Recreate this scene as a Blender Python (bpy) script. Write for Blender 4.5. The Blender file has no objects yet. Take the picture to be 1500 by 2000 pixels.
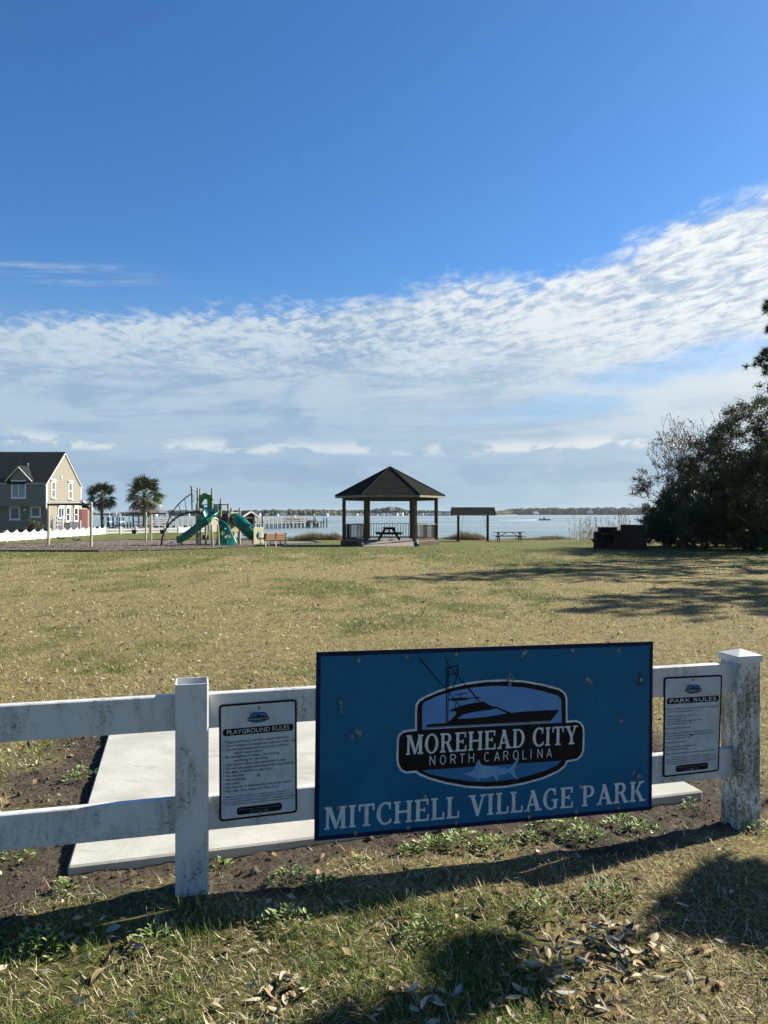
import bpy, math, random
import numpy as np
from mathutils import Vector, Matrix, noise as mnoise

R = math.radians
scene = bpy.context.scene
col = scene.collection
rng = np.random.default_rng(7)
random.seed(11)

# ------------------------------------------------------------------ camera
F = 1450.0          # focal length in units of a 1500 x 2000 frame
HZ = 1003.0         # row of the horizon in that frame
CAMZ = 1.5
cam = bpy.data.cameras.new('camera')
cam.sensor_fit = 'HORIZONTAL'
cam.sensor_width = 36.0
cam.lens = 36.0 * F / 1500.0
cam.shift_y = (HZ - 1000.0) / 1500.0
cam.clip_start = 0.05
cam.clip_end = 9000
camo = bpy.data.objects.new('camera', cam)
col.objects.link(camo)
camo.location = (0, 0, CAMZ)
camo.rotation_euler = (R(90), 0, 0)
scene.camera = camo

# ------------------------------------------------------------------ light
SUN_EL = R(33.0)
SUN_AZ = R(63.2)        # clockwise from +Y: right of the view and beyond the fence
SUNV = Vector((math.sin(SUN_AZ) * math.cos(SUN_EL), math.cos(SUN_AZ) * math.cos(SUN_EL), math.sin(SUN_EL)))
sl = bpy.data.lights.new('sun', 'SUN')
sl.energy = 5.0
sl.angle = R(0.53)
sl.color = (1.0, 0.945, 0.84)
so = bpy.data.objects.new('sun', sl)
col.objects.link(so)
so.rotation_euler = (-SUNV).to_track_quat('-Z', 'Y').to_euler()

scene.view_settings.view_transform = 'Standard'
scene.view_settings.look = 'None'
scene.view_settings.exposure = 1.35
scene.view_settings.gamma = 1.0
scene.view_settings.use_curve_mapping = False
scene.cycles.max_bounces = 6
scene.cycles.use_denoising = True


class NT:
    """small helper to write node trees tersely"""
    def __init__(self, tree):
        self.t = tree
        self.n = tree.nodes
        self.l = tree.links

    def new(self, typ, **kw):
        nd = self.n.new(typ)
        for k, v in kw.items():
            setattr(nd, k, v)
        return nd

    def put(self, sock, v):
        if v is None:
            return
        if hasattr(v, 'is_output'):
            self.l.new(v, sock)
        elif isinstance(v, bpy.types.Node):
            self.l.new(v.outputs[0], sock)
        else:
            if isinstance(v, (tuple, list)) and len(v) == 3 and sock.type == 'RGBA':
                v = (*v, 1.0)
            sock.default_value = v

    def math(self, op, a, b=None, c=None, clamp=False):
        m = self.new('ShaderNodeMath', operation=op, use_clamp=clamp)
        self.put(m.inputs[0], a); self.put(m.inputs[1], b)
        if c is not None:
            self.put(m.inputs[2], c)
        return m.outputs[0]

    def mix(self, f, a, b, typ='MIX'):
        m = self.new('ShaderNodeMix', data_type='RGBA', blend_type=typ)
        m.clamp_factor = True
        self.put(m.inputs[0], f); self.put(m.inputs[6], a); self.put(m.inputs[7], b)
        return m.outputs[2]

    def step(self, v, lo, hi, a=0.0, b=1.0, smooth=True):
        m = self.new('ShaderNodeMapRange')
        m.interpolation_type = 'SMOOTHSTEP' if smooth else 'LINEAR'
        self.put(m.inputs[0], v); self.put(m.inputs[1], lo); self.put(m.inputs[2], hi)
        self.put(m.inputs[3], a); self.put(m.inputs[4], b)
        return m.outputs[0]

    def noise(self, vec, scale, detail=4, rough=.55, dist=0.0, col=False, lac=2.0):
        m = self.new('ShaderNodeTexNoise')
        self.put(m.inputs['Vector'], vec); m.inputs['Scale'].default_value = scale
        m.inputs['Detail'].default_value = detail; m.inputs['Roughness'].default_value = rough
        m.inputs['Distortion'].default_value = dist; m.inputs['Lacunarity'].default_value = lac
        return m.outputs['Color' if col else 'Fac']

    def comb(self, x, y, z=0.0):
        m = self.new('ShaderNodeCombineXYZ')
        self.put(m.inputs[0], x); self.put(m.inputs[1], y); self.put(m.inputs[2], z)
        return m.outputs[0]

    def sep(self, v):
        m = self.new('ShaderNodeSeparateXYZ'); self.put(m.inputs[0], v)
        return m.outputs

    def mapping(self, v, scale=(1, 1, 1), rot=(0, 0, 0), loc=(0, 0, 0)):
        m = self.new('ShaderNodeMapping')
        self.put(m.inputs[0], v)
        m.inputs['Location'].default_value = loc
        m.inputs['Rotation'].default_value = rot
        m.inputs['Scale'].default_value = scale
        return m.outputs[0]


def build_world():
    w = bpy.data.worlds.new('World')
    scene.world = w
    w.use_nodes = True
    w.node_tree.nodes.clear()
    N = NT(w.node_tree)
    out = N.new('ShaderNodeOutputWorld')
    bg = N.new('ShaderNodeBackground')
    N.l.new(bg.outputs[0], out.inputs[0])
    sky = N.new('ShaderNodeTexSky', sky_type='NISHITA')
    sky.sun_disc = False
    sky.sun_elevation = SUN_EL
    sky.sun_rotation = SUN_AZ
    sky.altitude = 0
    sky.air_density = 1.0
    sky.dust_density = 0.35
    sky.ozone_density = 3.0
    K = 0.165      # strength of the clear sky
    hs = N.new('ShaderNodeHueSaturation')
    hs.inputs['Saturation'].default_value = 1.18
    hs.inputs['Value'].default_value = 1.0
    N.put(hs.inputs['Color'], sky.outputs[0])
    clear = N.mix(1.0, hs.outputs[0], (0.66, 0.84, 1.0), 'MULTIPLY')
    tc = N.new('ShaderNodeTexCoord')
    d = tc.outputs['Generated']
    x, y, z = N.sep(d)
    zc = N.math('MAXIMUM', z, 0.004)
    # high layer: direction projected on a flat deck of cloud
    zz = N.math('ADD', zc, 0.012)
    qx = N.math('DIVIDE', x, zz)
    qy = N.math('DIVIDE', y, zz)
    q = N.comb(qx, qy)
    # edge of the deck
    qxc = N.math('MAXIMUM', N.math('MINIMUM', qx, 4.0), -4.0)
    e = N.math('ADD', qy, N.math('MULTIPLY', qxc, 0.27))
    e = N.math('ADD', e, N.math('MULTIPLY', N.math('MAXIMUM', N.math('SUBTRACT', qxc, 0.62), 0.0), 1.35))
    warp = N.noise(q, 0.9, 3, .5)
    e = N.math('ADD', e, N.math('MULTIPLY', N.math('SUBTRACT', warp, 0.5), 1.1))
    cover = N.step(e, 2.6, 4.0)
    # ripples and puffs
    qr = N.mapping(N.mapping(q, rot=(0, 0, R(-38))), scale=(2.3, 0.75, 1))
    wv = N.noise(qr, 4.6, 5, .58, 0.7)
    puff = N.noise(N.mapping(q, scale=(1.0, .50, 1), rot=(0, 0, R(-14))), 12.5, 5, .64, 0.35)
    wisp = N.noise(N.mapping(q, scale=(0.45, 1.0, 1), loc=(3, 1, 0)), 1.5, 5, .6, 0.8)
    elq = N.math('DIVIDE', zc, N.math('MAXIMUM', N.math('SQRT', N.math('ADD', N.math('MULTIPLY', x, x), N.math('MULTIPLY', y, y))), 0.05))
    azq = N.math('DIVIDE', x, N.math('MAXIMUM', N.math('ABSOLUTE', y), 0.05))
    streak = N.noise(N.comb(azq, N.math('MULTIPLY', N.math('SUBTRACT', elq, N.math('MULTIPLY', azq, 0.06)), 7.0)), 3.4, 7, .64, 0.5)
    soft = N.noise(N.comb(azq, N.math('MULTIPLY', elq, 2.4)), 5.5, 5, .6, 1.0)
    high = N.step(elq, 0.12, 0.27)
    patch = N.step(N.noise(q, 1.7, 3, .6, 0.6), 0.40, 0.60)
    ripa = N.math('MULTIPLY', high, N.math('ADD', 0.66, N.math('MULTIPLY', patch, 0.34)))
    fine_ = N.math('ADD', N.math('MULTIPLY', wv, 0.40), N.math('MULTIPLY', puff, 0.60))
    broad = N.math('ADD', N.math('MULTIPLY', streak, 0.55), N.math('MULTIPLY', soft, 0.45))
    tex = N.math('ADD', N.math('MULTIPLY', fine_, ripa), N.math('MULTIPLY', broad, N.math('SUBTRACT', 1.0, ripa)))
    tex = N.math('ADD', N.math('MULTIPLY', tex, 0.82), N.math('MULTIPLY', wisp, 0.18))
    dens = N.math('ADD', N.math('SUBTRACT', tex, 0.5), N.math('MULTIPLY', N.math('SUBTRACT', cover, 0.44), 0.62))
    dens = N.step(dens, -0.10, 0.19)
    # thin wisps ahead of the deck, low on the left
    wl = N.noise(N.mapping(q, scale=(0.35, 1.5, 1), rot=(0, 0, R(8)), loc=(0.3, 0.2, 0)), 2.6, 4, .55, 0.4)
    az = N.math('DIVIDE', x, N.math('MAXIMUM', y, 0.05))     # tangent of the bearing
    el = N.math('DIVIDE', zc, N.math('MAXIMUM', N.math('SQRT', N.math('ADD', N.math('MULTIPLY', x, x), N.math('MULTIPLY', y, y))), 0.05))
    ae = N.comb(az, el)
    front = N.step(y, 0.0, 0.2)
    wreg = N.math('MULTIPLY', N.step(az, -0.26, -0.42), N.math('MULTIPLY', N.step(el, 0.24, 0.27), N.step(el, 0.345, 0.30)))
    wl = N.math('MULTIPLY', N.math('MULTIPLY', N.step(wl, 0.50, 0.66), wreg), N.math('MULTIPLY', front, 0.55))
    dens = N.math('MAXIMUM', dens, wl)
    hz = N.step(el, 0.005, 0.17)

    def gap(a0, e0, ra, re, tilt=0.0):
        nz = N.noise(N.mapping(ae, scale=(1, 2.6, 1)), 9.0, 4, .6, 0.5)
        da = N.math('DIVIDE', N.math('SUBTRACT', az, a0), ra)
        de = N.math('SUBTRACT', N.math('SUBTRACT', el, e0), N.math('MULTIPLY', N.math('SUBTRACT', az, a0), tilt))
        de = N.math('DIVIDE', de, re)
        r = N.math('SQRT', N.math('ADD', N.math('MULTIPLY', da, da), N.math('MULTIPLY', de, de)))
        r = N.math('ADD', r, N.math('MULTIPLY', N.math('SUBTRACT', nz, 0.5), 1.7))
        return N.math('MULTIPLY', N.step(r, 1.15, 0.45), front)
    # breaks in the deck where the blue shows
    g = N.math('MAXIMUM', gap(0.41, 0.187, 0.15, 0.026, 0.10), gap(0.21, 0.134, 0.14, 0.020, 0.05))
    g = N.math('MAXIMUM', g, N.math('MULTIPLY', gap(-0.42, 0.272, 0.14, 0.022, 0.02), 0.9))
    g = N.math('MULTIPLY', g, 0.60)
    dens = N.math('MULTIPLY', dens, N.math('SUBTRACT', 1.0, g))
    # brighter towards the sun, greyer low and away from it
    dt = N.new('ShaderNodeVectorMath', operation='DOT_PRODUCT')
    N.put(dt.inputs[0], d); dt.inputs[1].default_value = SUNV
    sunward = N.step(dt.outputs['Value'], 0.35, 0.85)
    shade = N.step(tex, 0.41, 0.555)
    lowgrey = N.step(el, 0.07, 0.30)
    c_dark = N.mix(sunward, (0.33, 0.48, 0.68), (0.52, 0.65, 0.80))
    c_lite = N.mix(sunward, (0.72, 0.82, 0.90), (1.05, 1.07, 1.06))
    ccol = N.mix(shade, c_dark, c_lite)
    ccol = N.mix(N.math('MULTIPLY', N.math('SUBTRACT', 1.0, lowgrey), 0.75), ccol, N.mix(sunward, (0.38, 0.54, 0.72), (0.64, 0.75, 0.84)))
    # low cumulus line and the grey-blue bank beneath it
    ln = N.noise(N.mapping(ae, scale=(1, 2.2, 1), loc=(.37, 0, 0)), 11.0, 5, .6, 0.3)
    h0 = N.math('ADD', 0.083, N.math('MULTIPLY', N.math('SUBTRACT', N.noise(N.comb(az, 0.0), 5.0, 2), 0.5), 0.03))
    lt = N.math('SUBTRACT', el, h0)
    lmask = N.math('MULTIPLY', N.step(lt, -0.006, 0.001), N.step(lt, 0.021, 0.003))
    lmask = N.math('MULTIPLY', lmask, N.step(ln, 0.47, 0.56))
    bank_n = N.noise(N.mapping(ae, scale=(1, 2.6, 1), loc=(2.1, 0, 0)), 10.0, 5, .6, 0.4)
    bt = N.math('ADD', el, N.math('MULTIPLY', N.math('SUBTRACT', bank_n, 0.5), 0.045))
    bank = N.math('MULTIPLY', N.step(bt, 0.036, 0.043), N.step(bt, 0.074, 0.062))
    bank = N.math('MULTIPLY', bank, N.step(bank_n, 0.36, 0.52))
    K_ = N.new('ShaderNodeVectorMath', operation='SCALE')
    N.put(K_.inputs[0], clear); K_.inputs['Scale'].default_value = K
    base = K_.outputs[0]
    # pale air near the horizon
    base = N.mix(N.math('MULTIPLY', N.step(el, 0.34, 0.0), 0.85), base, N.mix(sunward, (0.37, 0.54, 0.70), (0.52, 0.66, 0.76)))
    c = N.mix(N.math('MULTIPLY', dens, N.step(el, 0.0, 0.10, 0.45, 0.95)), base, ccol)
    c = N.mix(N.math('MULTIPLY', bank, 0.48), c, N.mix(sunward, (0.33, 0.46, 0.64), (0.40, 0.53, 0.68)))
    c = N.mix(N.math('MULTIPLY', lmask, 0.9), c, N.mix(sunward, (0.74, 0.83, 0.88), (0.98, 1.0, 1.0)))
    N.put(bg.inputs[0], c)
    bg.inputs[1].default_value = 0.36


build_world()

# ------------------------------------------------------------------ helpers


def P(px, py, Y):
    return Vector(((px - 750) / F * Y, Y, CAMZ - (py - HZ) / F * Y))


_PY = [-100, 0, 3, 41, 52, 60, 110, 400]
_PZ = [0, 0, 0, -.285, -.60, -.68, -.85, -1.0]


def shoreY(x):
    x = np.asarray(x, float)
    t = np.clip((-x - 12.0) / 10.0, 0, 1)
    t = t * t * (3 - 2 * t)
    return 63.0 + 40.0 * t + 0.8 * np.sin(x * .45) + .5 * np.sin(x * 1.3 + 1)


def gz(x, y):
    x = np.asarray(x, float); y = np.asarray(y, float)
    z = np.interp(y, _PY, _PZ)
    s = np.clip((y - shoreY(x)) / 5.0, 0, 1)
    return z - 1.9 * s * s * (3 - 2 * s)


def G(x, y):
    return float(gz(x, y))


def gY(px, py):
    lo, hi = 1.0, 120.0
    for _ in range(50):
        m = .5 * (lo + hi)
        x = (px - 750) / F * m
        if HZ + F * (CAMZ - float(np.interp(m, _PY, _PZ))) / m > py:
            lo = m
        else:
            hi = m
    return .5 * (lo + hi)


def GP(px, py):
    """ground point seen at a pixel"""
    Y = gY(px, py)
    x = (px - 750) / F * Y
    return Vector((x, Y, G(x, Y)))


def vnoise(x, y, seed=0):
    x = np.asarray(x, float); y = np.asarray(y, float)
    xi = np.floor(x).astype(np.int64); yi = np.floor(y).astype(np.int64)
    fx = x - xi; fy = y - yi
    fx = fx * fx * (3 - 2 * fx); fy = fy * fy * (3 - 2 * fy)

    def h(a, b):
        n = (a * 374761393 + b * 668265263 + seed * 1442695041) & 0xffffffff
        n = ((n ^ (n >> 13)) * 1274126177) & 0xffffffff
        return ((n ^ (n >> 16)) & 0xffff) / 65535.0
    a = h(xi, yi); b = h(xi + 1, yi); c = h(xi, yi + 1); d = h(xi + 1, yi + 1)
    return (a * (1 - fx) + b * fx) * (1 - fy) + (c * (1 - fx) + d * fx) * fy


def fbm(x, y, seed=0, octv=4):
    s = 0; a = .5; t = 0
    for i in range(octv):
        s = s + a * vnoise(x * 2 ** i, y * 2 ** i, seed + i * 17); t += a; a *= .5
    return s / t


def sstep(a, b, x):
    t = np.clip((x - a) / (b - a), 0, 1)
    return t * t * (3 - 2 * t)


# fence frame: u along the fence (to the right and away), n out of its front
TH = R(14.3)
UX, UY = math.cos(TH), math.sin(TH)
NX, NY = math.sin(TH), -math.cos(TH)
P0 = (-0.751, 2.904)


def W(u, n, z):
    return Vector((P0[0] + u * UX + n * NX, P0[1] + u * UY + n * NY, z))


def S(px, py, n=0.0):
    """(u, z) on the plane n of the fence seen at a pixel"""
    dx, dy, dz = (px - 750) / F, 1.0, -(py - HZ) / F
    ox, oy = P0[0] + n * NX, P0[1] + n * NY
    t = (ox * NX + oy * NY) / (dx * NX + dy * NY)
    X, Yy = dx * t, dy * t
    return ((X - P0[0]) * UX + (Yy - P0[1]) * UY, CAMZ + dz * t)


# ---- materials


def mat(name, c1, c2=None, scale=8.0, rough=.7, bump=0.0, bscale=None, metal=0.0, spec=None, detail=5, stretch=(1, 1, 1), lo=.35, hi=.65):
    m = bpy.data.materials.new(name)
    m.use_nodes = True
    N = NT(m.node_tree)
    b = m.node_tree.nodes['Principled BSDF']
    b.inputs['Roughness'].default_value = rough
    b.inputs['Metallic'].default_value = metal
    if spec is not None:
        b.inputs['Specular IOR Level'].default_value = spec
    tc = N.new('ShaderNodeTexCoord')
    v = N.mapping(tc.outputs['Object'], scale=stretch)
    if c2 is None:
        c2 = tuple(.82 * c for c in c1)
    f = N.step(N.noise(v, scale, detail, .6), lo, hi)
    N.put(b.inputs['Base Color'], N.mix(f, c1, c2))
    if bump:
        bn = N.new('ShaderNodeBump'); bn.inputs['Strength'].default_value = bump
        bn.inputs['Distance'].default_value = .02
        N.put(bn.inputs['Height'], N.noise(v, bscale or scale * 4, 4, .6))
        N.l.new(bn.outputs[0], b.inputs['Normal'])
    return m


def attr_mat(name, rough=.7, trans=0.0, spec=.3, attr='tint'):
    m = bpy.data.materials.new(name)
    m.use_nodes = True
    N = NT(m.node_tree)
    b = m.node_tree.nodes['Principled BSDF']
    b.inputs['Roughness'].default_value = rough
    b.inputs['Specular IOR Level'].default_value = spec
    a = N.new('ShaderNodeAttribute', attribute_name=attr)
    N.l.new(a.outputs['Color'], b.inputs['Base Color'])
    if trans:
        tr = N.new('ShaderNodeBsdfTranslucent')
        N.l.new(a.outputs['Color'], tr.inputs[0])
        ad = N.new('ShaderNodeMixShader'); ad.inputs[0].default_value = trans
        N.l.new(b.outputs[0], ad.inputs[1]); N.l.new(tr.outputs[0], ad.inputs[2])
        N.l.new(ad.outputs[0], m.node_tree.nodes['Material Output'].inputs[0])
    return m


# ---- objects


def empty(name, loc, label=None, cat=None, group=None):
    o = bpy.data.objects.new(name, None)
    col.objects.link(o)
    o.location = loc
    o.empty_display_size = .1
    tag(o, label, cat, group)
    return o


def tag(o, label=None, cat=None, group=None, kind=None):
    if label: o['label'] = label
    if cat: o['category'] = cat
    if group: o['group'] = group
    if kind: o['kind'] = kind
    return o


def origin(o):
    v = Vector((0, 0, 0))
    while o is not None:
        v = v + Vector(o.location)
        o = o.parent
    return v


def copy_tree(o, parent=None):
    c = o.copy()
    col.objects.link(c)
    c.parent = parent
    for ch in list(o.children):
        copy_tree(ch, c)
    return c


class MB:
    def __init__(self):
        self.v = []; self.f = []

    def add(self, vs, fs):
        b = len(self.v)
        self.v += [tuple(p) for p in vs]
        self.f += [tuple(i + b for i in q) for q in fs]
        return self

    def box(self, c, s, M=None, chamfer=0.0):
        x, y, z = s[0] / 2, s[1] / 2, s[2] / 2
        if chamfer:
            k = chamfer
            vs = []
            for sz in (-1, 1):
                for (ax, ay) in ((x - k, y), (x, y - k), (x, -y + k), (x - k, -y), (-x + k, -y), (-x, -y + k), (-x, y - k), (-x + k, y)):
                    vs.append((ax, ay, sz * (z - k)))
            n = 8
            fs = [(i, i + n, (i + 1) % n + n, (i + 1) % n) for i in range(n)]
            b = len(vs)
            for sz in (-1, 1):
                for (ax, ay) in ((x - k, y - k), (x - k, -y + k), (-x + k, -y + k), (-x + k, y - k)):
                    vs.append((ax, ay, sz * z))
            for t, base in ((0, 0), (1, 8)):
                q = b + 4 * t
                e = [(base + 7, base + 0, q + 0, q + 3), (base + 0, base + 1, q + 0), (base + 1, base + 2, q + 1, q + 0), (base + 2, base + 3, q + 1),
                     (base + 3, base + 4, q + 2, q + 1), (base + 4, base + 5, q + 2), (base + 5, base + 6, q + 3, q + 2), (base + 6, base + 7, q + 3), (q, q + 1, q + 2, q + 3)]
                fs += e
        else:
            vs = [(sx * x, sy * y, sz * z) for sx in (-1, 1) for sy in (-1, 1) for sz in (-1, 1)]
            fs = [(0, 1, 3, 2), (4, 6, 7, 5), (0, 4, 5, 1), (2, 3, 7, 6), (0, 2, 6, 4), (1, 5, 7, 3)]
        c = Vector(c)
        vs = [(M @ Vector(p) if M is not None else Vector(p)) + c for p in vs]
        return self.add(vs, fs)

    def bar(self, a, b, w, h, up=(0, 0, 1)):
        """rectangular bar from a to b; w across, h along up"""
        a = Vector(a); b = Vector(b); t = (b - a); L = t.length; t.normalize()
        s = t.cross(Vector(up))
        if s.length < 1e-5:
            s = t.cross(Vector((1, 0, 0)))
        s.normalize(); q = s.cross(t)
        M = Matrix((s, t, q)).transposed()
        return self.box((a + b) / 2, (w, L, h), M)

    def tube(self, pts, r, n=8, caps=True, r2=None):
        pts = [Vector(p) for p in pts]
        m = len(pts)
        rs = r if isinstance(r, (list, tuple)) else [r + ((r2 if r2 is not None else r) - r) * i / max(1, m - 1) for i in range(m)]
        t0 = (pts[1] - pts[0]).normalized()
        a = t0.cross(Vector((0, 0, 1)))
        if a.length < .05:
            a = t0.cross(Vector((1, 0, 0)))
        a.normalize()
        vs = []
        for i, p in enumerate(pts):
            t = (pts[min(i + 1, m - 1)] - pts[max(i - 1, 0)]).normalized()
            a = (a - t * a.dot(t)).normalized()
            b = t.cross(a)
            for k in range(n):
                an = 2 * math.pi * k / n
                vs.append(p + (a * math.cos(an) + b * math.sin(an)) * rs[i])
        fs = []
        for i in range(m - 1):
            for k in range(n):
                fs.append((i * n + k, i * n + (k + 1) % n, (i + 1) * n + (k + 1) % n, (i + 1) * n + k))
        if caps:
            fs.append(tuple(range(n - 1, -1, -1)))
            fs.append(tuple(range((m - 1) * n, m * n)))
        return self.add(vs, fs)

    def prism(self, poly, off):
        """closed polygon (points) extruded by a vector"""
        poly = [Vector(p) for p in poly]; off = Vector(off); n = len(poly)
        vs = poly + [p + off for p in poly]
        fs = [tuple(range(n - 1, -1, -1)), tuple(range(n, 2 * n))]
        fs += [(i, (i + 1) % n, (i + 1) % n + n, i + n) for i in range(n)]
        return self.add(vs, fs)

    def face(self, pts):
        return self.add(pts, [tuple(range(len(pts)))])

    def ball(self, c, r, n=8, m=6, s=(1, 1, 1)):
        vs = []; fs = []
        for i in range(m + 1):
            a = math.pi * i / m
            for k in range(n):
                b = 2 * math.pi * k / n
                vs.append((c[0] + r * s[0] * math.sin(a) * math.cos(b), c[1] + r * s[1] * math.sin(a) * math.sin(b), c[2] + r * s[2] * math.cos(a)))
        for i in range(m):
            for k in range(n):
                fs.append((i * n + k, (i + 1) * n + k, (i + 1) * n + (k + 1) % n, i * n + (k + 1) % n))
        return self.add(vs, fs)

    def build(self, name, material, parent=None, smooth=False, fix=True, loc=None):
        me = bpy.data.meshes.new(name)
        o = bpy.data.objects.new(name, me)
        if parent is not None:
            o.parent = parent
            off = origin(parent)
        else:
            off = Vector((0, 0, 0))
        if loc is not None:
            o.location = Vector(loc) - off
            off = Vector(loc)
        vs = [(p[0] - off.x, p[1] - off.y, p[2] - off.z) for p in self.v]
        me.from_pydata(vs, [], self.f)
        if fix:
            import bmesh
            bm = bmesh.new(); bm.from_mesh(me)
            bmesh.ops.recalc_face_normals(bm, faces=bm.faces)
            bm.to_mesh(me); bm.free()
        if smooth:
            me.polygons.foreach_set('use_smooth', [True] * len(me.polygons))
        if material is not None:
            me.materials.append(material)
        col.objects.link(o)
        return o


def np_mesh(name, verts, faces_flat, counts, material, tint=None, parent=None, smooth=False):
    """fast mesh from arrays; tint = one colour per vertex"""
    me = bpy.data.meshes.new(name)
    verts = np.asarray(verts, np.float32)
    if parent is not None:
        o = origin(parent)
        verts = verts - np.array([o.x, o.y, o.z], np.float32)
    me.vertices.add(len(verts)); me.vertices.foreach_set('co', verts.ravel())
    me.loops.add(len(faces_flat)); me.loops.foreach_set('vertex_index', np.asarray(faces_flat, np.int32))
    counts = np.asarray(counts, np.int32)
    starts = np.concatenate(([0], np.cumsum(counts)[:-1])).astype(np.int32)
    me.polygons.add(len(counts)); me.polygons.foreach_set('loop_start', starts)
    if smooth:
        me.polygons.foreach_set('use_smooth', np.ones(len(counts), bool))
    if tint is not None:
        a = me.attributes.new('tint', 'FLOAT_COLOR', 'POINT')
        t = np.ones((len(verts), 4), np.float32); t[:, :3] = tint
        a.data.foreach_set('color', t.ravel())
    me.update(calc_edges=True)
    me.materials.append(material)
    o = bpy.data.objects.new(name, me)
    if parent is not None:
        o.parent = parent
    col.objects.link(o)
    return o


def blades(base, length, width, az, lean, curl, colr):
    """grass blades: 5 vertices each (root pair, middle pair, tip). lean 0 = upright, 1 = flat"""
    n = len(base)
    dx, dy = np.cos(az), np.sin(az)
    sx, sy = -dy, dx
    a1 = lean * 1.45
    a2 = np.clip(a1 + curl, 0, 2.2)
    h1 = length * .55; h2 = length * .45
    m = base + np.stack([dx * np.sin(a1) * h1, dy * np.sin(a1) * h1, np.cos(a1) * h1], 1)
    t = m + np.stack([dx * np.sin(a2) * h2, dy * np.sin(a2) * h2, np.cos(a2) * h2], 1)
    t[:, 2] = np.maximum(t[:, 2], base[:, 2] + .003)
    s = np.stack([sx, sy, np.zeros(n)], 1) * (width / 2)[:, None]
    V = np.empty((n, 5, 3), np.float32)
    V[:, 0] = base - s; V[:, 1] = base + s
    V[:, 2] = m + s * .85; V[:, 3] = m - s * .85; V[:, 4] = t
    i = np.arange(n)[:, None] * 5
    Fc = np.concatenate([i + 0, i + 1, i + 2, i + 3, i + 3, i + 2, i + 4], 1)
    cnt = np.tile([4, 3], n)
    tint = np.repeat(colr, 5, axis=0)
    return V.reshape(-1, 3), Fc.ravel(), cnt, tint


def leaf_quads(cen, size, rngl, aspect=.55, droop=0.0):
    """random diamond leaves round centres"""
    n = len(cen)
    d = rngl.normal(size=(n, 3)); d[:, 2] = d[:, 2] * .7 - droop
    d /= np.linalg.norm(d, axis=1)[:, None]
    e = np.cross(d, rngl.normal(size=(n, 3))); e /= np.linalg.norm(e, axis=1)[:, None]
    L = (size * rngl.uniform(.6, 1.35, n))[:, None]
    V = np.empty((n, 4, 3), np.float32)
    V[:, 0] = cen - d * L * .5
    V[:, 1] = cen + e * L * aspect * .5
    V[:, 2] = cen + d * L * .5
    V[:, 3] = cen - e * L * aspect * .5
    i = np.arange(n)[:, None] * 4
    Fc = np.concatenate([i, i + 1, i + 2, i + 3], 1).ravel()
    return V.reshape(-1, 3), Fc, np.full(n, 4)

# ------------------------------------------------------------------ the setting


def fence_uv(x, y):
    dx = np.asarray(x, float) - P0[0]; dy = np.asarray(y, float) - P0[1]
    return dx * UX + dy * UY, -(dx * NX + dy * NY)


def dirt_mask(x, y):
    """bare soil round the concrete slab"""
    u, v = fence_uv(x, y)
    cx, cy, hx, hy = 1.12, 1.36, 2.0, 1.36
    d = np.maximum(np.abs(u - cx) - hx, np.abs(v - cy) - hy)
    n = fbm(np.asarray(x) * 1.9 + 5, np.asarray(y) * 1.9, 3) - .5
    n2 = fbm(np.asarray(x) * 7 + 5, np.asarray(y) * 7, 4) - .5
    return sstep(.22, -.16, d + n * .75 + n2 * .35)


def green_mask(x, y):
    x = np.asarray(x, float); y = np.asarray(y, float)
    n = fbm(x * .55 + 9, y * .30, 21) * .6 + fbm(x * 2.3, y * 1.5, 22) * .4
    near = sstep(3.3, 2.6, y) * (.03 + .34 * sstep(1.3, -.5, x + (fbm(x * 1.5, y * 1.5, 31) - .5) * 1.2))
    far = sstep(24, 35, y) * .24
    leftish = sstep(3, -9, x) * .07 * sstep(3.5, 6, y)
    right = -.10 * sstep(-1, 5, x) * sstep(24, 12, y)
    return sstep(.50, .66, n + near + far + leftish + right)


def axis(segs):
    a = []
    for lo, hi, n in segs:
        a += list(np.linspace(lo, hi, n, endpoint=False))
    a.append(segs[-1][1])
    return np.array(a)


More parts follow.
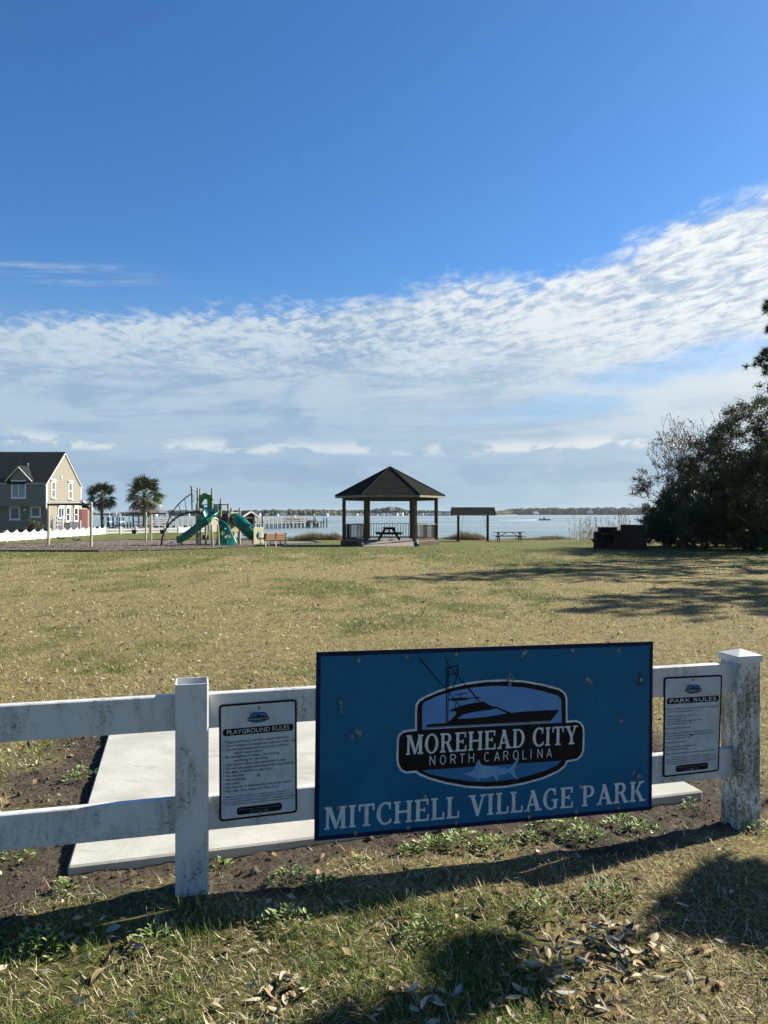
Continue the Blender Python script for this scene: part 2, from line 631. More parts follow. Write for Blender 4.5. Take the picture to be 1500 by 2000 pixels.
def build_ground():
    xs = axis([(-300, -60, 14), (-60, -14, 44), (-14, -4.2, 40), (-4.2, 5.2, 270), (5.2, 16, 40), (16, 60, 40), (60, 300, 14)])
    ys = axis([(-40, 0, 12), (0, 1.6, 12), (1.6, 7.5, 190), (7.5, 16, 70), (16, 60, 110), (60, 75, 40), (75, 112, 50), (112, 130, 8)])
    X, Y = np.meshgrid(xs, ys)
    Z = gz(X, Y)
    D = dirt_mask(X, Y)
    w = sstep(1.0, 1.8, Y) * sstep(9, 6.5, Y) * sstep(-5, -4, X) * sstep(6, 5, X)
    lum = (fbm(X * 2.2, Y * 2.2, 40) - .5) * .035 + (fbm(X * 8, Y * 8, 41) - .5) * .016
    clod = (fbm(X * 22, Y * 22, 42, 3) - .5) * .030 + (fbm(X * 6, Y * 6, 44, 3) - .5) * .03
    Z = Z + w * (lum + D * clod)
    Z = Z + (1 - w) * (fbm(X * .8, Y * .8, 43) - .5) * .03 * sstep(70, 50, Y)
    Gm = green_mask(X, Y)
    V = np.stack([X, Y, Z], 2).reshape(-1, 3)
    ny, nx = X.shape
    i = (np.arange(ny - 1)[:, None] * nx + np.arange(nx - 1)[None, :]).ravel()
    Fc = np.stack([i, i + 1, i + nx + 1, i + nx], 1).ravel()
    m = bpy.data.materials.new('lawn')
    m.use_nodes = True
    N = NT(m.node_tree)
    b = m.node_tree.nodes['Principled BSDF']
    b.inputs['Roughness'].default_value = .95
    b.inputs['Specular IOR Level'].default_value = .1
    a = N.new('ShaderNodeAttribute', attribute_name='tint')
    dr, gr, sh = N.sep(a.outputs['Vector'])
    pos = N.new('ShaderNodeTexCoord').outputs['Object']
    fine = N.noise(pos, 42, 6, .74)
    mid = N.noise(pos, 5.5, 5, .65)
    big = N.noise(N.mapping(pos, scale=(.35, .22, 1)), 1.0, 4, .6)
    straw = N.mix(N.step(fine, .36, .64), (.056, .045, .019), (.34, .278, .122))
    straw = N.mix(N.step(mid, .40, .66), straw, N.mix(fine, (.066, .054, .024), (.245, .202, .086)))
    straw = N.mix(N.math('MULTIPLY', N.step(big, .4, .65), .4), straw, (.165, .142, .062))
    grass = N.mix(N.step(fine, .35, .65), (.030, .038, .009), (.115, .130, .034))
    c = N.mix(N.math('MULTIPLY', gr, N.step(mid, .25, .6, .45, .95)), straw, grass)
    soil = N.mix(N.step(fine, .35, .7), (.036, .028, .020), (.128, .103, .076))
    soil = N.mix(N.math('MULTIPLY', N.step(mid, .45, .65), .6), soil, (.052, .042, .031))
    c = N.mix(dr, c, soil)
    sand = N.mix(fine, (.20, .17, .11), (.33, .29, .2))
    c = N.mix(sh, c, sand)
    N.put(b.inputs['Base Color'], c)
    bn = N.new('ShaderNodeBump'); bn.inputs['Strength'].default_value = .9; bn.inputs['Distance'].default_value = .03
    N.put(bn.inputs['Height'], N.math('ADD', fine, N.math('MULTIPLY', mid, 1.2)))
    N.l.new(bn.outputs[0], b.inputs['Normal'])
    SH = sstep(-1.5, 1.5, Y - shoreY(X))
    tint = np.stack([D, Gm, SH], 2).reshape(-1, 3)
    o = np_mesh('ground', V, Fc, np.full(len(i), 4), m, tint, smooth=True)
    o['kind'] = 'structure'
    # nearby height for blades: bilinear on the same functions

    def hh(x, y):
        w = sstep(1.0, 1.8, y) * sstep(9, 6.5, y) * sstep(-5, -4, x) * sstep(6, 5, x)
        D = dirt_mask(x, y)
        lum = (fbm(x * 2.2, y * 2.2, 40) - .5) * .035 + (fbm(x * 8, y * 8, 41) - .5) * .016
        clod = (fbm(x * 22, y * 22, 42, 3) - .5) * .030 + (fbm(x * 6, y * 6, 44, 3) - .5) * .03
        return gz(x, y) + w * (lum + D * clod) + (1 - w) * (fbm(x * .8, y * .8, 43) - .5) * .03 * sstep(70, 50, y)
    return hh


groundH = build_ground()


def GH(x, y):
    return float(groundH(np.array([x]), np.array([y]))[0])


# water: one sheet out past the far shore
def build_water():
    m = bpy.data.materials.new('water')
    m.use_nodes = True
    N = NT(m.node_tree)
    b = m.node_tree.nodes['Principled BSDF']
    pos = N.new('ShaderNodeTexCoord').outputs['Object']
    n1 = N.noise(N.mapping(pos, scale=(.6, 1.0, 1), rot=(0, 0, R(20))), .9, 4, .6, .4)
    n2 = N.noise(N.mapping(pos, scale=(.012, .035, 1), rot=(0, 0, R(-6))), 1.0, 4, .6)
    N.put(b.inputs['Base Color'], N.mix(N.step(n2, .38, .62), (.135, .185, .185), (.225, .27, .262)))
    b.inputs['Roughness'].default_value = .22
    b.inputs['IOR'].default_value = 1.33
    bn = N.new('ShaderNodeBump'); bn.inputs['Strength'].default_value = 1.0; bn.inputs['Distance'].default_value = .5
    N.put(bn.inputs['Height'], n1)
    N.l.new(bn.outputs[0], b.inputs['Normal'])
    mb = MB()
    mb.face([(-2600, 40, -1.3), (2600, 40, -1.3), (2600, 2400, -1.3), (-2600, 2400, -1.3)])
    o = mb.build('water', m)
    o['kind'] = 'structure'


build_water()

# concrete slab
M_conc = mat('concrete', (.42, .41, .365), (.33, .32, .28), scale=3.2, rough=.92, bump=.16, bscale=190, detail=9)
SLAB_T = .036


def build_slab():
    N = NT(M_conc.node_tree)
    b = M_conc.node_tree.nodes['Principled BSDF']
    src = b.inputs['Base Color'].links[0].from_socket
    pos = N.new('ShaderNodeTexCoord').outputs['Object']
    sp = N.step(N.noise(pos, 150, 3, .7), .40, .62)
    c = N.mix(N.math('MULTIPLY', N.math('SUBTRACT', 1.0, sp), .38), src, (.22, .21, .18))
    sm = N.noise(N.mapping(pos, scale=(1, 2.6, 1), rot=(0, 0, R(14))), 2.6, 6, .7, 1.2)
    c = N.mix(N.math('MULTIPLY', N.step(sm, .54, .68), .5), c, (.17, .16, .14))
    N.put(b.inputs['Base Color'], c)
    fl = Vector((-1.313, 3.08, 0)); fr = Vector((1.685, 3.92, 0))
    a = (fr - fl).normalized(); p = Vector((-a.y, a.x, 0))
    L = (fr - fl).length; Dp = 2.35
    mb = MB()
    M = Matrix((a, p, Vector((0, 0, 1)))).transposed()
    c = fl + a * L / 2 + p * Dp / 2
    mb.box((c.x, c.y, SLAB_T / 2 - .04), (L, Dp, SLAB_T + .08), M, chamfer=.008)
    o = mb.build('concrete_path', M_conc)
    o['kind'] = 'structure'
    return fl, a, p, L, Dp


SLAB = build_slab()


def on_slab(x, y, pad=0.0):
    fl, a, p, L, Dp = SLAB
    dx = np.asarray(x) - fl.x; dy = np.asarray(y) - fl.y
    s = dx * a.x + dy * a.y; t = dx * p.x + dy * p.y
    return (s > -pad) & (s < L + pad) & (t > -pad) & (t < Dp + pad)


# ---- grass
M_blade = attr_mat('grass_blade', .75, .25, .25)


def sample_region(y0, y1, dens0, dens1, k=.60, pad=.7):
    n_try = int(.5 * ((2 * (k * y0 + pad)) * dens0 + (2 * (k * y1 + pad)) * dens1) * (y1 - y0) * 1.35)
    y = rng.uniform(y0, y1, n_try)
    hw = k * y + pad
    hwm = k * y1 + pad
    t = (y - y0) / (y1 - y0)
    dens = dens0 * (dens1 / dens0) ** t
    keep = rng.uniform(0, 1, n_try) < (hw / hwm) * dens / max(dens0, dens1)
    area_full = 2 * hwm * (y1 - y0)
    want = max(dens0, dens1) * area_full
    y = y[keep]
    # top up so that the kept count follows the wanted density
    f = want / n_try
    if f > 1:
        y = np.concatenate([y] * int(math.ceil(f)))[:int(len(y) * f)]
        y = y + rng.normal(0, .03, len(y))
    else:
        y = y[rng.uniform(0, 1, len(y)) < f]
    x = rng.uniform(-1, 1, len(y)) * (k * y + pad)
    return x, y


def straw_cols(n):
    base = np.array([[.42, .34, .18], [.68, .60, .41], [.19, .142, .072], [.35, .285, .145], [.042, .030, .016], [.12, .10, .04]])
    c = base[rng.choice(6, n, p=[.22, .16, .20, .17, .15, .10])]
    return c * rng.uniform(.7, 1.2, (n, 1))


def green_cols(n):
    base = np.array([[.080, .130, .016], [.145, .205, .032], [.038, .068, .011], [.20, .255, .055], [.21, .22, .09]])
    c = base[rng.choice(5, n, p=[.32, .26, .22, .12, .08])]
    return c * rng.uniform(.75, 1.25, (n, 1))


def build_grass():
    parts = []
    # near dormant thatch, lying every way
    for (y0, y1, d0, d1, ls, wd) in ((1.75, 3.2, 12500, 9500, 1.0, 1.0), (3.2, 5.5, 7000, 3200, 1.0, 1.1), (5.5, 10, 2200, 800, 1.15, 1.7), (10, 20, 520, 140, 1.4, 3.0), (20, 36, 90, 30, 1.8, 5.5)):
        x, y = sample_region(y0, y1, d0, d1)
        dm = dirt_mask(x, y)
        keep = (rng.uniform(0, 1, len(x)) > dm * .97) & ~on_slab(x, y, .03)
        # thin patches show the ground
        pat = fbm(x * 3.1 + 2, y * 3.1, 77)
        keep &= rng.uniform(0, 1, len(x)) < sstep(.22, .5, pat) * .75 + .25
        x, y = x[keep], y[keep]
        n = len(x)
        z = groundH(x, y) - .004
        L = rng.uniform(.022, .068, n) * ls
        Wd = rng.uniform(.0016, .0036, n) * wd
        lean = np.clip(rng.normal(.86, .22, n), .05, 1.06)
        parts.append(('dry', np.stack([x, y, z], 1), L, Wd, rng.uniform(0, 6.283, n), lean, rng.uniform(-.3, .5, n), straw_cols(n)))
    # green growth in patches
    for (y0, y1, d0, d1, ls, wd) in ((1.75, 3.4, 9000, 6500, 1.0, 1.0), (3.4, 6, 3600, 1700, 1.0, 1.2), (6, 12, 1100, 330, 1.1, 1.9), (12, 24, 220, 70, 1.4, 3.6), (24, 38, 60, 25, 1.7, 6)):
        x, y = sample_region(y0, y1, d0, d1)
        gm = green_mask(x, y)
        tuft = sstep(.47, .58, fbm(x * 4.6, y * 4.6, 55))
        keep = (rng.uniform(0, 1, len(x)) < gm * (.06 + .94 * tuft)) & (rng.uniform(0, 1, len(x)) > dirt_mask(x, y) * .96) & ~on_slab(x, y, .03)
        x, y, gm = x[keep], y[keep], gm[keep]
        n = len(x)
        z = groundH(x, y) - .004
        L = rng.uniform(.026, .074, n) * ls
        lean = np.clip(rng.normal(.42, .26, n), 0, 1)
        parts.append(('green', np.stack([x, y, z], 1), L, rng.uniform(.0014, .0032, n) * wd, rng.uniform(0, 6.283, n), lean, rng.uniform(0, .8, n), green_cols(n)))
    for nm, lab in (('dry', 'dormant_grass'), ('green', 'green_grass')):
        sel = [p[1:] for p in parts if p[0] == nm]
        arr = [np.concatenate([s[i] for s in sel]) for i in range(7)]
        V, Fc, cn, tint = blades(*arr)
        o = np_mesh(lab, V, Fc, cn, M_blade, tint)
        o['kind'] = 'stuff'
        tag(o, {'dry': 'straw coloured dormant grass matted over the whole park lawn', 'green': 'short green winter grass in patches through the dormant lawn'}[nm], 'grass')
        print(lab, len(cn))


build_grass()


def build_crumbs():
    """soil crumbs and bits of thatch on the bare ground round the slab"""
    n = 9000
    u = rng.uniform(-1.2, 3.5, n); v = rng.uniform(-.1, 3.0, n)
    x = P0[0] + u * UX - v * NX; y = P0[1] + u * UY - v * NY
    k = (rng.uniform(0, 1, n) < dirt_mask(x, y)) & ~on_slab(x, y, .01)
    x, y = x[k], y[k]; n = len(x)
    z = groundH(x, y)
    r = rng.gamma(1.6, .0022, n) + .0012
    oc = np.array([[1, 0, 0], [-1, 0, 0], [0, 1, 0], [0, -1, 0], [0, 0, 1], [0, 0, -1]], float)
    V = oc[None] * r[:, None, None] * rng.uniform(.6, 1.3, (n, 6, 1))
    V = V + np.stack([x, y, z + r * .4], 1)[:, None]
    tri = np.array([[0, 2, 4], [2, 1, 4], [1, 3, 4], [3, 0, 4], [2, 0, 5], [1, 2, 5], [3, 1, 5], [0, 3, 5]])
    Fc = (tri[None] + np.arange(n)[:, None, None] * 6).ravel()
    c = np.array([.095, .077, .057]) * rng.uniform(.4, 1.4, (n, 1))
    o = np_mesh('soil_crumbs', V.reshape(-1, 3), Fc, np.full(n * 8, 3), M_blade, np.repeat(c, 6, 0))
    o['kind'] = 'stuff'
    tag(o, 'loose brown soil crumbs scattered round the concrete slab', 'soil')


build_crumbs()

# ---- broad weeds at the foot of the sign, each one plant
M_weed = attr_mat('weed_leaf', .55, .25, .35)


def weed(name, x, y, r, hgt, nl, label, cat, lsize=.02, tone=1.0, group=None, lobed=False):
    rg = np.random.default_rng(int(abs(x * 1000) + abs(y * 7919)) + 3)
    z = GH(x, y)
    t = empty(name, (x, y, z), label, cat, group)
    rr = r * np.sqrt(rg.uniform(0, 1, nl)); an = rg.uniform(0, 6.283, nl)
    cx, cy = rr * np.cos(an), rr * np.sin(an) * .75
    hz_ = hgt * (1 - (rr / r) ** 2) * rg.uniform(.4, 1.1, nl) + .006
    V = []; Fc = []; cn = []; tint = []
    for i in range(nl):
        a = an[i] + rg.normal(0, .9); el = rg.uniform(.0, .9)
        L = lsize * rg.uniform(.6, 1.4); w = L * rg.uniform(.3, .5)
        d = np.array([math.cos(a) * math.cos(el), math.sin(a) * math.cos(el), math.sin(el)])
        s = np.array([-math.sin(a), math.cos(a), 0])
        up = np.cross(s, d) * -1
        p = np.array([x + cx[i], y + cy[i], z + hz_[i]])
        b = len(V)
        V += [p - d * L * .5, p + s * w * .5 - d * L * .1 + up * L * .1, p + d * L * .25 + s * w * .42 + up * L * .06, p + d * L * .55 - up * L * .06,
              p + d * L * .25 - s * w * .42 + up * L * .06, p - s * w * .5 - d * L * .1 + up * L * .1]
        Fc += [b, b + 1, b + 2, b + 3, b, b + 3, b + 4, b + 5]
        cn += [4, 4]
        c = np.array([[.15, .22, .045], [.23, .30, .09], [.09, .14, .03], [.33, .39, .17]][rg.integers(4)]) * rg.uniform(.75, 1.2) * tone
        tint += [c] * 6
    o = np_mesh('leaves', np.array(V), Fc, cn, M_weed, np.array(tint), t)
    ns = nl // 3
    base = np.stack([x + cx[:ns] * .35, y + cy[:ns] * .35, np.full(ns, z - .004)], 1)
    V, Fc, cn, tint = blades(base, np.maximum(hz_[:ns] * 1.3, .02), np.full(ns, .003), an[:ns], np.clip(rr[:ns] / r, .2, .9), np.full(ns, .2), green_cols(ns))
    np_mesh('stems', V, Fc, cn, M_blade, tint, t)
    return t


def weeds():
    spots = [  # pixel x, y, radius, height, leaves, label
        (845, 1655, .10, .05, 90, 'leafy green weed under the first V of the big blue sign'),
        (905, 1650, .13, .06, 130, 'broad patch of bright green weed below the word village'),
        (965, 1655, .10, .05, 90, 'green weed just beyond the middle of the sign bottom edge'),
        (800, 1668, .07, .03, 40, 'small low weed on bare soil, the leftmost below the sign'),
        (1090, 1625, .15, .08, 170, 'tall clump of pale green weed sprouting under the sign near PARK'),
        (1145, 1640, .13, .07, 130, 'pale green weed clump between the tall clump and the sign shadow'),
        (1030, 1640, .08, .04, 50, 'thin yellowish weed standing alone on soil below the sign'),
        (1215, 1610, .10, .06, 80, 'weed clump below the right lower corner of the sign'),
        (1255, 1625, .11, .06, 80, 'weed clump halfway between the sign corner and the capped post'),
        (1350, 1580, .06, .07, 24, 'single curling weed on the soil left of the capped post'),
        (570, 1722, .11, .07, 100, 'dark leafy weed right of the uncapped post in the fence shadow'),
        (630, 1735, .10, .05, 80, 'low weed in the fence shadow under the sign left corner'),
        (435, 1690, .05, .06, 26, 'little grassy weed beside the foot of the uncapped post'),
        (160, 1525, .11, .08, 70, 'green weed growing on bare soil left of the concrete slab'),
        (125, 1745, .06, .05, 40, 'small bright weed on soil below the left lower rail'),
        (25, 1678, .10, .05, 70, 'green weed at the far left under the lower rail'),
        (1180, 1760, .12, .10, 130, 'feathery green weed standing above the heap of fallen leaves'),
        (1060, 1790, .10, .08, 100, 'bushy weed at the edge of the shadow left of the leaf heap'),
        (700, 1690, .05, .03, 26, 'tiny weed on soil under the word mitchell'),
        (80, 1850, .13, .07, 130, 'rounded clover-like weed in the lower left lawn by the shadow'),
        (300, 1845, .10, .06, 100, 'clover-like weed on the lawn below the uncapped post'),
        (560, 1810, .11, .07, 110, 'leafy weed in the green lawn just below the fence shadow'),
        (830, 1830, .10, .07, 90, 'leafy weed among the thin grass at the bottom middle'),
        (1470, 1620, .08, .05, 60, 'small weed against the right foot of the capped post'),
    ]
    for px, py, r, h, n, lab in spots:
        p = GP(px, py)
        weed('weed_plant', p.x, p.y, r, h, n, lab, 'weed', lsize=.024, tone=1.15 if py < 1700 else .85, group='weeds growing round the fence and sign')


weeds()

# ---- fallen leaves
M_leaf = {
    'pale': mat('leaf_pale', (.46, .40, .28), (.33, .27, .17), 60, .7, .3, spec=.12),
    'tan': mat('leaf_tan', (.33, .23, .125), (.22, .14, .07), 60, .7, .3, spec=.12),
    'brown': mat('leaf_brown', (.16, .085, .04), (.09, .045, .022), 60, .65, .3, spec=.15),
    'grey': mat('leaf_grey', (.36, .35, .31), (.27, .26, .22), 60, .7, .3, spec=.12),
}


def leaf_mesh(seed, material):
    rg = random.Random(seed)
    L = 1.0; w = rg.uniform(.34, .46)
    curl = rg.uniform(-.5, .9); fold = rg.uniform(.1, .8); tw = rg.uniform(-.6, .6)
    n = 6
    vs = []; fs = []
    for i in range(n + 1):
        t = i / n
        ww = w * math.sin(math.pi * min(1, t * .93 + .04)) ** .75 * .5 if i < n else .004
        px = (t - .5) * L
        zc = curl * .35 * (t - .5) ** 2 * 2
        for k in (-1, 0, 1):
            ang = tw * (t - .5)
            yy = k * ww * math.cos(fold)
            zz = abs(k) * ww * math.sin(fold)
            wob = rg.uniform(-.015, .015)
            vs.append((px, yy * math.cos(ang) - zz * math.sin(ang), zc + yy * math.sin(ang) + zz * math.cos(ang) + wob))
    for i in range(n):
        for k in range(2):
            a = i * 3 + k
            fs.append((a, a + 1, a + 4, a + 3))
    me = bpy.data.meshes.new('fallen_leaf')
    me.from_pydata(vs, [], fs)
    me.polygons.foreach_set('use_smooth', [True] * len(fs))
    me.materials.append(material)
    return me


def fallen_leaves():
    kinds = list(M_leaf)
    meshes = {k: [leaf_mesh(i * 7 + j, M_leaf[k]) for i in range(5)] for j, k in enumerate(kinds)}
    names = {'pale': 'dry cream coloured', 'tan': 'dry tan', 'brown': 'dark brown curled', 'grey': 'weathered grey'}
    zones = [  # pixel box centre, spread, how many, where
        (1195, 1850, 95, 52, 78, 'in the heap on the lower right lawn'),
        (1060, 1880, 85, 45, 36, 'in the shadow left of the leaf heap'),
        (1090, 1955, 120, 45, 42, 'on the lawn below the leaf heap'),
        (830, 1960, 70, 32, 20, 'in the drift at the bottom middle'),
        (560, 1935, 60, 35, 22, 'on the green lawn at bottom centre left'),
        (930, 1790, 120, 45, 14, 'on thin grass just below the sign shadow'),
        (1370, 1880, 80, 60, 12, 'scattered on the straw at lower right'),
        (200, 1870, 150, 70, 14, 'scattered on the lower left lawn'),
        (640, 1770, 90, 25, 6, 'in the fence shadow right of the uncapped post'),
        (1400, 1750, 70, 30, 6, 'in the broad shadow below the capped post'),
        (60, 1470, 60, 30, 10, 'on the grass behind the left rails'),
        (330, 1290, 260, 40, 18, 'on the open lawn behind the left rails'),
    ]
    rg = np.random.default_rng(5)
    placed = {}
    for (cx, cy, sx, sy, n, where) in zones:
        for i in range(n):
            px = rg.normal(cx, sx * .55); py = rg.normal(cy, sy * .55)
            if py > 2080:
                continue
            p = GP(px, py)
            k = kinds[rg.choice(4, p=[.36, .32, .20, .12])]
            o = bpy.data.objects.new('fallen_leaf', meshes[k][rg.integers(5)])
            col.objects.link(o)
            s = rg.uniform(.034, .066)
            o.scale = (s, s * rg.uniform(.8, 1.15), s)
            key = (round(p.x / .06), round(p.y / .06))
            lay = placed.get(key, 0); placed[key] = lay + 1
            o.location = (p.x, p.y, GH(p.x, p.y) + .014 + .008 * min(lay, 4))
            flip = math.pi if rg.uniform() < .35 else 0
            o.rotation_euler = (flip + rg.normal(0, .3), rg.normal(0, .3), rg.uniform(0, 6.283))
            tag(o, f'{names[k]} leaf lying {where}', 'leaf', f'{names[k]} leaves {where}')


fallen_leaves()


def leaf_litter():
    """small broken leaves and chaff over the lawn"""
    V = []
    xs = []; ys = []
    for (y0, y1, d0, d1) in ((1.75, 3.6, 130, 110), (3.6, 7, 90, 60), (7, 14, 46, 22), (14, 34, 12, 3)):
        x, y = sample_region(y0, y1, d0, d1)
        k = (~on_slab(x, y, .02)) & (rng.uniform(0, 1, len(x)) < .25 + .75 * sstep(.35, .65, fbm(x * .9, y * .7, 91))) & (rng.uniform(0, 1, len(x)) > dirt_mask(x, y) * .8)
        xs.append(x[k]); ys.append(y[k])
    x = np.concatenate(xs); y = np.concatenate(ys); n = len(x)
    c = np.stack([x, y, groundH(x, y) + .012 + .008 * rng.uniform(0, 1, n)], 1)
    d = rng.normal(size=(n, 3)); d[:, 2] *= .35; d /= np.linalg.norm(d, axis=1)[:, None]
    e = np.cross(d, np.array([0, 0, 1.0]) + rng.normal(0, .4, (n, 3))); e /= np.linalg.norm(e, axis=1)[:, None]
    L = (rng.uniform(.02, .055, n) * np.clip(.75 + y * .05, .8, 1.7))[:, None]
    w = rng.uniform(.18, .32, n)[:, None]
    up = np.cross(e, d)
    V = np.empty((n, 5, 3), np.float32)
    V[:, 0] = c - d * L * .5; V[:, 1] = c + e * L * w + up * L * .12; V[:, 2] = c + d * L * .5; V[:, 3] = c - e * L * w + up * L * .1; V[:, 4] = c
    i = np.arange(n)[:, None] * 5
    Fc = np.concatenate([i, i + 1, i + 4, i + 1, i + 2, i + 4, i + 2, i + 3, i + 4, i + 3, i, i + 4], 1).ravel()
    col_ = np.array([[.44, .37, .25], [.30, .21, .11], [.10, .055, .03], [.24, .15, .07], [.50, .44, .33]])[rng.choice(5, n, p=[.30, .25, .2, .13, .12])] * rng.uniform(.7, 1.2, (n, 1))
    o = np_mesh('leaf_litter', V.reshape(-1, 3), Fc, np.full(n * 4, 3), M_blade, np.repeat(col_, 5, 0))
    o['kind'] = 'stuff'; tag(o, 'small broken leaves and chaff scattered over the whole lawn', 'leaf litter')
    print('litter', n)


leaf_litter()

# ------------------------------------------------------------------ the ranch fence


def vinyl(name, dirt=.5, run=3.0, seed=0.0, trails=False, tone=(.54, .54, .52)):
    m = bpy.data.materials.new(name)
    m.use_nodes = True
    N = NT(m.node_tree)
    b = m.node_tree.nodes['Principled BSDF']
    b.inputs['Roughness'].default_value = .38
    pos = N.new('ShaderNodeTexCoord').outputs['Object']
    pos = N.mapping(pos, loc=(seed, seed * .7, seed * .3))
    big = N.noise(N.mapping(pos, scale=(1, 1, .45)), 5.0, 4, .6, .5)
    spk = N.noise(pos, 70, 5, .72)
    spk2 = N.noise(N.mapping(pos, scale=(1, 1, .18)), 34, 5, .74)
    lo = .56 - .20 * dirt
    mask = N.step(big, lo, lo + .22)
    film = N.math('MULTIPLY', mask, N.step(spk2, .34, .62))
    sp = N.math('MULTIPLY', N.step(spk, .56 - .05 * dirt, .66), N.math('ADD', N.math('MULTIPLY', mask, .8), .12 * dirt))
    d = N.math('ADD', N.math('MULTIPLY', film, .85 if dirt > 1 else .48), N.math('MULTIPLY', sp, .95), clamp=True)
    if trails:
        tr = N.noise(pos, 11.0, 3, .5, 1.4)
        line = N.step(N.math('ABSOLUTE', N.math('SUBTRACT', tr, .5)), .018, .035)
        zone = N.step(N.noise(pos, 4.0, 2), .48, .56)
        d = N.math('MULTIPLY', d, N.math('MAXIMUM', line, N.math('SUBTRACT', 1.0, zone)))
    c = N.mix(N.math('MULTIPLY', d, min(1, .62 + .4 * dirt)), tone, N.mix(big, (.05, .062, .034), (.11, .115, .07)))
    N.put(b.inputs['Base Color'], c)
    bn = N.new('ShaderNodeBump'); bn.inputs['Strength'].default_value = .08; bn.inputs['Distance'].default_value = .004
    N.put(bn.inputs['Height'], spk)
    N.l.new(bn.outputs[0], b.inputs['Normal'])
    return m


M_post_a = vinyl('vinyl_streaked', .75, seed=1.3)
M_post_b = vinyl('vinyl_mildewed', 1.6, seed=4.1, trails=True)
M_rail_a = vinyl('vinyl_speckled', .85, seed=7.7)
M_rail_b = vinyl('vinyl_cleaner', .55, seed=2.2)
M_cap = vinyl('vinyl_cap', .12, seed=9.0)
PW = .127          # post width
UL = 2.575         # centre of the capped post along the fence


def wpoly(mb, pts):
    return mb


def tube_post(mb, u, z0, z1, open_top=False, w=PW):
    """square hollow post; its front face on n = 0"""
    h = w / 2; t = .006
    def ring(hh, z):
        return [W(u - hh, -(h - hh), z), W(u + hh, -(h - hh), z), W(u + hh, -(h + hh), z), W(u - hh, -(h + hh), z)]
    k = .006
    o = [ring(h, z0), ring(h, z1)]
    vs = []
    prof = [(-h + k, 0), (h - k, 0), (h, -k), (h, -w + k), (h - k, -w), (-h + k, -w), (-h, -w + k), (-h, -k)]
    for z in (z0, z1):
        vs += [W(u + a, n, z) for a, n in prof]
    fs = [(i, (i + 1) % 8, (i + 1) % 8 + 8, i + 8) for i in range(8)]
    inn = [(-h + t, -t), (h - t, -t), (h - t, -w + t), (-h + t, -w + t)]
    if open_top:
        b = len(vs)
        vs += [W(u + a, n, z1) for a, n in inn] + [W(u + a, n, z0 + .2) for a, n in inn]
        fs += [(8, 9, b + 1, b), (9, 10, b + 1), (10, 11, b + 2, b + 1), (11, 12, b + 2), (12, 13, b + 3, b + 2), (13, 14, b + 3), (14, 15, b, b + 3), (15, 8, b)]
        fs += [(b, b + 1, b + 5, b + 4), (b + 1, b + 2, b + 6, b + 5), (b + 2, b + 3, b + 7, b + 6), (b + 3, b, b + 4, b + 7), (b + 4, b + 5, b + 6, b + 7)]
    else:
        fs += [tuple(range(8, 16))]
    mb.add(vs, fs)


def wbox(mb, u0, u1, n0, n1, z0, z1, ch=.004):
    c = W((u0 + u1) / 2, (n0 + n1) / 2, (z0 + z1) / 2)
    M = Matrix((Vector((UX, UY, 0)), Vector((-NX, -NY, 0)), Vector((0, 0, 1)))).transposed()
    mb.box(c, (abs(u1 - u0), abs(n1 - n0), abs(z1 - z0)), M, chamfer=ch)


def build_fence():
    t = empty('ranch_fence', W(.9, -PW / 2, 0), 'white vinyl two rail ranch fence with mildewed posts across the foreground', 'fence')
    mb = MB(); tube_post(mb, 0, -.12, .832, True)
    o = mb.build('post', M_post_a, t); o['label'] = 'streaked white post without a cap, open at the top'
    mb = MB(); tube_post(mb, UL, -.12, .806)
    o = mb.build('post', M_post_b, t); o['label'] = 'green stained white post under a pyramid cap'
    mb = MB()
    h = PW / 2 + .006
    z0, z1 = .79, .821
    ring = [W(UL - h, .006, 0), W(UL + h, .006, 0), W(UL + h, -PW - .006, 0), W(UL - h, -PW - .006, 0)]
    vs = [Vector((p.x, p.y, z0)) for p in ring] + [Vector((p.x, p.y, z1)) for p in ring] + [W(UL, -PW / 2, .845)]
    mb.add(vs, [(0, 1, 5, 4), (1, 2, 6, 5), (2, 3, 7, 6), (3, 0, 4, 7), (4, 5, 8), (5, 6, 8), (6, 7, 8), (7, 4, 8), (0, 3, 2, 1)])
    mb.build('post_cap', M_cap, o)
    mb = MB(); tube_post(mb, -2.56, -.12, .832, True); mb.build('post', M_post_a, t)
    n0, n1 = -.0445, -.0825
    for (z0, z1) in ((.235, .372), (.642, .781)):
        for (u0, u1, mm) in ((-2.56 - .03, -.0, M_rail_a), (.0, UL - .035, M_rail_b)):
            mb = MB(); wbox(mb, u0 + .004, u1 - .004, n0, n1, z0, z1)
            mb.build('rail', mm, t)
    return t


build_fence()

# ------------------------------------------------------------------ lettering
FACE = []        # pending text objects


def text_mesh(txt, size=1.0, align='LEFT', spacing=1.0):
    cu = bpy.data.curves.new('lettering', 'FONT')
    cu.body = txt; cu.size = size; cu.align_x = align
    cu.space_character = spacing
    cu.resolution_u = 3
    o = bpy.data.objects.new('lettering', cu)
    col.objects.link(o)
    return o


